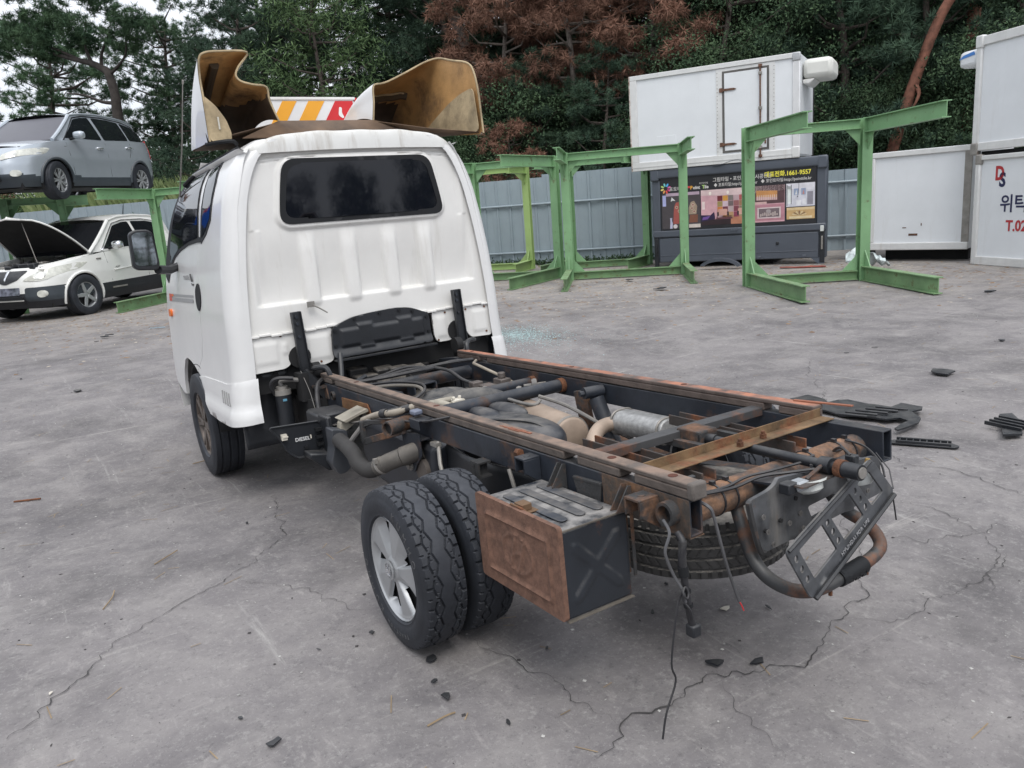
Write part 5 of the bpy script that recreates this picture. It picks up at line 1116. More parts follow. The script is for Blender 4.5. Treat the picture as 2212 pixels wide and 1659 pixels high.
T_('air_duct', MB().tube(sm([(-.22, .90, .56), (-.08, .86, .585), (.06, .83, .575), (.16, .80, .54)], 6), [.03+.025*math.sin(i/18*PI) for i in range(19)], 14), PLASTD)
b = MB(); b.tube(sm([(-.28, .84, .60), (-.25, .80, .615), (-.21, .79, .61), (-.19, .74, .60)], 5), .018, 10); b.cyl((-.20, .86, .605), (-.12, .83, .61), .014, 10); b.cyl((-.17, .76, .60), (-.10, .78, .60), .016, 10)
T_('hose_joint', b, pm('dusty_cream', (.36, .33, .27)))
T_('valve_cap', MB().box(-.155, -.115, .755, .795, .595, .62).cyl((-.15, .775, .62), (-.15, .775, .632), .008, 8).cyl((-.12, .775, .62), (-.12, .775, .632), .008, 8), CREAM, bevel=.004)
# exhaust: catalyst drum, elbow, oval silencer; damper
cat_ = T_('catalyst_drum', MB().lathe([(0, 0), (.070, 0), (.080, .006), (.084, .012), (.082, .03), (.082, .42), (.05, .46)], (.115, .27, .475), (.10, 1, .04), 36), HEAT)
T_('drum_rim', MB().lathe([(.0825, .008), (.0865, .010), (.0865, .022), (.0825, .024)], (.115, .27, .475), (.10, 1, .04), 36), GALV, cat_)
T_('exhaust_elbow', MB().tube(sm([(.10, .14, .42), (.12, .145, .47), (.17, .17, .505), (.23, .185, .515), (.30, .16, .515)], 6), .030, 18), HEAT)
mu = T_('silencer', MB().prof((.30, .17, .518), (.315, -.10, .518), [(x, y) for x, y in rrect(-.062, .062, -.048, .048, .045, 6)]), ALU, bevel=.006)
T_('silencer_seam', MB().tube([(.30+x, .168, .518+z) for x, z in rrect(-.064, .064, -.05, .05, .045, 6)], .005, 6, closed=True).tube([(.314+x, -.085, .518+z) for x, z in rrect(-.064, .064, -.05, .05, .045, 6)], .005, 6, closed=True), GALV, mu)
dm = T_('damper', MB().cyl((.325, .365, .585), (.335, .26, .36), .034, 18).cyl((.33, .372, .602), (.33, .372, .602), .03, 8), FRAMEP)
T_('damper_eye', MB().cyl((.275, .385, .612), (.365, .37, .612), .026, 16).cyl((.255, .388, .612), (.275, .385, .612), .013, 8), FRAMEP, dm)
T_('axle_hanger', MB().beam((.345, .50, .60), (.345, .46, .40), .02, .09, (0, 1, 0)), FRAMER, bevel=.004)
T_('brake_line', MB().tube(sm([(.20, .62, .585), (.25, .48, .55), (.30, .30, .48), (.33, .15, .44)], 5), .009, 8).tube(sm([(.05, .65, .60), (.10, .60, .575), (.13, .55, .57), (.17, .57, .58)], 5), .008, 8), WIREG)
T_('clutter', MB().box(.16, .26, .06, .20, .36, .40).box(.20, .24, .15, .22, .43, .46), FRAMER, bevel=.005)
SUVHUB = (-0.597, 14.835); SUVHEAD = -2.2698; SUVZ = 2.089; SUVPITCH = 0.0161
RG1, RG2, RGL = (-.59, 15.95), (-1.56, 16.0), .48
PKHUB = (-0.562, 14.097)
# ------------------------------------------------------------------ steel car racks
def rack(p1, p2, ad, l1, l2, mat, mat2, label, H=2.2, top=True, low=True, group='steel car racks', gus=True, zb=0.):
    p1, p2, ad = Vector(p1+(0,)), Vector(p2+(0,)), Vector(ad+(0,)).normalized(); r = empty('car_rack', p1); o = p1; cr_ = (p2-p1).normalized(); zz = Vector((0, 0, 1))
    tag(r, label, 'car rack', group)
    w = .14; Q = lambda p: p-o
    for p, l, s in ((p1, l1, 1), (p2, l2, -1)):
        MB().hbeam(Q(p)+zz*zb, Q(p)+zz*H, w, w, .012, ad).build('post', mat, r)
        if low: MB().hbeam(Q(p)+ad*.072+zz*.105, Q(p)+ad*l+zz*.105, .20, .11, .012).build('foot_arm', mat2, r)
        if top: MB().hbeam(Q(p)+ad*.072+zz*(H-.10), Q(p)+ad*l+zz*(H-.10), .19, .11, .012).build('top_arm', mat, r)
        if gus:
            for z0, dz in ((H-.20, -1), (.205, 1)):
                b = MB(); a = Q(p)+ad*.071+zz*z0
                b.prism([(0, 0), (.16, 0), (0, .22)], lambda x, y, k, a=a, dz=dz: a+ad*x+zz*y*dz+cr_*(.006-.012*k)); b.build('gusset', mat, r)
            for z0, dz in ((H-.14, -1), (.15, 1)):
                b = MB(); a = Q(p)+cr_*(.071*s)+zz*z0
                b.prism([(0, 0), (.20, 0), (0, .22)], lambda x, y, k, a=a, dz=dz, s=s: a+cr_*x*s+zz*y*dz+ad*(.006-.012*k)); b.build('gusset', mat, r)
    MB().hbeam(Q(p1)+cr_*.072+zz*(H-.075), Q(p2)-cr_*.072+zz*(H-.075), .13, .10, .012).build('top_crossbar', mat, r)
    if low: MB().hbeam(Q(p1)+cr_*.072+zz*.08, Q(p2)-cr_*.072+zz*.08, .13, .10, .012).build('bottom_crossbar', mat2, r)
    return r
rA = rack((7.25, 5.60), (8.44, 4.60), (-.50, -.87), 2.0, 1.88, GREEN, GREEND, 'nearest green steel rack, standing alone in front of the grey advertising box')
rB = rack((6.74, 9.22), (8.21, 7.85), (-.64, -.77), 1.80, 1.60, GREEN, GREEND, 'wide green rack before the left edge of the grey box, beam ends pointing forward')
rD = rack((8.17, 11.03), (9.30, 9.99), (-.90, -.43), 1.35, 1.02, GREEN, GREEND, 'green rack behind another rack, its right post hidden beside the grey box')
rE = rack((6.95, 9.82), (5.90, 10.95), (-.89, -.45), 1.85, 1.6, GREEN, GREEND, 'green rack with long foot beam, partly behind the truck cab')
rC = rack((7.86, 12.13), (6.80, 13.50), (-.79, -.61), 1.02, 1.0, LIME, LIME, 'yellow-green rack closest to the blue-grey fence', group='steel car racks')
rF = rack((.93, 14.83), (2.13, 13.74), (-.66, -.75), 1.66, 1.66, GREEN, GREEND, 'green rack carrying the rear of the silver car, foot beam beside the white pickup')
rG = rack(RG1, RG2, (RG1[0]-RG2[0], RG1[1]-RG2[1]), RGL, .15, GREEN, GREEND, 'green rack carrying the front of the silver car, over the open bonnet', low=False)
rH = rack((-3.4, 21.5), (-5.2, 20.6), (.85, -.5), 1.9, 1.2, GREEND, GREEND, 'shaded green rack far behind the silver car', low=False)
# ------------------------------------------------------------------ sheet metal fence
FB = pm('fence_blue_grey', (.285, .345, .38), .45, var=.06, scale=1.5, rust=.04, rscale=3, streak=.35, stain=(.16, .17, .17), dust=.1)
F0 = Vector((7.958, 13.825)); FU = Vector((.632, -.775)).normalized(); FN = Vector((.775, .632)).normalized()
fence = empty('sheet_metal_fence', (F0.x, F0.y, 0)); tag(fence, 'blue-grey corrugated sheet fence at the foot of the wood', 'fence')
SHW = .62
def sheet_mesh(h, seed):
    rr = random.Random(seed); b = MB(); n = [(0, 0), (.10, 0), (.115, .028), (.155, .028), (.17, 0), (.30, 0), (.41, 0), (.425, .028), (.465, .028), (.48, 0), (SHW+.015, 0)]
    zs_ = [0, .3, .8, 1.3, h]; vs = []; fs = []
    for j, z in enumerate(zs_):
        for u, d in n:
            e = (d-.0)*-1; q = FU*u+FN*e; wob = .012*rr.uniform(-1, 1) if 0 < j < 4 else 0; vs.append((q.x+FN.x*wob, q.y+FN.y*wob, z))
    m = len(n)
    for j in range(4):
        for i in range(m-1): fs.append((j*m+i, j*m+i+1, (j+1)*m+i+1, (j+1)*m+i))
    return MB().add(vs, fs)
s_ = -26.0; k_ = 0
while s_ < 9.5:
    h = 2.0+.06*math.sin(k_*1.7) if s_ > -6 else 2.18
    if -1.6 < s_ < 1.0: h = 1.94
    if 1.0 <= s_ < 3.2: h = 2.0
    if s_ >= 3.2: h = 2.03
    if s_ > 5.2: h = 1.60
    o = sheet_mesh(h, k_).build('fence_sheet', FB, fence, loc=(FU.x*s_, FU.y*s_, 0)); s_ += SHW; k_ += 1
for z, a, b_ in ((.29, -26, 10), (1.36, -26, 10)):
    p, q = FU*a-FN*.045, FU*b_-FN*.045; MB().tube([(p.x, p.y, z), (q.x, q.y, z)], .024, 8).build('fence_rail', FB, fence)
for k in range(15):
    p = FU*(-25+k*2.4)+FN*.06; MB().tube([(p.x, p.y, 0), (p.x, p.y, 1.5)], .03, 8).build('fence_post', FB, fence)
# ------------------------------------------------------------------ box bodies (local: x along the front, y back from it, z up)
BOXW = pm('box_white_panel', (.70, .72, .74), .4, var=.03, scale=2, streak=.32, stain=(.45, .43, .38), dust=.2, dustcol=(.45, .43, .37))
BOXWD = pm('box_white_panel_stained', (.69, .69, .67), .45, var=.04, streak=.5, stain=(.42, .38, .30), dust=.3, dustcol=(.40, .36, .28))
TRIM = pm('white_alloy_trim', (.66, .66, .65), .4, .1, var=.05, streak=.45, stain=(.32, .26, .18))
GREYB = pm('grey_box_paint', (.078, .090, .112), .42, var=.08, scale=2, dust=.4, dustcol=(.14, .14, .15), bump=.03)
RH = pm('rusty_hinge', (.14, .07, .045), .8, .1, var=.4, scale=30, rust=.3)
def boxroot(name, p, q, label, cat, z=0., group=None):
    p, q = Vector(p), Vector(q); r = empty(name, (p.x, p.y, z), math.atan2(q.y-p.y, q.x-p.x)); return tag(r, label, cat, group)
B_ = lambda *a: MB().box(*a)
# grey wing body with printed panel
gb = boxroot('cargo_box', (8.811, 9.271), (10.327, 6.582), 'dark grey truck cargo box printed with interior photographs and a phone number', 'cargo box')
LG = 3.09
B_(0, LG, .0, .22, .10, 1.76).build('body', GREYB, gb, bevel=.02); B_(.05, LG-.85, .225, 1.6, .10, 1.78).build('inner_frame', DARK, gb)
for y in (.3, 1.3):
    for x in (.25, LG-1.1): B_(x, x+.14, y, y+.14, 0, .1).build('skid', DARK, gb)
MB().prof((-.005, -.012, 1.75), (LG+.005, -.012, 1.75), rpoly([(-.05, -.09), (.05, -.09), (.05, .075), (.0, .085), (-.05, .03)], .03), up=(0, 0, 1)).build('top_rail', GREYB, gb, bevel=.006)
for x0 in (-.015, LG-.15): B_(x0, x0+.165, -.07, .05, 1.62, 1.835).build('corner_casting', GREYB, gb, bevel=.025)
for x0 in (0, LG-.16): B_(x0, x0+.16, -.028, .02, .56, 1.64).build('corner_post', GREYB, gb, bevel=.02)
B_(.0, LG, -.045, .01, .575, .70).build('middle_rail', GREYB, gb, bevel=.018)
dp = B_(.12, LG-.12, -.03, .01, .11, .555).build('drop_side', GREYB, gb, bevel=.01)
B_(.13, LG-.13, -.036, -.028, .225, .240).build('drop_side_bead', GREYB, dp, bevel=.004)
for x in (.46, 1.15, 1.93, 2.70): B_(x, x+.07, -.05, -.03, .115, .165).build('hinge', GREYB, gb, bevel=.008)
for x in (.02, LG-.10):
    B_(x, x+.08, -.035, .0, .02, .56).build('latch_post', PLAST, gb, bevel=.01); B_(x+.025, x+.055, -.055, -.03, .25, .48).build('latch_bar', GALV if x > 1 else PLAST, gb, bevel=.006)
B_(2.26, 2.31, -.05, -.03, .36, .41).build('hook', PLAST, gb, bevel=.008)
MB().tube([(1.48, -.05, .655), (1.48, -.085, .65), (1.58, -.085, .65), (1.58, -.05, .655)], .010, 6).build('pull_handle', GREYB, gb)
B_(LG-.09, LG-.03, -.075, -.05, .56, .66).build('latch_plate', LAMPW, gb, bevel=.008)
MB().prism([(2.84, .11), (3.07, .11), (3.07, -.0), (2.97, .0)], lambda x, z, k: (x, -.03+.06*k, z)).build('foot_bracket', GREYB, gb)
pp = B_(.17, LG-.165, -.0335, -.020, .705, 1.675).build('printed_panel', pm('print_black', (.022, .022, .026), .35, var=.1), gb)
def pr(name, poly, col, off=0, rough=.35):
    return MB().prism(poly, lambda x, z, k: (x, -.0342-.0008*off+.0007*k, z)).build(name, pm('print_%d_%d_%d' % tuple(int(c*255) for c in col), col, rough, var=.10, scale=9), pp, smooth=0)
def R4(x0, x1, z0, z1, sk=0): return [(x0, z0), (x1, z0+sk), (x1, z1+sk), (x0, z1)]
pr('photo', R4(.19, .915, .735, 1.375), (.07, .06, .065)); pr('photo', R4(.205, .27, 1.15, 1.35), (.42, .44, .72), 1); pr('photo_detail', R4(.27, .90, 1.33, 1.385), (.45, .34, .42), 1)
pr('photo_detail', [(.40, .82), (.56, .82), (.58, 1.15), (.53, 1.22), (.46, 1.21), (.42, 1.12)], (.36, .09, .075), 1); pr('photo_detail', [(.70, .98), (.84, .98), (.86, 1.12), (.80, 1.22), (.74, 1.20), (.70, 1.10)], (.34, .26, .19), 1)
for x, z in ((.47, 1.12), (.52, 1.05), (.76, 1.09), (.80, 1.03), (.78, 1.15)): pr('photo_detail', rrect(x-.028, x+.028, z-.028, z+.028, .026), (.55, .42, .33), 2); pr('photo_detail', rrect(x-.016, x+.016, z-.016, z+.016, .015), (.25, .10, .08), 3)
pr('photo_detail', [(.70, .83), (.86, .83), (.87, .97), (.72, .97)], (.20, .08, .05), 1); pr('photo_detail', R4(.70, .915, .735, .80), (.62, .55, .50), 1); pr('photo_detail', R4(.52, .62, .735, .86), (.62, .58, .55), 1)
pr('photo_detail', [(.335, .735), (.385, .735), (.39, .83), (.375, .88), (.38, .93), (.34, .93), (.345, .87)], (.48, .47, .62), 1); pr('photo_detail', rrect(.40, .48, .735, .81, .036), (.66, .60, .62), 1); pr('photo_detail', [(.36, 1.23), (.38, 1.31), (.45, 1.24), (.40, 1.25)], (.7, .7, .7), 1)
pr('photo', R4(.93, 2.405, .765, 1.395), (.62, .36, .40)); pr('photo_detail', [(.93, 1.30), (1.68, 1.27), (2.4, 1.30), (2.4, 1.395), (.93, 1.395)], (.66, .50, .50), 1)
for x in (1.10, 1.42, 1.68): pr('photo_detail', rrect(x-.022, x+.022, 1.30, 1.36, .02), (.86, .78, .70), 2)
tc_ = [(.16, .03, .035), (.62, .31, .06), (.22, .19, .18), (.48, .34, .36), (.40, .10, .10), (.34, .26, .10), (.60, .46, .52), (.18, .14, .14), (.30, .12, .12), (.34, .18, .10), (.55, .20, .06), (.16, .05, .07), (.46, .36, .36), (.22, .06, .08), (.24, .19, .12), (.58, .38, .40), (.62, .33, .14), (.48, .30, .16), (.24, .05, .09), (.33, .24, .14)]
for i in range(20): cx, cz = 1.23+.098*(i % 5), 1.205-.098*(i//5); pr('photo_tile', R4(cx, cx+.092, cz-.02, cz+.072), tc_[i], 2)
pr('photo_detail', R4(.95, 1.0, 1.05, 1.19), (.80, .66, .64), 1); pr('photo_detail', [(.93, .95), (1.10, .94), (1.17, 1.0), (1.19, .87), (.93, .83)], (.03, .02, .06), 2); pr('photo_detail', [(.96, .91), (1.10, .93), (1.05, .87), (.95, .86)], (.16, .08, .30), 3)
pr('photo_detail', R4(.93, 1.47, .765, .865), (.035, .02, .025), 1); pr('photo_detail', R4(1.47, 1.87, .765, .92), (.46, .20, .12), 1); pr('photo_detail', [(1.20, .86), (1.50, .86), (1.50, .925), (1.22, .925)], (.12, .05, .06), 2)
for x in (1.24, 1.60): pr('photo_detail', rrect(x, x+.17, .93, 1.04, .02), (.60, .34, .28), 3); pr('photo_detail', R4(x-.015, x+.015, .92, .99), (.03, .02, .03), 4); pr('photo_detail', R4(x+.165, x+.195, .92, .99), (.03, .02, .03), 4)
pr('photo', R4(1.88, 2.40, 1.085, 1.40), (.10, .055, .06), 1); pr('photo_detail', [(1.92, 1.15), (2.28, 1.14), (2.28, 1.30), (1.92, 1.32)], (.56, .27, .10), 2); pr('photo_detail', [(1.92, 1.15), (2.28, 1.14), (2.28, 1.19), (1.92, 1.21)], (.52, .30, .30), 3); pr('photo_detail', R4(1.88, 2.10, 1.085, 1.12), (.60, .40, .38), 2)
for i in range(11): pr('photo_detail', R4(1.94+.032*i, 1.95+.032*i, 1.15, 1.235), (.66, .58, .52), 4)
pr('photo', R4(1.88, 2.40, .79, 1.07), (.46, .22, .26), 1); pr('photo_detail', R4(1.94, 2.34, .83, 1.02), (.66, .55, .55), 2); pr('photo_detail', R4(1.965, 2.315, .85, 1.0), (.17, .13, .14), 3)
for i in range(9): pr('photo_detail', rrect(1.985+.035*i, 2.012+.035*i, .86+.01*(i % 3), .91+.012*((i*5) % 4), .01), (.46, .38, .36), 4)
pr('photo_detail', rrect(2.09, 2.17, .91, .985, .03), (.38, .33, .33), 4)
pr('photo', R4(2.43, 2.905, 1.005, 1.40), (.60, .60, .66), 1); pr('photo_detail', [(2.43, 1.31), (2.905, 1.27), (2.905, 1.40), (2.43, 1.40)], (.70, .69, .74), 2); pr('photo_detail', R4(2.45, 2.51, 1.06, 1.36), (.72, .76, .74), 2); pr('photo_detail', R4(2.44, 2.45, 1.02, 1.38), (.04, .04, .05), 3); pr('photo_detail', R4(2.51, 2.52, 1.05, 1.38), (.04, .04, .05), 3)
for x in (2.56, 2.68): pr('photo_detail', R4(x, x+.075, 1.20, 1.31), (.30, .36, .50), 3); pr('photo_detail', [(x+.02, 1.21), (x+.055, 1.21), (x+.04, 1.29)], (.55, .25, .22) if x > 2.6 else (.7, .7, .7), 4)
pr('photo_detail', R4(2.78, 2.875, 1.03, 1.25), (.26, .25, .29), 3); pr('photo_detail', R4(2.60, 2.68, 1.02, 1.11), (.72, .72, .75), 3); pr('photo_detail', R4(2.70, 2.76, 1.03, 1.13), (.70, .70, .74), 3)
pr('photo', R4(2.44, 2.905, .79, .99), (.56, .37, .17), 1); pr('photo_detail', R4(2.44, 2.905, .945, .99), (.68, .52, .30), 2)
for k in range(7): a = math.radians(20+23*k); pr('photo_detail', [(2.65, .85), (2.65+.12*math.cos(a-.12), .85+.07*math.sin(a-.12)), (2.65+.13*math.cos(a), .85+.085*math.sin(a)), (2.65+.12*math.cos(a+.12), .85+.07*math.sin(a+.12))], (.22, .13, .08) if k % 2 else (.70, .58, .36), 3)
pr('photo_detail', R4(2.48, 2.86, .80, .84), (.70, .58, .36), 3)
pc_ = [(.10, .42, .80), (.66, .14, .36), (.62, .05, .22), (.75, .10, .08), (.80, .38, .12), (.80, .66, .20), (.45, .62, .20), (.20, .60, .62)]
for k in range(8):
    a = PI/2-.5-k*2*PI/8*-1*-1; cx, cz = .27+.0, 1.475; d = Vector((math.cos(a), math.sin(a))); n_ = Vector((-d.y, d.x)); c = Vector((cx, cz))+d*.068
    pr('emblem_petal', [tuple(c+d*.034*math.cos(t)+n_*.017*math.sin(t)) for t in np.linspace(0, 2*PI, 12, endpoint=False)], pc_[k], 1)
TXW = pm('print_text_white', (.62, .60, .58), .4, var=0); TXY = pm('print_text_yellow', (.80, .72, .08), .4, var=0); TXO = pm('print_text_orange', (.80, .40, .05), .4, var=0); TXG = pm('print_text_green', (.42, .62, .20), .4, var=0)
def gtx(s, x, z, size, m, bold=0., sx=1.0): return text('lettering', s, size, frame((x, -.0362, z), (1, 0, 0), (0, 0, 1)), m, pp, .0006, bold=bold, sx=sx)
gtx('포토타일', .335, 1.425, .085, TXW, .0005); gtx('P', .735, 1.43, .085, TXO, .003); gtx('oint', .787, 1.43, .08, TXW, .003); gtx('T', .955, 1.43, .085, TXG, .003); gtx('ile', 1.0, 1.43, .08, TXW, .003); gtx('포인트타일', .90, 1.512, .036, TXW)
pr('emblem_square', R4(.69, .73, 1.455, 1.49), (.65, .06, .06), 1); pr('emblem_square', R4(.655, .685, 1.43, 1.455), (.6, .5, .45), 1)
gtx('그림타일 • 포인트타일 시공전문', 1.15, 1.535, .085, TXW, .0008, .93); gtx('◆ 포토타일:http://phototile.kr', 1.17, 1.445, .072, TXW, .0006, .86); gtx('◆ 포인트타일:http://pointtile.kr', 2.00, 1.452, .072, TXW, .0006, .90); gtx('대표전화.1661-9557', 2.06, 1.545, .105, TXY, .003, .90)
MB().tube(sm([(2.63, -.036, 1.60), (2.64, -.037, 1.40), (2.635, -.037, 1.25), (2.62, -.037, 1.17)], 4), [.003]*12+[.012], 6).build('hanging_cord', PLAST, gb)
MB().patch([(1.15, 0), (1.72, 0), (1.68, .09), (1.25, .10)], lambda x, v: (x, -.09+v*1.0, 1.845+.035*math.sin(x*9)), .05).build('loose_weatherstrip', GREYB, gb, solid=.006)
# white refrigerated box on the grey box
fr_ = boxroot('refrigerated_box', (8.811, 9.271), (10.327, 6.582), 'white refrigerated box with rusty hinged side door, stacked on the grey advertising box', 'refrigerated box', 1.86, 'stacked box bodies')
fx0, fx1, fh = -.345, 2.64, 1.66
B_(fx0, fx1, -.06, 1.55, .0, fh).build('body', BOXW, fr_, bevel=.01)
for z0, z1, nm in ((fh-.075, fh+.008, 'top_rail'), (-.03, .125, 'bottom_rail')): B_(fx0-.01, fx1+.01, -.085, -.055, z0, z1).build(nm, TRIM, fr_, bevel=.008)
B_(fx0-.01, fx1+.01, -.092, -.08, .03, .045).build('rail_bead', TRIM, fr_)
b = B_(fx0-.012, fx0+.13, -.083, -.055, .125, fh-.075).build('edge_post', TRIM, fr_, bevel=.006)
MB().box(fx0-.016, fx0+.002, -.09, -.055, -.03, fh+.01).build('edge_rust', pm('rusty_white_edge', (.55, .50, .46), .6, var=.1, rust=.55, rscale=7), fr_)
B_(fx1-.11, fx1+.012, -.083, -.055, .125, fh-.075).build('corner_post', pm('bright_alloy', (.72, .72, .72), .3, .3, var=.05), fr_, bevel=.02)
for z0, z1 in ((fh-.13, fh+.012), (-.035, .16)): B_(fx1-.12, fx1+.02, -.095, -.05, z0, z1).build('corner_casting', pm('alloy_cast', (.45, .46, .47), .45, .4, var=.15) if z0 > 1 else TRIM, fr_, bevel=.02)
B_(fx1+.002, fx1+.012, -.03, 1.5, .03, fh-.05).build('front_panel', BOXW, fr_)
B_(fx1+.002, fx1+.02, 1.45, 1.56, .0, fh).build('front_edge', DARK, fr_)
for x0, x1 in ((1.24, 1.345), (2.15, 2.245)):
    st_ = B_(x0, x1, -.070, -.058, .125, fh-.08).build('door_post', TRIM, fr_, bevel=.003)
    b = MB()
    for k in range(22): b.box((x0+x1)/2-.006+(.03 if x0 > 2 else -.03), (x0+x1)/2+.006+(.03 if x0 > 2 else -.03), -.0735, -.069, .18+k*.063, .192+k*.063)
    b = b.build('rivet', GALV, st_); tag(b, kind='stuff')
B_(1.345, 2.15, -.068, -.058, fh-.19, fh-.08).build('door_header', TRIM, fr_)
gk = MB().patch(R4(1.35, 2.145, .155, fh-.13), lambda x, z: (x, -.072, z), .2, holes=[R4(1.385, 2.11, .19, fh-.165)], thick=.014, nrm=(0, 1, 0)).build('door_gasket', pm('grey_gasket', (.10, .095, .09), .7, var=.2), fr_)
dd = B_(1.385, 2.11, -.072, -.056, .19, fh-.165).build('side_door', BOXW, fr_, bevel=.006)
for z in (.30, 1.22): MB().prism(rpoly([(1.30, z-.035), (1.36, z-.035), (1.36, z-.02), (1.55, z-.018), (1.60, z), (1.55, z+.018), (1.36, z+.02), (1.36, z+.035), (1.30, z+.035)], .006), lambda x, zz_, k: (x, -.088+.014*k, zz_)).build('hinge', RH, dd, bevel=.003)
lb = MB().tube([(2.005, -.10, .02), (2.005, -.10, fh-.10)], .014, 8).build('lock_bar', RH, dd)
for z in (.05, .20, .85, fh-.24, fh-.12): B_(1.975, 2.035, -.115, -.08, z-.025, z+.025).build('bar_keeper', GALV if .1 < z < 1.5 else RH, lb, bevel=.006)
B_(2.075, 2.10, -.10, -.075, .25, .32).build('door_handle', RH, dd, bevel=.006); B_(.14, .50, -.064, -.058, .28, .56).build('blank_label', BOXW, fr_, bevel=.002)
un = MB().box(2.66, 3.14, .12, .95, 1.25, 1.57).build('cooling_unit', pm('cream_grp', (.66, .66, .62), .5, var=.04, streak=.4, stain=(.42, .38, .28), dust=.2), fr_, bevel=.08); MB().prism([(2.66, 1.25), (2.86, 1.25), (2.76, 1.16), (2.66, 1.18)], lambda x, z, k: (x, .15+.7*k, z)).build('unit_base', BOXWD, un, bevel=.02)
B_(-.02, .20, -.02, .5, -.06, -.032).build('timber_packer', RH, fr_)
# lower white box, mid right
mb_ = boxroot('cargo_box', (10.776, 6.024), (11.078, 4.573), 'plain white cargo box with small holes near its lower edge, beside the lettered box', 'cargo box')
B_(0, 1.50, .02, 2.2, .20, 1.74).build('body', BOXW, mb_, bevel=.01); B_(-.01, 1.50, -.015, .03, 1.70, 1.79).build('top_rail', TRIM, mb_, bevel=.012); B_(-.01, 1.50, -.015, .03, .19, .31).build('bottom_rail', TRIM, mb_, bevel=.012); B_(-.012, .04, -.01, .03, .31, 1.70).build('edge_post', TRIM, mb_, bevel=.01); B_(1.40, 1.50, -.008, .03, .31, 1.70).build('edge_post', GALV, mb_)
B_(-.30, -.05, .1, .35, .0, 1.66).build('rear_door', pm('dark_box_end', (.06, .06, .06), .6, var=.2), mb_, bevel=.01); B_(.1, 1.4, .4, 1.9, .0, .19).build('skid', DARK, mb_)
for x0, x1, z0, z1 in ((.60, .74, .42, .455), (.50, .56, .545, .56), (.785, .80, .58, .62)): B_(x0, x1, .0165, .03, z0, z1).build('damage_mark', RH, mb_)
# lettered white box and the box on top of it
ds = boxroot('cargo_box', (10.704, 4.271), (10.383, 3.383), 'white cargo box lettered in red and navy, at the bottom of the right-hand stack', 'cargo box')
B_(0, 2.3, .02, 1.9, .05, 1.56).build('body', BOXW, ds, bevel=.01); B_(-.03, .06, -.02, .05, .0, 1.60).build('corner_post', TRIM, ds, bevel=.02); B_(0, 2.3, -.015, .03, .0, .13).build('bottom_rail', TRIM, ds, bevel=.012); B_(0, 2.3, -.015, .03, 1.53, 1.60).build('top_rail', TRIM, ds, bevel=.012); B_(-.035, .08, -.03, .06, 1.47, 1.62).build('corner_casting', GALV, ds, bevel=.02)
B_(-.09, -.025, .04, 1.8, .08, 1.55).build('side_panel', BOXWD, ds, bevel=.008)
NAVY = pm('navy_lettering', (.015, .018, .07), .4, var=0); REDL = pm('red_lettering', (.42, .03, .035), .4, var=0)
def dtx(s, x, z, size, m, bold=.004, sx=1.): return text('lettering', s, size, frame((x, .017, z), (1, 0, 0), (0, 0, 1)), m, ds, .0008, bold=bold, sx=sx)
dtx('D', .315, 1.24, .27, REDL, .010, .8); dtx('S', .395, 1.145, .27, NAVY, .010, .9); dtx('위탁급식', .43, .80, .27, NAVY, .004); dtx('T.02', .56, .515, .21, REDL, .006, .95); dtx('E&S', .86, 1.19, .26, NAVY, .008)
du_ = boxroot('refrigerated_box', (10.704, 4.271), (10.383, 3.383), 'clean white refrigerated box on top of the right-hand stack', 'refrigerated box', 1.69, 'stacked box bodies')
B_(-.13, 2.4, .03, 1.9, .02, 1.56).build('body', BOXW, du_, bevel=.01); B_(-.145, -.04, -.005, .06, .05, 1.50).build('corner_post', TRIM, du_, bevel=.02); B_(-.13, 2.4, .0, .04, -.02, .10).build('bottom_rail', TRIM, du_, bevel=.012); B_(-.13, 2.4, .0, .04, 1.45, 1.58).build('top_rail', TRIM, du_, bevel=.012)
for z0, z1 in ((-.08, .10), (1.42, 1.60)): B_(-.155, -.02, -.02, .07, z0, z1).build('corner_casting', GALV if z0 < 0 else TRIM, du_, bevel=.02)
u2 = B_(-.52, -.15, .03, 1.0, 1.20, 1.44).build('cooling_unit', BOXW, du_, bevel=.06); pr2 = MB().prism([(-.50, 1.33), (-.20, 1.36), (-.22, 1.41), (-.42, 1.38)], lambda x, z, k: (x, .024+.004*k, z)).build('blue_flash', pm('blue_flash', (.05, .20, .55), .4, var=0), u2)
B_(-.05, 2.2, .1, .16, -.09, -.03).build('timber_packer', DARK, du_)
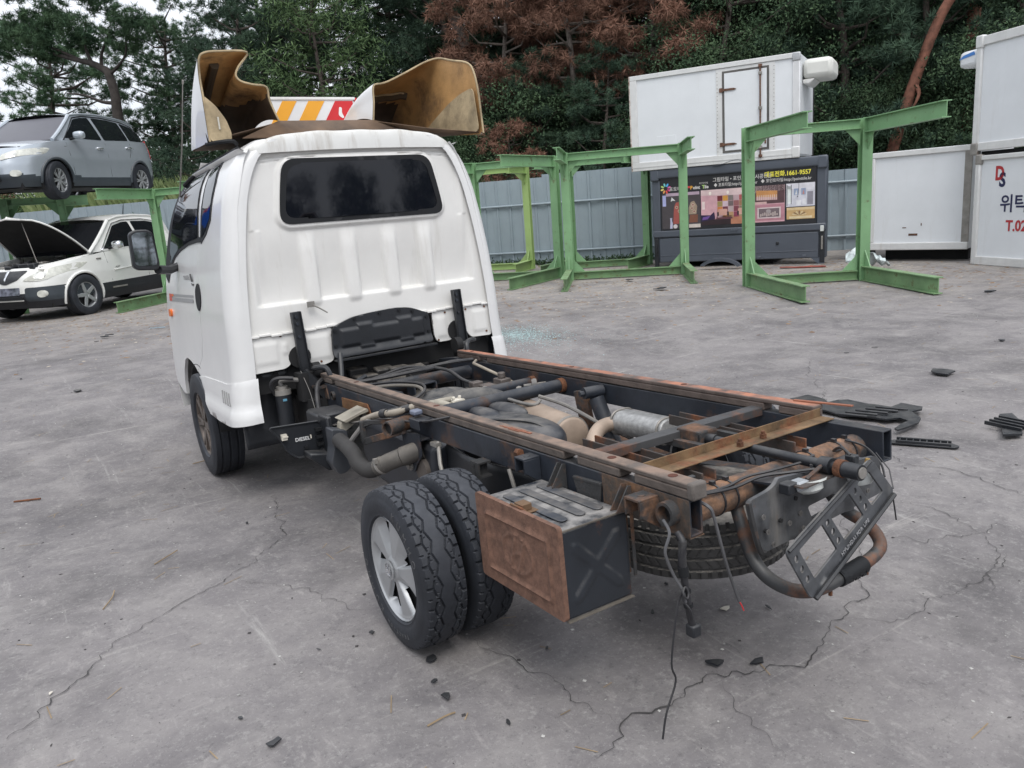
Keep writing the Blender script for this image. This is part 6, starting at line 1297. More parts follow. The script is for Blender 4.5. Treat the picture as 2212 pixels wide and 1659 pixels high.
# ------------------------------------------------------------------ cars (local: x forward, y left, z up)
def make_car(name, P, paint, clad, label, cat='car', group=None):
    r = empty(name); tag(r, label, cat, group)
    L2, W2, ax, wr = P['L']/2, P['W']/2, P['ax'], P['wr']
    fz = lambda z: float(np.interp(z, [.2, .42, .62, .78, .9, 1.05], P.get('fz', [.955, 1.0, .992, .975, .93, .86])))
    rz = lambda z: float(np.interp(z, [.2, .42, .7, .95, 1.15], [.95, 1.0, .995, .985, .96]))
    bz = lambda z: W2*float(np.interp(z, [.2, .35, .55, .75, .95, 1.15], [.93, .975, .985, 1.0, .985, .955]))
    n = 4.6
    def yx(x, z):
        a = L2*(fz(z) if x > 0 else rz(z)); return bz(z)*max(0, 1-min(1, abs(x)/a)**n)**(1/n)
    def xy(y, z, s):
        a = L2*(fz(z) if s > 0 else rz(z)); return s*a*max(0, 1-min(1, abs(y)/bz(z))**n)**(1/n)
    ht, bt = P['hood'], P['belt']           # hood line (x, z) pairs, belt (x, z) pairs
    xs_t = [q[0] for q in sorted(ht+bt)]; zs_t = [q[1] for q in sorted(ht+bt)]
    ztop = lambda x: float(np.interp(x, xs_t, zs_t))
    z0 = .24
    def ring(v):
        o = []; pts = []
        for x in np.linspace(-.94, .94, 84): pts.append(('x', x*L2, 1))
        for t in np.linspace(.97, -.97, 26): pts.append(('f', t, 1))
        for x in np.linspace(.94, -.94, 84): pts.append(('x', x*L2, -1))
        for t in np.linspace(-.97, .97, 22): pts.append(('r', t, -1))
        for k, a, s in pts:
            if k == 'x': z = z0+(ztop(a)-z0)*v; sc_ = fz(z) if a > 0 else rz(z); o.append((a*sc_, s*yx(a*sc_, z), z))
            else:
                e = L2*.94*(1 if k == 'f' else -1); z = z0+(ztop(e)-z0)*v; sc_ = fz(z) if k == 'f' else rz(z); ye = yx(e*sc_, z); y = a*ye; o.append((xy(y, z, 1 if k == 'f' else -1), y, z))
        return o
    vv = np.linspace(0, 1, 22); rings = [ring(v) for v in vv]; m = len(rings[0]); vs = [p for q in rings for p in q]; fs = []; mi = []
    ra = wr+.055
    cl = P['clad']
    for j in range(21):
        for i in range(m):
            f = (j*m+i, j*m+(i+1) % m, (j+1)*m+(i+1) % m, (j+1)*m+i); c = sum((Vector(vs[k]) for k in f), Vector())/4
            if abs(c.y) > W2*.55 and any((c.x-a)**2+(c.z-wr)**2 < ra**2 for a in ax): continue
            lim = cl[0] if abs(c.x) < L2*.80 else cl[1]
            fs.append(f); mi.append(1 if c.z < lim else 0)
    b = MB(); b.add(vs, fs); b.m = mi; body = b.build('body', [paint, clad], r, smooth=40)
    def side(x, z, s, off=0.): return Vector((x, s*(yx(x, z)+off), z))
    # arches
    for s in (1, -1):
        for a in ax:
            pts = [side(a+(ra-.005)*math.cos(t), wr+(ra-.005)*math.sin(t), s, .006) for t in np.linspace(-.25, PI+.25, 26)]
            pts = [p for p in pts if p.z > .25]
            MB().tube(pts, .026, 8).build('arch_trim', P.get('archm', clad), r)
            vs2 = []; fs2 = []
            for i, t in enumerate(np.linspace(-.4, PI+.4, 18)):
                for y in (W2*.93, W2*.45): vs2.append((a+ra*math.cos(t), s*y, max(.2, wr+ra*math.sin(t))))
                if i: fs2.append((2*i-2, 2*i-1, 2*i+1, 2*i))
            MB().add(vs2, fs2).build('arch_liner', DARK, r)
    # hood and deck
    def deck(x0, x1, nm, mat, crown=.05, nn=14):
        vs2 = []; fs2 = []
        for i, x in enumerate(np.linspace(x0, x1, nn)):
            z = ztop(x); sc_ = fz(z) if x > 0 else rz(z); X = x*sc_; w = yx(X, z)
            for k in range(13): u = -1+k/6; vs2.append((X, w*u, z+crown*(1-abs(u)**2.5)))
            if i:
                for k in range(12): fs2.append((13*(i-1)+k, 13*(i-1)+k+1, 13*i+k+1, 13*i+k))
        return MB().add(vs2, fs2).build(nm, mat, r, smooth=60)
    g = P['green']                            # greenhouse side polygon anchors: windscreen base, top, roof..., rear top, rear base
    wb, wt, rt_, rb = g['wb'], g['wt'], g['rt'], g['rb']
    if not P.get('open'): deck(wb[0]-.05, L2*.94, 'bonnet', paint)
    def gy(x, z):
        zb = ztop(x); h = max(.2, g['roofz']-zb); k = (z-zb)/h; base = yx(min(max(x, -L2*.9), L2*.8), zb); taper = .05*max(0, (x-.2)/1.2)**2+.06*max(0, (-x-.9)/1.2)**2
        return base-.035-.235*max(0, k)**1.15-taper
    roof = g['roof']; rzf = lambda x: float(np.interp(x, [q[0] for q in sorted(roof)], [q[1] for q in sorted(roof)]))
    sil = [wb]+[(x, z) for x, z in sorted(roof, reverse=True)]+[rb]+[(x, ztop(x)) for x in np.linspace(rb[0], wb[0], 12)[1:-1]]
    for s in (1, -1):
        f = lambda x, z, s=s, o=0.: (x, s*(gy(x, z)+o), z)
        MB().patch(sil, f, .12, thick=.01, nrm=(0, -s, 0)).build('pillar_frame', paint, r, smooth=60)
        for w in g['win']:
            MB().patch(rpoly(w, .04), lambda x, z, s=s: (x, s*(gy(x, z)+.006), z), .12, thick=.006, nrm=(0, -s, 0)).build('side_window', CGLASS, r)
        lw = g['win']; top = [(x, z) for x, z in g['trim']]
        MB().tube([Vector((x, s*(gy(x, z)+.008), z)) for x, z in top], .012, 6).build('window_trim', P.get('trimm', RUBBER), r)
        MB().tube([Vector((x, s*(gy(x, rzf(x))-.0), rzf(x)+.004)) for x in np.linspace(roof[0][0]-.02, roof[-1][0]+.05, 14)], .022, 8).build('roof_rail', paint, r)
        for ln in P['seams']: MB().tube([side(x, z, s, -.002) for x, z in ln], .005, 5).build('door_seam', DARK, r)
        for x, z in P['handles']:
            h = MB().box(x-.10, x+.10, -.012, .028, z-.018, z+.018, M=Matrix.Translation((0, s*yx(x, z), 0)) if s > 0 else Matrix.Translation((0, s*yx(x, z)-.016, 0))).build('door_handle', CHROME, r, bevel=.012)
        mx_, mz = P['mirror']; yb = gy(mx_, mz)
        mm = MB().box(mx_-.07, mx_+.09, 0, .20, -.07, .07, M=Matrix.Translation((0, s*yb+(.10 if s > 0 else -.30), mz+.03))).build('door_mirror', P.get('mirm', paint), r, bevel=.05)
        MB().tube([(mx_+.02, s*(yb-.02), mz-.03), (mx_+.02, s*(yb+.16), mz-.01)], .025, 6).build('mirror_arm', RUBBER, mm)
        if P.get('sidebead'): MB().tube([side(x, z, s, .006) for x, z in P['sidebead']], .014, 6).build('side_moulding', paint, r)
    def ruled(nm, a, b_, mat, o=0., bow=.09, kk=1.0, nn=10):
        vs2 = []; fs2 = []
        for i in range(nn+1):
            t = i/nn; x = a[0]+(b_[0]-a[0])*t; z = a[1]+(b_[1]-a[1])*t; w = gy(x, z)*kk; sgn = 1 if a[0] > 0 else -1
            for k in range(15): u = -1+k/7; vs2.append((x+sgn*(bow*(1-abs(u)**2.2)+o), w*u, z+o*.4))
            if i:
                for k in range(14): fs2.append((15*(i-1)+k, 15*(i-1)+k+1, 15*i+k+1, 15*i+k))
        return MB().add(vs2, fs2).build(nm, mat, r, smooth=60)
    ruled('windscreen', wb, (wt[0]+.02, wt[1]-.02), P.get('wsm', CGLASS), .0, .09, .985)
    for s in (1, -1): MB().tube([(wb[0]+(wt[0]-wb[0])*t, s*gy(wb[0]+(wt[0]-wb[0])*t, wb[1]+(wt[1]-wb[1])*t), wb[1]+(wt[1]-wb[1])*t) for t in np.linspace(0, 1, 8)], .035, 8).build('screen_pillar', paint, r)
    ruled('rear_window', rb, rt_, CGLASS, 0, .06)
    vs2 = []; fs2 = []
    for i, x in enumerate(np.linspace(roof[-1][0] if roof[-1][0] < roof[0][0] else roof[0][0], max(roof[0][0], roof[-1][0]), 18)):
        z = rzf(x); w = gy(x, z)
        for k in range(13): u = -1+k/6; vs2.append((x+(.09*(1-abs(u)**2.2) if x > wt[0]-.02 else 0)-(.06*(1-abs(u)**2.2) if x < rt_[0]+.02 else 0), w*u, z+.045*(1-abs(u)**2.6)))
        if i:
            for k in range(12): fs2.append((13*(i-1)+k, 13*(i-1)+k+1, 13*i+k+1, 13*i+k))
    MB().add(vs2, fs2).build('roof', paint, r, smooth=60)
    MB().box(-L2*.9, L2*.9, -W2*.75, W2*.75, .22, .5).build('underside', DARK, r)
    # wheels
    for i, a in enumerate(ax):
        for s in (1, -1):
            w = empty('wheel'); w.parent = r; w.location = (a, s*(W2-.125), wr); w.rotation_euler = (0, 0, (-PI/2 if s > 0 else PI/2)+(P.get('steer', 0) if i == 0 else 0))
            if i == 0 and s == 1:
                ww = w; tyre_mesh('tyre', wr*2, .215, wr*.63, 'road', P.get('tyrem', TYRE), 60, 16, w); alloy('rim', wr*.63, .18, P.get('rimm', SILVER), w, P['spokes'], P['double'], -.100, .022); disc('brake_disc', wr*.55, -.02, DARK, w)
            else:
                for ch_ in list(ww.children): c = ch_.copy(); COL.objects.link(c); c.parent = w
    def front(nm, poly, mat, off=.008, step=.04, par=None, z_off=0.):
        return MB().patch(poly, lambda y, z: (xy(y, z, 1)+off, y, z), step, thick=.02, nrm=(-1, 0, 0)).build(nm, mat, par or r, smooth=60)
    for nm, poly, mat, off in P['front']:
        front(nm, poly, mat, off)
        if P.get('mirrorfront', True) and min(q[0] for q in poly) > .05: front(nm, [(-y, z) for y, z in poly], mat, off)
    return r, dict(side=side, xy=xy, yx=yx, ztop=ztop, gy=gy, deck=deck, W2=W2, L2=L2)
LENS = pm('headlamp_lens', (.62, .62, .56), .15, .1, var=.12, scale=18); PLATE = pm('number_plate_dirt', (.10, .10, .12), .3, .2, var=.5, scale=10)
SILV = pm('silver_blue_car_paint', (.42, .46, .50), .24, .35, var=.02, coat=.6); CLADG = pm('dark_car_cladding', (.045, .055, .065), .5, var=.08, dust=.2)
WCAR = pm('white_car_paint', (.76, .76, .73), .26, var=.02, coat=.5, streak=.08)
SUV = dict(L=4.52, W=1.82, ax=(1.31, -1.31), wr=.345, clad=(.42, .46), fz=[.95, 1.0, .985, .955, .90, .84],
    hood=[(2.26, .88), (2.0, .96), (1.5, 1.04), (1.15, 1.07)], belt=[(.9, 1.075), (0, 1.095), (-1.0, 1.125), (-1.9, 1.16), (-2.26, 1.12)],
    green=dict(wb=(1.18, 1.075), wt=(.40, 1.565), rt=(-1.95, 1.52), rb=(-2.15, 1.12), roofz=1.64, roof=[(.40, 1.565), (.1, 1.615), (-.5, 1.645), (-1.3, 1.60), (-1.95, 1.52)],
        win=[[(.86, 1.12), (.33, 1.50), (.10, 1.545), (-.16, 1.565), (-.22, 1.125)], [(-.30, 1.13), (-.26, 1.565), (-.75, 1.56), (-1.10, 1.53), (-1.14, 1.16)], [(-1.20, 1.165), (-1.16, 1.525), (-1.60, 1.46), (-1.82, 1.32), (-1.86, 1.22), (-1.75, 1.165)]],
        trim=[(.92, 1.07), (.33, 1.53), (.0, 1.585), (-.6, 1.595), (-1.2, 1.555), (-1.65, 1.48), (-1.90, 1.30), (-1.90, 1.20), (-1.2, 1.11), (-.25, 1.065), (.92, 1.07)]),
    seams=[[(.93, 1.03), (.90, .80), (.86, .55), (.84, .42)], [(-.24, 1.06), (-.25, .80), (-.27, .42)], [(-1.10, 1.09), (-1.06, .92), (-.98, .80)], [(1.9, .935), (1.0, .955), (-1.2, .99), (-2.0, 1.0)]],
    handles=[(-.02, .955), (-1.0, 1.0)], mirror=(.70, 1.13), spokes=7, double=True, steer=.12, wsm=pm('grey_screen', (.085, .085, .10), .30, var=.05, scale=2, spec=.25),  # windscreen in one even matt lavender-grey
    front=[('headlamp', rpoly([(.46, .70), (.86, .80), (.865, .92), (.60, .86), (.47, .80)], .03), LENS, .012), ('headlamp_eye', rrect(.56, .68, .745, .835, .04), pm('lens_eye', (.66, .66, .62), .1, .3, var=.1), .02), ('grille', rrect(-.40, .40, .66, .80, .03), PLAST, .010), ('grille_bar', rrect(-.40, .40, .72, .735, .006), CHROME, .018), ('fog_lamp', rrect(.60, .72, .42, .53, .05), LENS, .014), ('lower_grille', rrect(-.45, .45, .34, .50, .04), PLAST, .010), ('number_plate', rrect(-.26, .26, .52, .62, .01), PLATE, .02)])
suv, sf = make_car('parked_car', SUV, SILV, CLADG, 'silver-blue five-door car lifted on the green racks', 'car', 'cars on the racks')
def place(o, hub, hd, z):  # front-left wheel hub at hub, heading hd
    o.rotation_euler = (0, 0, hd)
    a, y = P_['ax'][0], P_['W']/2-.03; c, s = math.cos(hd), math.sin(hd)
    o.location = (hub[0]-a*c+y*s, hub[1]-a*s-y*c, z)
for s in (-1, 1): MB().patch(rpoly([(-2.16, .80), (-1.98, .82), (-1.99, 1.0), (-2.05, 1.22), (-2.12, 1.20)], .03), lambda x, z, s=s: sf['side'](x, z, s, .008), .06, thick=.01, nrm=(0, -s, 0)).build('tail_lamp', RED, suv)
P_ = SUV; place(suv, SUVHUB, SUVHEAD, SUVZ); suv.rotation_euler = (0, SUVPITCH, SUVHEAD); suv.location.z -= 1.31*math.sin(-SUVPITCH)
# white pickup with its bonnet up
PKP = dict(L=4.96, W=1.90, ax=(1.62, -1.44), wr=.365, clad=(.54, .50), open=True, fz=[.955, 1.0, .99, .965, .92, .86],
    hood=[(2.48, .90), (2.1, .98), (1.6, 1.05), (1.2, 1.09)], belt=[(.95, 1.10), (0, 1.13), (-.9, 1.17), (-2.48, 1.18)],
    green=dict(wb=(1.28, 1.09), wt=(.48, 1.66), rt=(-.98, 1.66), rb=(-1.15, 1.18), roofz=1.74, roof=[(.48, 1.66), (.2, 1.72), (-.3, 1.745), (-.8, 1.72), (-.98, 1.66)],
        win=[[(.92, 1.14), (.42, 1.56), (.12, 1.62), (-.06, 1.625), (-.10, 1.155)], [(-.18, 1.16), (-.14, 1.63), (-.60, 1.62), (-.86, 1.57), (-.92, 1.20)]],
        trim=[(.98, 1.12), (.70, 1.38), (.42, 1.60), (.1, 1.66), (-.5, 1.66), (-.9, 1.60)]),
    seams=[[(1.0, 1.09), (.98, .9), (.92, .55)], [(-.12, 1.13), (-.13, .80), (-.15, .55)], [(-1.0, 1.17), (-1.02, .8)]], sidebead=[(.85, .74), (.3, .77), (-.9, .80)],
    handles=[(.10, 1.03), (-.8, 1.06)], mirror=(.76, 1.17), mirm=CHROME, trimm=CHROME, archm=WCAR, spokes=5, double=False, steer=-.06, wsm=pm('shaded_screen', (.012, .013, .015), .08, var=0, spec=.10),
    front=[('headlamp', rpoly([(.36, .72), (.62, .70), (.72, .72), (.90, .84), (.91, .96), (.60, .88)], .03), LENS, .012), ('headlamp_eye', rrect(.54, .70, .73, .86, .06), pm('lens_eye', (.66, .66, .62), .1, .3, var=.1), .02), ('grille', rpoly([(-.40, .89), (.40, .89), (.25, .74), (.0, .66), (-.25, .74)], .05), PLAST, .010), ('grille_badge', rpoly([(-.03, .90), (.03, .90), (.012, .72), (-.012, .72)], .01), CHROME, .022),
        ('fog_lamp', rrect(.60, .72, .42, .54, .055), LENS, .02), ('number_plate', rrect(-.30, .30, .48, .61, .01), pm('torn_plate', (.30, .31, .38), .15, .6, var=.5, scale=12), .016), ('lower_grille', rrect(-.36, .36, .31, .46, .03), PLAST, .014), ('grille_slat', rrect(-.36, .36, .375, .395, .008), WCAR, .03), ('side_skirt_cap', rrect(.40, .93, .36, .60, .04), CLADG, .006)])
pk, pf = make_car('pickup_truck', PKP, WCAR, pm('black_cladding', (.02, .022, .027), .5, var=.1), 'white pickup with its bonnet raised over the bare engine', 'pickup')
# engine bay: inner floor, struts, clutter, raised bonnet on a prop
B_(1.15, 2.25, -.72, .72, .55, .72).build('engine_bay_floor', DARK, pk); B_(2.16, 2.25, -.66, .66, .80, .90).build('radiator_support', pm('primer', (.42, .41, .38), .6, var=.1, dust=.3), pk, bevel=.02)
for s in (-1, 1): MB().patch([(1.15, 1.09), (1.7, 1.035), (2.2, .955), (2.2, .88), (1.15, .95)], lambda x, z, s=s: (x, s*(pf['yx'](x, z)-.10), z), .1).build('inner_wing', WCAR, pk, solid=.01)
rr_ = random.Random(5)
for i in range(34):
    x, y = rr_.uniform(1.25, 2.2), rr_.uniform(-.6, .6); s = rr_.uniform(.05, .13); MB().box(-s, s, -s*.8, s*.8, -.1, rr_.uniform(.02, .14), M=Matrix.Translation((x, y, .87)) @ Matrix.Rotation(rr_.uniform(-.5, .5), 4, 'Z') @ Matrix.Rotation(rr_.uniform(-.2, .2), 4, 'X')).build('engine_part', (ENG, PLAST, PLASTD, GALV)[i % 4 if i % 8 else 3], pk, bevel=.02)
for pts in ([(1.5, -.5, .95), (1.7, -.1, 1.0), (2.0, .1, .95), (2.1, .4, .90)], [(1.3, .3, .95), (1.6, .45, 1.0), (2.0, .5, .95)]): MB().tube(sm(pts, 6), .035, 10).build('engine_hose', RUBBER, pk)
hx, hz, an_ = 1.24, 1.10, math.radians(43)
def bon(u, v, o=0.):
    l = u*1.12; w = pf['yx'](1.3+u*.9, 1.0)*.90*(1-.10*u*u)
    x, z = l, .05*(1-v*v)-.10*u*u*(1)+o; return (hx+x*math.cos(an_)-z*math.sin(an_), v*w, hz+x*math.sin(an_)+z*math.cos(an_))
vs = []; fs = []
for i in range(13):
    for k in range(15): vs.append(bon(i/12, -1+k/7))
    if i:
        for k in range(14): fs.append((15*(i-1)+k, 15*(i-1)+k+1, 15*i+k+1, 15*i+k))
bn = MB().add(vs, fs).build('bonnet', WCAR, pk, smooth=60)
vs = []
for i in range(13):
    for k in range(15): vs.append(bon(.02+.95*i/12, (-1+k/7)*.95, -.03))
MB().add(vs, fs).build('bonnet_lining', pm('bonnet_lining', (.012, .012, .013), .8, var=.3), bn, smooth=60)
MB().tube([bon(t, 1, -.01) for t in np.linspace(0, 1, 14)]+[bon(1, v, -.01) for v in np.linspace(1, -1, 12)]+[bon(t, -1, -.01) for t in np.linspace(1, 0, 14)], .016, 6).build('bonnet_edge', WCAR, bn)
MB().tube([(2.1, .45, .95), bon(.85, .3, -.04)], .008, 6).build('prop_rod', GALV, pk)
B_(-2.42, -1.02, -.80, .80, 1.14, 1.2).build('bed_cover', WCAR, pk, bevel=.02)
MB().prism(rpoly([(-1.05, 1.18), (-1.45, 1.18), (-1.12, 1.70), (-.98, 1.70)], .04), lambda x, z, k: (x, -.70+1.40*k, z)).build('roll_bar_fairing', WCAR, pk, bevel=.03)
MB().tube([(-.55, .25, 1.78), (-.62, .25, 1.99)], [.012, .006], 6).build('roof_antenna', RUBBER, pk)
MB().box(.55, .95, .0, .012, -.014, .014, M=Matrix.Translation((0, pf['yx'](.75, .46)+.004, .42))).build('step_trim', GALV, pk); MB().box(1.12, 1.24, 0, .012, -.012, .012, M=Matrix.Translation((0, pf['yx'](1.18, .98)+.002, .98))).build('side_badge', GALV, pk)
text('lettering', 'AX7', .05, frame(pf['side'](.80, .775, 1, .003), (-1, 0, .0), (0, 0, 1)), pm('dark_decal', (.08, .08, .085)), pk, sx=1.4)
MB().box(1.17, 1.25, .60, .92, .28, .50).build('mud_flap', RUBBER, pk)
P_ = PKP; place(pk, PKHUB, math.radians(-135), 0)
# copies: dark car on the rear rack, blue car off to the left that the door glass mirrors, white car behind the pickup
def repaint(o, m):
    for ch_ in o.children:
        for i, sl_ in enumerate(ch_.material_slots):
            if sl_.material == SILV: ch_.data = ch_.data.copy() if ch_.data.users > 1 else ch_.data; ch_.data.materials[i] = m
blk = copy_tree(suv); tag(blk, 'black car on the shaded rear rack, wheel hanging under the beam', 'car', 'cars on the racks'); repaint(blk, pm('black_car_paint', (.012, .012, .014), .25, var=0, coat=.5)); blk.location = (-3.6, 21.8, 2.02); blk.rotation_euler = (0, 0, math.radians(-120))
wc = copy_tree(suv); tag(wc, 'white car on the ground beyond the pickup, mostly hidden by the truck cab', 'car', 'parked cars'); repaint(wc, WCAR); wc.location = (3.2, 17.8, 0); wc.rotation_euler = (0, 0, math.radians(-135))
blu = copy_tree(suv); tag(blu, 'bright blue car on a rack, seen only as a reflection in the cab window', 'car', 'parked cars'); repaint(blu, pm('blue_car_paint', (.015, .10, .50), .25, var=0, coat=.5)); blu.location = (-4.4, 12.0, 1.72); blu.rotation_euler = (0, 0, math.radians(-135)); rack((-2.75, 12.6), (-4.0, 13.85), (-.71, -.71), 3.0, 3.0, GREEN, GREEND, 'green rack outside the picture under the blue car', H=1.75)
# ------------------------------------------------------------------ hill and wood behind the fence
def fpt(s, d): p = F0+FU*s+FN*d; return p
def hillz(s, d): return max(0., min(1, (d-.6)/1.5))*.15+max(0, d-1)*(.20 if s > -8 else .13)*min(1, 1)+.25*noise.noise((s*.3, d*.3, 2))*min(1, max(0, d-.6))
vs = []; fs = []; ns_, nd_ = 60, 26
for i in range(ns_):
    for j in range(nd_):
        s, d = -40+i*75/(ns_-1), .35+j*45/(nd_-1)*(j/(nd_-1)); p = fpt(s, d); vs.append((p.x, p.y, -.03 if j == 0 else hillz(s, d)))
for i in range(ns_-1):
    for j in range(nd_-1): fs.append((i*nd_+j, i*nd_+j+1, (i+1)*nd_+j+1, (i+1)*nd_+j))
hill = MB().add(vs, fs).build('wooded_hill', pm('forest_floor', (.045, .042, .025), .95, var=.4, scale=3, bump=.5, bscale=8), smooth=80); tag(hill, kind='structure')
def leafmat(name, c1, c2, c3=None):
    m = bpy.data.materials.new(name); m.use_nodes = True; t = m.node_tree; p = t.nodes['Principled BSDF']; l = t.links.new
    tc = N(t, 'ShaderNodeTexCoord'); n = N(t, 'ShaderNodeTexNoise'); n.inputs['Scale'].default_value = 1.6; n.inputs['Detail'].default_value = 5; l(tc.outputs['Object'], n.inputs['Vector'])
    oi = N(t, 'ShaderNodeObjectInfo'); r = N(t, 'ShaderNodeMapRange'); r.inputs['From Min'].default_value = .35; r.inputs['From Max'].default_value = .65; l(n.outputs['Fac'], r.inputs['Value'])
    x = N(t, 'ShaderNodeMix', data_type='RGBA'); l(r.outputs[0], x.inputs[0]); x.inputs[6].default_value = c1+(1,); x.inputs[7].default_value = c2+(1,)
    h = N(t, 'ShaderNodeHueSaturation'); mr = N(t, 'ShaderNodeMapRange'); mr.inputs['To Min'].default_value = .72; mr.inputs['To Max'].default_value = 1.25; l(oi.outputs['Random'], mr.inputs['Value']); l(mr.outputs[0], h.inputs['Value']); l(x.outputs[2], h.inputs['Color'])
    l(h.outputs['Color'], p.inputs['Base Color']); p.inputs['Roughness'].default_value = .75; p.inputs['Specular IOR Level'].default_value = .12
    return m
PINE = leafmat('pine_needles', (0.051, 0.100, 0.059), (0.104, 0.171, 0.091)); PINED = leafmat('dark_pine_needles', (0.034, 0.061, 0.044), (0.067, 0.107, 0.067)); DEAD = leafmat('dead_brown_needles', (.16, .086, .062), (.31, .175, .125)); DEADD = leafmat('dull_dead_needles', (.095, .052, .042), (.16, .082, .062))
BROAD = leafmat('broad_leaves', (0.061, 0.107, 0.046), (0.128, 0.195, 0.085)); DBROAD = leafmat('dark_broad_leaves', (0.039, 0.071, 0.041), (0.085, 0.134, 0.068)); GRASS = leafmat('pale_tall_grass', (.13, .19, .07), (.25, .29, .14)); YELLEAF = leafmat('yellowing_leaves', (.07, .095, .03), (.15, .16, .055))
BARK = pm('pine_bark', (.085, .068, .058), .9, var=.35, scale=9, bump=.6, bscale=25); BARKR = pm('red_pine_bark', (.20, .085, .055), .85, var=.35, scale=7, bump=.5, bscale=20); BARKG = pm('dead_bark', (.17, .145, .125), .9, var=.3, scale=8, bump=.5, bscale=25)
def unit(n):
    v = RNG.normal(size=(n, 3)); return v/np.linalg.norm(v, axis=1, keepdims=True)
def needles(centres, per, ln, wd, up=.35, flat=1.0):
    """needle tufts: thin triangles radiating from each centre"""
    c = np.repeat(np.asarray(centres), per, 0); d = unit(len(c)); d[:, 2] = d[:, 2]*flat+up; d /= np.linalg.norm(d, axis=1, keepdims=True)
    sd_ = np.cross(d, unit(len(c))); sd_ /= np.linalg.norm(sd_, axis=1, keepdims=True)
    l_ = ln*RNG.uniform(.6, 1.15, (len(c), 1)); b = c+d*.02
    v = np.stack([b-sd_*wd/2, b+sd_*wd/2, c+d*l_], 1).reshape(-1, 3); return v, np.arange(len(v)).reshape(-1, 3)
def leaves(centres, ln, wd, droop=.0, n=1):
    c = np.asarray(centres); d = unit(len(c)); d[:, 2] -= droop; d /= np.linalg.norm(d, axis=1, keepdims=True); sd_ = np.cross(d, unit(len(c))); sd_ /= np.linalg.norm(sd_, axis=1, keepdims=True)
    l_ = ln*RNG.uniform(.65, 1.3, (len(c), 1)); w_ = wd*RNG.uniform(.7, 1.2, (len(c), 1))
    v = np.stack([c, c+d*l_*.45+sd_*w_/2, c+d*l_, c+d*l_*.45-sd_*w_/2], 1).reshape(-1, 3); return v, np.arange(len(v)).reshape(-1, 4)
def pads(k, rad, zr, h0, h1, n_in, flat=.38, top=.5):
    """clump centres arranged on drooping branch ends; returns clump centres, branch ends"""
    ends = []; pts = []
    for i in range(k):
        t = (i+.5)/k; z = h0+(h1-h0)*t; a = i*2.399+RNG.uniform(-.5, .5); R_ = rad*(1-top*t**1.5)*RNG.uniform(.55, 1.05); e = np.array([R_*math.cos(a), R_*math.sin(a), z+RNG.uniform(-.3, .3)*zr]); ends.append(e)
        s = RNG.uniform(.55, 1.05)
        q = unit(n_in)*RNG.uniform(.15, 1, (n_in, 1))**.5*np.array([.75*s, .75*s, flat*s]); pts.append(e+q)
        q2 = unit(n_in//3)*np.array([.45*s, .45*s, flat*.7*s]); pts.append(e*np.array([.55, .55, 1])+q2)
    return np.concatenate(pts), ends
def limbs(b, trunk, ends, r0, mi=0):
    T = [Vector(p) for p in trunk]
    for e in ends:
        e = Vector(e); q = min(T, key=lambda p: abs(p.z-(e.z-.5))); mid = q.lerp(e, .5)+Vector((random.uniform(-.2, .2), random.uniform(-.2, .2), -.18)); b.tube([q, mid, e], [r0, r0*.6, r0*.2], 5)
def tree(name, kind, seed, H, rad, h0, fol, bark, r0, lean=(0, 0), k=34, nin=22):
    """one prototype tree: trunk (with limbs) and crown"""
    global RNG
    RNG = np.random.default_rng(seed); random.seed(seed)
    t = [(lean[0]*(z/H)**1.5*H+.22*math.sin(z*.7+seed), lean[1]*(z/H)**1.5*H+.2*math.cos(z*.6+seed*2)-.2*math.cos(seed*2), z) for z in np.linspace(-.4, H*.97, 12)]
    r = empty(name); b = MB(); b.tube(sm(t, 3), [r0*(1-.8*i/33) for i in range(34)], 9)
    pts, ends = pads(k, rad, 1, h0, H, nin)
    off = lambda z: np.array([np.interp(z, [q[2] for q in t], [q[0] for q in t]), np.interp(z, [q[2] for q in t], [q[1] for q in t])]).T
    pts[:, :2] += off(pts[:, 2]); ends = [np.append(e[:2]+off(e[2]), e[2]) for e in ends]
    limbs(b, sm(t, 3), ends, r0*.32); b.build('trunk', bark, r, smooth=60)
    if kind == 'pine': v, f = needles(pts, 34, .21, .020, .45)
    elif kind == 'dead': v, f = needles(pts, 36, .23, .021, -.35)
    elif kind == 'willow': p2 = np.repeat(pts, 8, 0)+RNG.normal(size=(len(pts)*8, 3))*.13; v, f = leaves(p2, .19, .035, .2)
    else: p2 = np.repeat(pts, 20, 0)+RNG.normal(size=(len(pts)*20, 3))*.19; v, f = leaves(p2, .085, .036, .25)
    np_mesh('crown', v, f, fol, r)
    return r
def put(o, s, d, rz, sc=1., z=0., label=None, cat='tree', group=None, first=False, mats=None):
    c = o if first else copy_tree(o); p = fpt(s, d); c.location = (p.x, p.y, hillz(s, d)-.1+z); c.rotation_euler = (0, 0, rz); c.scale = (sc, sc, sc); tag(c, label, cat, group)
    if mats:
        for ch_ in c.children:
            if ch_.name.startswith('crown'):
                ch_.material_slots[0].link = 'OBJECT'; ch_.material_slots[0].material = mats
    return c
G1 = 'trees of the wood behind the fence'
pA = tree('pine_tree', 'pine', 3, 8.5, 3.0, 3.4, PINE, BARK, .17, (.05, .02), 44, 30)
pB = tree('pine_tree', 'pine', 8, 11., 2.7, 2.6, PINED, BARK, .20, (-.03, .04), 60, 32)
pC = tree('pine_tree', 'pine', 15, 7.5, 2.3, 1.2, PINED, BARK, .14, (.02, -.05), 44, 24)
dA = tree('dead_pine_tree', 'dead', 21, 7.6, 2.5, 2.8, DEAD, BARKG, .14, (.04, .03), 34, 26)
dB = tree('dead_pine_tree', 'dead', 27, 5.2, 1.6, 1.6, DEADD, BARKG, .10, (-.05, .02), 24, 20)
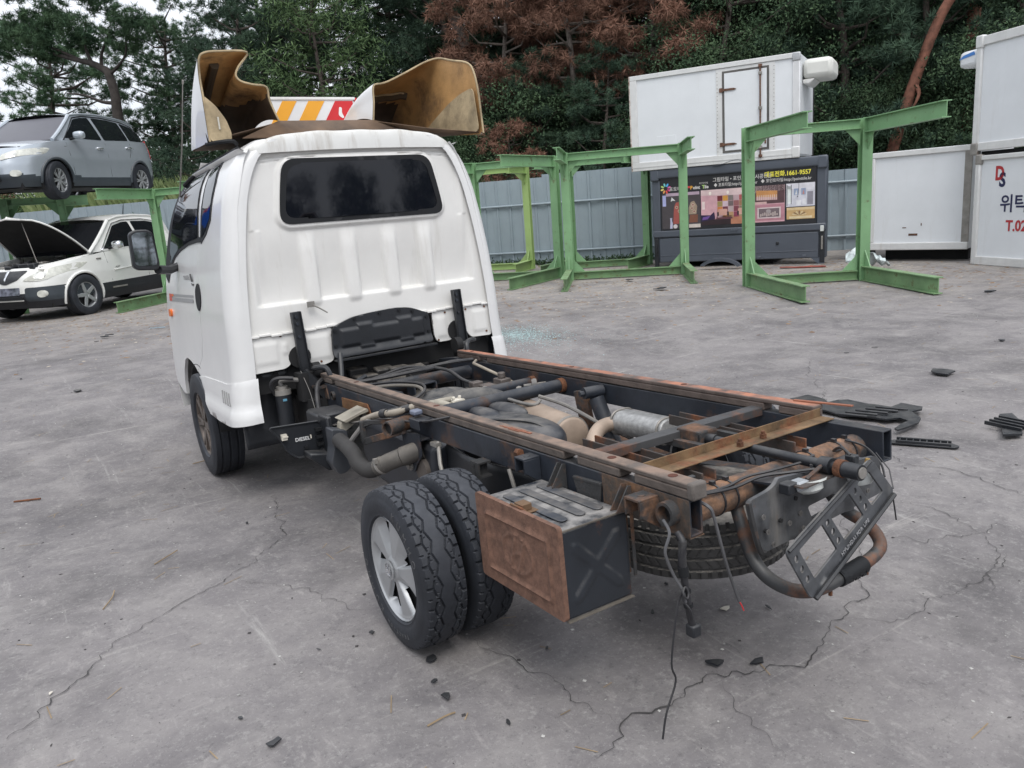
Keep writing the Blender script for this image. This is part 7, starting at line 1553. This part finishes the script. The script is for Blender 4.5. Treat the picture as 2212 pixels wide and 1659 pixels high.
wA = tree('willow_leaved_tree', 'willow', 33, 6.8, 2.0, 1.4, BROAD, BARK, .12, (.02, .02), 40, 26)
bA = tree('broadleaf_tree', 'broad', 41, 8.0, 2.6, 1.0, DBROAD, BARK, .13, (.03, 0), 46, 26)
bB = tree('broadleaf_tree', 'broad', 47, 4.0, 1.7, .3, DBROAD, BARK, .07, (0, .03), 32, 26)
sA = tree('leafy_shrub', 'broad', 53, 2.4, 1.25, .15, BROAD, BARK, .035, (0, .02), 26, 22)
# named individuals
put(pA, -21.5, 8.0, .4, 1.05, 0, 'green pine at the left picture edge', first=True, group=G1)
def bent_pine():
    global RNG
    RNG = np.random.default_rng(77); o = Vector((2.2, 27.95, 0)); r = empty('pine_tree', o); tag(r, 'spreading green pine behind the silver car, its dark trunk bent against pale sky', 'tree', G1)
    Q = lambda pts: [Vector(p)-o for p in pts]
    b = MB(); tr = sm(Q([(2.2, 27.95, .6), (2.24, 27.93, 3), (2.29, 27.9, 5.04), (2.32, 27.86, 5.84), (2.25, 27.94, 6.52), (2.1, 28.14, 6.72), (1.87, 28.41, 6.91), (1.63, 28.7, 7.03), (1.35, 29.05, 7.16), (.9, 29.6, 7.4)]), 4); b.tube(tr, [.20-.15*i/(len(tr)-1) for i in range(len(tr))], 9)
    for pts in ([(2.27, 27.92, 6.49), (2.51, 27.63, 6.69), (2.77, 27.31, 7.03), (2.85, 27.21, 7.6)], [(2.1, 28.14, 6.72), (2.16, 28.05, 7.15), (2.47, 27.68, 7.8)], [(1.87, 28.41, 6.91), (1.78, 28.52, 7.42), (1.9, 28.4, 8.2)], [(2.33, 27.85, 5.59), (1.94, 28.33, 5.7), (1.51, 28.85, 5.98), (1.05, 29.42, 6.11)], [(1.63, 28.7, 7.03), (1.17, 29.27, 7.39), (.3, 30.3, 8.0)]): t_ = sm(Q(pts), 4); b.tube(t_, [.07-.05*i/(len(t_)-1) for i in range(len(t_))], 6)
    b.build('trunk', pm('dark_pine_bark', (.045, .038, .034), .9, var=.3, bump=.5, bscale=25), r, smooth=60, auto=False)
    cs = []
    for p in [(-.06, 30.78, 8.54), (.5, 30.1, 8.62), (1.02, 29.45, 8.36), (1.54, 28.81, 8.35), (2.0, 28.25, 8.06), (2.5, 27.64, 8.0), (2.82, 27.24, 7.69), (-.32, 31.1, 8.09), (.21, 30.44, 8.03), (.71, 29.83, 7.83), (1.22, 29.2, 7.73), (1.62, 28.72, 7.55), (2.14, 28.08, 7.65), (2.56, 27.56, 7.35), (-.17, 30.92, 7.66), (.43, 30.17, 7.49), (.94, 29.55, 7.40), (3.03, 26.98, 8.03), (2.04, 28.21, 8.6), (.98, 29.51, 8.9), (-.6, 31.4, 8.5), (1.6, 28.8, 9.2), (2.6, 27.6, 8.9), (.3, 30.3, 9.3)]:
        q = unit(46)*RNG.uniform(.2, 1, (46, 1))**.5*np.array([.62, .62, .27]); cs.append(np.array(p)-np.array(o)+q+np.array([RNG.normal()*.25, RNG.normal()*.25, 0]))
    v, f = needles(np.concatenate(cs), 30, .22, .024, .5); np_mesh('crown', v, f, PINE, r); return r
bent_pine()
put(wA, -5.4, 3.2, 1.2, 1.0, .3, 'narrow-leaved light green tree between the two deflector lobes', first=True)
put(dA, -.3, 3.8, .5, .92, .7, 'brown dead pine just right of the roof deflector', 'tree', 'dead brown pines', first=True)
put(dA, 1.3, 3.4, 2.2, .9, .9, 'brown dead pine above the wide green rack', 'tree', 'dead brown pines')
put(dA, 3.0, 3.8, 4.0, .95, 1.3, 'brown dead pine above the left end of the white refrigerated box', 'tree', 'dead brown pines')
put(dA, 10.2, 7.0, 5.2, 1.15, 1.4, 'reddish dead pine leaning in beside the clean white box at the top right corner', 'tree', 'dead brown pines', mats=DEADD)
put(dB, .3, 2.0, .3, .62, .1, 'low dead brown bush-like pine just over the fence', 'tree', 'dead brown pines', first=True, mats=DEAD)
put(dB, -20.5, 4.0, 2.0, 1.0, .4, 'dull reddish dead pine at the left edge behind the silver car', 'tree', 'dead brown pines')
put(pB, 3.8, 6.5, 2.0, 1.0, 0, first=True, label='tall dark pine a little way in, above the refrigerated box roof', group=G1)
put(pC, -9.0, 3.0, 1.0, 1.0, 0, first=True, label='bushy dark pine near the fence, left of the roof deflector', group=G1)
put(bA, 6.2, 4.0, 1.0, 1.0, 0, first=True, label='dark leafy tree right of the cooling unit of the refrigerated box', group=G1)
put(bB, -2.6, 2.2, .6, 1.0, 0, first=True, label='low dark leafy tree close behind the fence', group=G1)
put(sA, -10.5, 2.0, 1.0, 1.0, 0, first=True, label='bushy green shrub growing just over the fence', cat='shrub', group='shrubs behind the fence')
rnd = random.Random(99)
SPOTS = [(pC, .6, 2.6, .62), (pC, 2.2, 2.4, .6), (pA, -8.5, 7, 1.1), (pB, -10.6, 8, .85), (pA, -17.5, 11, 1.0), (pC, -16, 9, .8), (bA, -13, 11, .8),  (pB, -6.5, 8, 1.0), (pB, -3.8, 6.2, .95), (bA, -4.5, 9, 1.2), (pA, -2.0, 9.5, 1.2), (pB, -.2, 8, 1.05), (bA, 1.2, 9, 1.15), (pB, 2.2, 10, 1.15), (bA, 4.9, 3.4, .95), (bA, 5.2, 8, 1.2), (pC, 7.6, 3.4, 1.05), (pB, 7.2, 8.5, 1.1), (bA, 8.8, 5.0, 1.1), (pC, 9.6, 3.4, 1.0), (pB, 9.8, 10, 1.15), (bA, 11.6, 4.2, 1.1), (bA, 12.2, 8.5, 1.2), (pA, 11.0, 11, 1.3), (pB, 14, 7, 1.2), (bA, 14.5, 4, 1.1), (pC, -6.8, 4.6, .95), (pC, -12.2, 3.2, .5), (bA, -7.5, 12, 1.3), (pB, 4.6, 12.5, 1.3), (bA, 8.3, 13, 1.5), (pB, 12.8, 13, 1.3), (bA, .0, 13, 1.5), (pB, -4.2, 13, 1.2), (pC, -.6, 6.2, 1.1), (bA, 6.8, 11, 1.35), (bB, -24, 6, 1.0), (bB, -19, 5, .9)]
def where(s, d):
    a = 'near the fence' if d < 3.5 else ('a little way in' if d < 6.5 else ('further back' if d < 10 else 'far back'))
    for lim, nm in ((-17, 'at the left picture edge'), (-11, 'behind the silver car'), (-6.8, 'left of the roof deflector'), (-4.4, 'behind the left deflector lobe'), (-2.2, 'behind the striped roof sign'), (-.4, 'behind the right deflector lobe'), (1.0, 'behind the yellow-green rack'), (2.6, 'behind the wide green rack'), (4.8, 'behind the left half of the refrigerated box'), (7.0, 'behind the right half of the refrigerated box'), (9.5, 'behind the nearest green rack'), (99, 'behind the white boxes at the right')):
        if s < lim: return a+', '+nm
KND = {id(pA): 'green pine', id(pB): 'tall dark pine', id(pC): 'bushy dark pine', id(bA): 'dark leafy tree', id(wA): 'light green leafy tree', id(bB): 'low dark leafy tree'}
for o, s, d, sc in SPOTS: put(o, s, d, rnd.uniform(0, 6.28), sc, 0, KND[id(o)]+' '+where(s, d), 'tree', G1)
for i in range(17):
    s = -7.5+i*1.32+rnd.uniform(-.4, .4); d_ = 2.1+rnd.uniform(0, 1.4); put(bB, s, d_, rnd.uniform(0, 6.28), rnd.uniform(.65, 1.0), 0, 'low dark leafy tree '+where(s, d_), 'tree', G1)
for i in range(14):
    s = -24+i*1.35+rnd.uniform(-.4, .4); put(sA, s, 1.9+rnd.uniform(0, 1.0), rnd.uniform(0, 6.28), rnd.uniform(.8, 1.25), 0, 'bushy green shrub '+where(s, 2), 'shrub', 'shrubs behind the fence')
# snapped red pine trunk and standing red trunks at the right
def trunk_only(name, pts, r, mat, s, d, label, extra=()):
    p = fpt(s, d); t = empty(name, (p.x, p.y, hillz(s, d)-.2)); tag(t, label, 'tree'); b = MB().tube(sm([FV(q) for q in pts], 5), np.linspace(r, r*.55, (len(pts)-1)*5+1).tolist(), 10); o = b.build('trunk', mat, t, smooth=60)
    for e, re in extra: MB().tube(sm([FV(q) for q in e], 4), np.linspace(re, re*.3, (len(e)-1)*4+1).tolist(), 6).build('broken_limb', mat, t, smooth=60)
    return t
def FV(q): v = FU*q[0]+FN*q[1]; return Vector((v.x, v.y, q[2]))
trunk_only('snapped_pine_tree', [(-.2, 0, 0), (.0, 0, 1.5), (.28, .05, 2.6), (.45, 0, 3.2), (.75, -.1, 4.1), (1.05, -.2, 4.7), (1.45, -.4, 4.95), (2.1, -.6, 5.1), (2.8, -.8, 5.6)], .13, BARKR, 8.6, 1.8, 'red-barked pine snapped and bent over, right of the refrigerated box', [([(.42, 0, 3.15), (.52, -.1, 2.9), (.40, -.12, 2.6)], .06), ([(1.05, -.2, 4.7), (1.1, -.2, 5.0), (1.2, -.2, 5.25)], .05)])
trunk_only('red_pine_tree', [(0, 0, 0), (.05, 0, 3), (.15, 0, 6), (.2, 0, 11)], .17, BARKR, 10.3, 3.4, 'straight red pine trunk rising behind the snapped pine')
trunk_only('leaning_pine_tree', [(.6, 0, 0), (.3, 0, 3.5), (-.15, 0, 5.5), (-.9, 0, 7.5), (-1.4, 0, 10)], .20, BARK, -2.2, 5.0, 'dark pine trunk leaning left above the right deflector lobe')
# trees on the yard's far left side, mirrored in the cab glass
for i in range(9):
    c = copy_tree((pB, bA, pC)[i % 3]); c.location = (-19-2.2*(i % 2), -6+3.6*i, -.1); c.rotation_euler = (0, 0, rnd.uniform(0, 6)); sc_ = rnd.uniform(.9, 1.15); c.scale = (sc_, sc_, sc_); tag(c, 'tree outside the picture on the left, seen only as a dark reflection', 'tree', 'trees mirrored in the cab glass')
for i in range(26):
    c = copy_tree((bA, pC, bA)[i % 3]); c.location = (-22+2.1*i, -25-2.5*(i % 3), -1.5); c.rotation_euler = (0, 0, rnd.uniform(0, 6)); sc_ = rnd.uniform(.80, 1.0); c.scale = (sc_, sc_, sc_); tag(c, 'tree behind the viewer, seen only as a dark reflection in the rear window', 'tree', 'trees mirrored in the rear window')
# far trees closing the view, tall grass behind the left fence
RNG = np.random.default_rng(5)
cs_ = []
for i in range(520):
    s = RNG.uniform(-26, 22); d = RNG.uniform(15, 22); top = (9.5 if s > -4 else 3.6+1.2*math.sin(s*.8)); z = RNG.uniform(.5, top); p = fpt(s, d); cs_.append((p.x, p.y, hillz(s, d)*.6+z))
cs_ = np.array(cs_); pts = np.repeat(cs_, 240, 0)+RNG.normal(size=(len(cs_)*240, 3))*np.array([.75, .75, .55])
v, f = leaves(pts, .26, .14, .2); fw_ = np_mesh('far_wood', v, f, DBROAD); tag(fw_, kind='stuff'); fw_['label'] = 'dark mass of far foliage closing the wood behind the nearer trees'
gpts = []
for i in range(2600):
    s = RNG.uniform(-14.5, -8.0); d = RNG.uniform(.9, 2.4); p = fpt(s, d); gpts.append((p.x, p.y, hillz(s, d)))
gp_ = np.array(gpts); k = 5; c = np.repeat(gp_, k, 0)+RNG.normal(size=(len(gp_)*k, 3))*np.array([.06, .06, 0]); dv = np.stack([RNG.normal(size=len(c))*.13, RNG.normal(size=len(c))*.13, np.ones(len(c))], 1); ln = RNG.uniform(1.4, 3.0, (len(c), 1)); sd_ = np.cross(dv, unit(len(c))); sd_ /= np.linalg.norm(sd_, axis=1, keepdims=True)
v = np.stack([c-sd_*.011, c+sd_*.011, c+dv*ln*.6+sd_*.009, c+dv*ln*np.array([1.25, 1.25, .92])], 1).reshape(-1, 3); gr = np_mesh('tall_grass', v, np.arange(len(v)).reshape(-1, 4), GRASS); tag(gr, kind='stuff'); gr['label'] = 'pale tall grass standing behind the left fence'
# weeds along the foot of the fence
gpts = []
for i in range(900):
    s = RNG.uniform(-4, 4); p = fpt(s, RNG.uniform(-.30, -.05)); gpts.append((p.x, p.y, 0))
v, f = leaves(np.repeat(np.array(gpts), 4, 0)+np.abs(RNG.normal(size=(3600, 3)))*np.array([.04, .04, .05]), .09, .03, -.3); wd = np_mesh('weeds', v, f, DBROAD); tag(wd, kind='stuff')
SHIELD = [(2.547, 1.143), (2.702, 1.126), (2.634, 0.943), (2.595, 0.889), (2.729, 0.834), (2.732, 0.703), (2.72, 0.533), (2.811, 0.522), (2.804, 0.382), (2.718, 0.336), (2.632, 0.347), (2.556, 0.245), (2.472, 0.21), (2.271, 0.208), (2.301, 0.246), (2.465, 0.267), (2.51, 0.346), (2.43, 0.38), (2.438, 0.45), (2.405, 0.539), (2.402, 0.652), (2.415, 0.782), (2.461, 1.007)]
STRIP2 = [(2.143, 0.118), (2.218, 0.106), (2.297, 0.047), (2.308, -0.029), (2.25, -0.074), (2.188, -0.052), (2.071, 0.026)]
PIECE3 = [(2.919, -0.004), (2.989, -0.038), (2.845, -0.156), (2.646, -0.257), (2.542, -0.209)]
BITS = [(3.808, 0.846), (6.39, 6.535), (7.025, 7.945), (-0.733, 9.998), (-0.665, 10.153), (-0.875, 9.715), (-1.797, 7.349), (-0.924, 1.686), (-1.36, 6.071), (-0.888, 0.136), (-0.802, -0.156), (-0.861, -0.355), (-0.852, -0.262), (-1.33, -0.234), (-0.484, -0.331), (0.091, -0.266), (-0.138, -0.716), (-0.033, -0.786), (0.13, -0.516), (0.242, -0.598), (4.466, 1.787), (5.197, 1.106), (4.168, 1.848), (-0.081, -0.38), (-0.008, 10.335), (-1.855, 3.146), (-0.775, -0.56), (-1.375, -0.056), (-1.837, 0.497), (-1.069, 0.157), (7.939, 2.62)]
GLASS = [(2.934, 5.428), (3.201, 5.598), (3.36, 5.344), (2.775, 4.406), (2.342, 4.178), (2.449, 4.651)]
RUSTSTICK = [(-1.926, 3.181), (-1.789, 3.115)]
TWIGS = [(-0.961, -0.433), (-0.871, -0.428), (-1.394, 1.445), (-1.28, 1.539), (-1.634, 1.079), (-1.577, 1.23), (-0.904, 3.197), (2.59, 3.133), (3.169, 3.426)]
# ------------------------------------------------------------------ things lying on the slab
def flatpiece(name, pts, mat, label, th=.012, warp=.02, cat='debris', group=None, step=.08, lift=.004):
    c = Vector((sum(p[0] for p in pts)/len(pts), sum(p[1] for p in pts)/len(pts)))
    f = lambda x, y: (x-c.x, y-c.y, gz(x, y)-gz(c.x, c.y)+lift+th+warp*(noise.noise((x*3, y*3, c.x))+1)*.5+warp*.35*noise.noise((x*11, y*11, 4)))
    o = MB().patch(pts, f, step, thick=th, nrm=(0, 0, -1)).build(name, mat, None, smooth=30, loc=(c.x, c.y, gz(c.x, c.y))); return tag(o, label, cat, group)
sh = flatpiece('splash_shield', SHIELD, PLAST, 'large torn black plastic splash shield lying beyond the chassis tail', .010, .05, 'car part', None, .07)
c = Vector(sh.location)
for k in range(5): MB().beam((-.25+k*.07, .06-k*.02, .055), (-.17+k*.07, -.10-k*.02, .05), .02, .012).build('raised_rib', PLAST, sh, bevel=.004)
st2 = empty('plastic_strip', (2.20, .02, gz(2.2, .02)), math.radians(-62)); tag(st2, 'black ribbed plastic strip lying right of the chassis tail', 'car part')
MB().prism(rpoly([(-.17, -.035), (.15, -.04), (.17, -.01), (.13, .035), (-.10, .04), (-.15, .02)], .012), lambda x, y, k: (x, y, .006+.010*k+.02*x*x)).build('strip_plate', PLAST, st2, bevel=.003)
for y in (-.030, .026): MB().beam((-.13, y, .024), (.13, y, .024), .010, .016).build('strip_rail', PLAST, st2, bevel=.003)
for k in range(8): MB().box(-.115+k*.032, -.109+k*.032, -.028, .024, .016, .028).build('strip_rib', PLAST, st2)
p3 = flatpiece('barred_scrap', PIECE3, PLAST, 'black plastic panel with bars at the right picture edge', .012, .03, 'car part')
for k in range(4): MB().beam((-.10+k*.05, -.10, .035), (-.08+k*.05, .10, .035), .012, .02).build('bar', PLAST, p3)
BL_ = ['thin black plastic sheet scrap on the far slab right of the chassis', 'long black scrap in front of the wide green rack', 'crumpled black scrap under the front crossbar of the wide rack', 'black curved scrap left of the truck, middle of three', 'black lump scrap left of the truck, farthest of three', 'thin black sliver left of the truck, nearest of three', 'dark scrap at the far left of the slab', 'dark chip below the truck cab rear', 'flat dull scrap left of the front wheel', 'dark chip beside the rear wheel foot', 'dark wedge scrap in front of the rear twin wheels', 'black bent scrap, lower of a pair in the foreground', 'black scrap, upper of a pair in the foreground', 'curled black scrap at the bottom edge', 'small dark chip below the tool box', 'small dark chip under the spare tyre', 'dull plastic wedge beside the crack crossing', 'small dark scrap beside the dull plastic wedge', 'pale flat leaf right of the hanging plug', 'dark chip right of the step bar', 'small dark chip before the nearest rack', 'dark scrap at the far right of the slab', 'tiny chip before the white boxes', 'dark flake behind the hanging wires', 'pale blue toothbrush-like stick beside the truck door', 'rusty flake at the left edge', 'black flake scrap right of centre foreground', 'tiny dark chip in the left foreground', 'tiny white chip at the left crack end', 'tiny chip left of the twin wheel foot', 'flat rubber scrap at the right edge of the slab']
SZ = [.16, .17, .14, .10, .11, .07, .06, .035, .09, .022, .05, .035, .03, .04, .02, .025, .075, .05, .04, .03, .05, .07, .04, .03, .10, .05, .035, .02, .02, .018, .12]
rq = random.Random(17)
for i, (x, y) in enumerate(BITS):
    s = SZ[i]*(.72 if SZ[i] > .08 else .55); n = rq.randint(5, 8); a0 = rq.uniform(0, 6); el = rq.uniform(.3, .8)
    pts = [(x+s*math.cos(a0)*math.cos(t)*q-s*el*math.sin(a0)*math.sin(t)*q, y+s*math.sin(a0)*math.cos(t)*q+s*el*math.cos(a0)*math.sin(t)*q) for t, q in ((2*PI*k/n, rq.uniform(.45, 1.15)) for k in range(n))]
    m = PLAST
    if i in (18, 28): m = CREAM
    if i == 24: m = pm('pale_blue_plastic', (.30, .40, .46), .4); pts = [(x-.10, y+.03), (x+.10, y-.05), (x+.105, y-.035), (x-.095, y+.05)]
    if i == 25: m = RUST
    if i == 8: m = PLASTD
    flatpiece('scrap', pts, m, BL_[i], min(.01, s*.15), s*.45 if i in (1, 2, 3, 4, 11, 12, 13) else s*.2, 'scrap', 'scraps on the slab', s*.35)
a, b_ = RUSTSTICK; o = MB().tube([(0, 0, .006), (b_[0]-a[0], b_[1]-a[1], .008)], .006, 6).build('rusty_rod', RUST, None, loc=(a[0], a[1], gz(*a))); tag(o, 'short rusty rod lying at the left picture edge', 'rod')
TL = ['thin straw on the slab in the foreground', 'dry twig left of the nearer crack', 'dry twig above the left crack', 'bent twig beside the front wheel', 'pale stick on the slab behind the chassis']
DRY = pm('dry_twig', (.30, .22, .13), .9, var=.3)
for i in range(len(TWIGS)//2):
    a, b_ = TWIGS[2*i], TWIGS[2*i+1]; v = Vector((b_[0]-a[0], b_[1]-a[1])); v = v*min(1, .22/v.length) if i < 4 else v*.4
    o = MB().tube(sm([(0, 0, .004), (v.x*.5+.012, v.y*.5, .008), (v.x, v.y, .004)], 3), .0026, 5).build('twig', DRY, None, loc=(a[0], a[1], gz(*a))); tag(o, TL[i], 'twig', 'twigs on the slab')
# shattered safety glass, dust crumbs, pine litter, rubbish by the boxes
def scatter(name, n, fn, size, mats, label, tall=.5, seed=3):
    r_ = np.random.default_rng(seed); vs = []; fs = []; P_ = [fn(r_) for _ in range(n)]
    for (x, y) in P_:
        z = gz(x, y); s = size*r_.uniform(.4, 1.4); a = r_.uniform(0, 6.28); e = r_.uniform(.25, 1.0); ca, sa = math.cos(a)*s, math.sin(a)*s; b0 = len(vs)
        vs += [(x+ca, y+sa, z+.001), (x-sa*e, y+ca*e, z+.001), (x-ca*r_.uniform(.5, 1), y-sa, z+.001), (x+sa*e, y-ca*e, z+.001), (x+r_.normal()*s*.2, y+r_.normal()*s*.2, z+s*tall*r_.uniform(.3, 1))]
        fs += [(b0, b0+1, b0+4), (b0+1, b0+2, b0+4), (b0+2, b0+3, b0+4), (b0+3, b0, b0+4)]
    o = np_mesh(name, vs, [f for f in fs], mats); tag(o, label, None, None, 'stuff'); return o
gc = np.mean(np.array(GLASS), 0)
scatter('broken_glass', 3800, lambda r: tuple(gc+np.array([.12, .2])+r.normal(size=2)*np.array([.28, .42])*(.4+r.random())), .0085, pm('glass_crumbs', (.30, .40, .40), .35, var=.3, scale=30), 'crumbs of shattered greenish safety glass beyond the cab', .7, 4)
scatter('grit', 2600, lambda r: (r.uniform(-4, 7), r.uniform(-2.2, 9)), .006, pm('grit', (.42, .41, .39), .9, var=.4, scale=20), 'pale grit and crumbs scattered over the slab', .6, 5)
scatter('grit', 1100, lambda r: (r.uniform(-4, 7), r.uniform(-2.2, 9)), .008, pm('dark_grit', (.05, .045, .045), .9, var=.4), 'dark crumbs scattered over the slab', .5, 6)
def strew(r):
    while True:
        x, y = r.uniform(-3, 11), r.uniform(2.5, 16)
        if .75*x+y > 9+r.normal()*1.6 and (FN.x*(x-F0.x)+FN.y*(y-F0.y)) < -.1: return x, y
scatter('leaf_litter', 4200, strew, .030, leafmat('litter_brown', (.16, .10, .06), (.32, .22, .14)), 'brown leaf and bark litter before the racks and boxes', .25, 7)
scatter('leaf_litter', 2600, strew, .024, pm('pale_litter', (.42, .37, .30), .9, var=.3), 'pale chips strewn before the racks and boxes', .3, 8)
def needle_lit(n, seed):
    r = np.random.default_rng(seed); c = np.stack([r.uniform(-4, 7, n), r.uniform(-2.1, 8, n), np.zeros(n)], 1); c[:, 2] = [gz(a, b)+.003 for a, b in c[:, :2]]; a = r.uniform(0, PI, n); l = r.uniform(.015, .05, n); d = np.stack([np.cos(a)*l, np.sin(a)*l, np.zeros(n)], 1); s = np.stack([-np.sin(a), np.cos(a), np.zeros(n)], 1)*.0016
    v = np.stack([c-d-s, c+d-s, c+d+s, c-d+s], 1).reshape(-1, 3); o = np_mesh('pine_needle_litter', v, np.arange(4*n).reshape(-1, 4), DRY); tag(o, 'fallen pine needles and bits of straw on the slab', None, None, 'stuff')
needle_lit(900, 3)
bag = flatpiece('plastic_sheeting', [(9.45, 5.05), (9.75, 5.0), (9.95, 5.5), (9.7, 5.75), (9.5, 5.6)], pm('clear_sheeting', (.50, .56, .56), .25, var=.4, scale=5), 'crumpled clear plastic sheeting between the grey box and the nearest green rack', .01, .45, 'sheeting', None, .06)
fl_ = MB().prism([(.95*math.cos(t)*.42, .55*math.sin(t)*.42) for t in np.linspace(.4, 2.6, 14)]+[(.80*math.cos(t)*.42, .42*math.sin(t)*.42) for t in np.linspace(2.6, .4, 14)], lambda x, z, k: (x, .12*k, z-.03)).build('fender_arch', GREYB, None, loc=(8.95, 7.75, 0)); fl_.rotation_euler = (0, 0, math.radians(-58)); tag(fl_, 'grey plastic wheel arch lying below the grey box', 'car part')
rb_ = flatpiece('red_board', [(9.35, 6.75), (9.75, 6.15), (9.85, 6.22), (9.45, 6.85)], pm('faded_red', (.30, .07, .05), .7, var=.3), 'flat faded red board under the right end of the grey box', .01, .02, 'board')
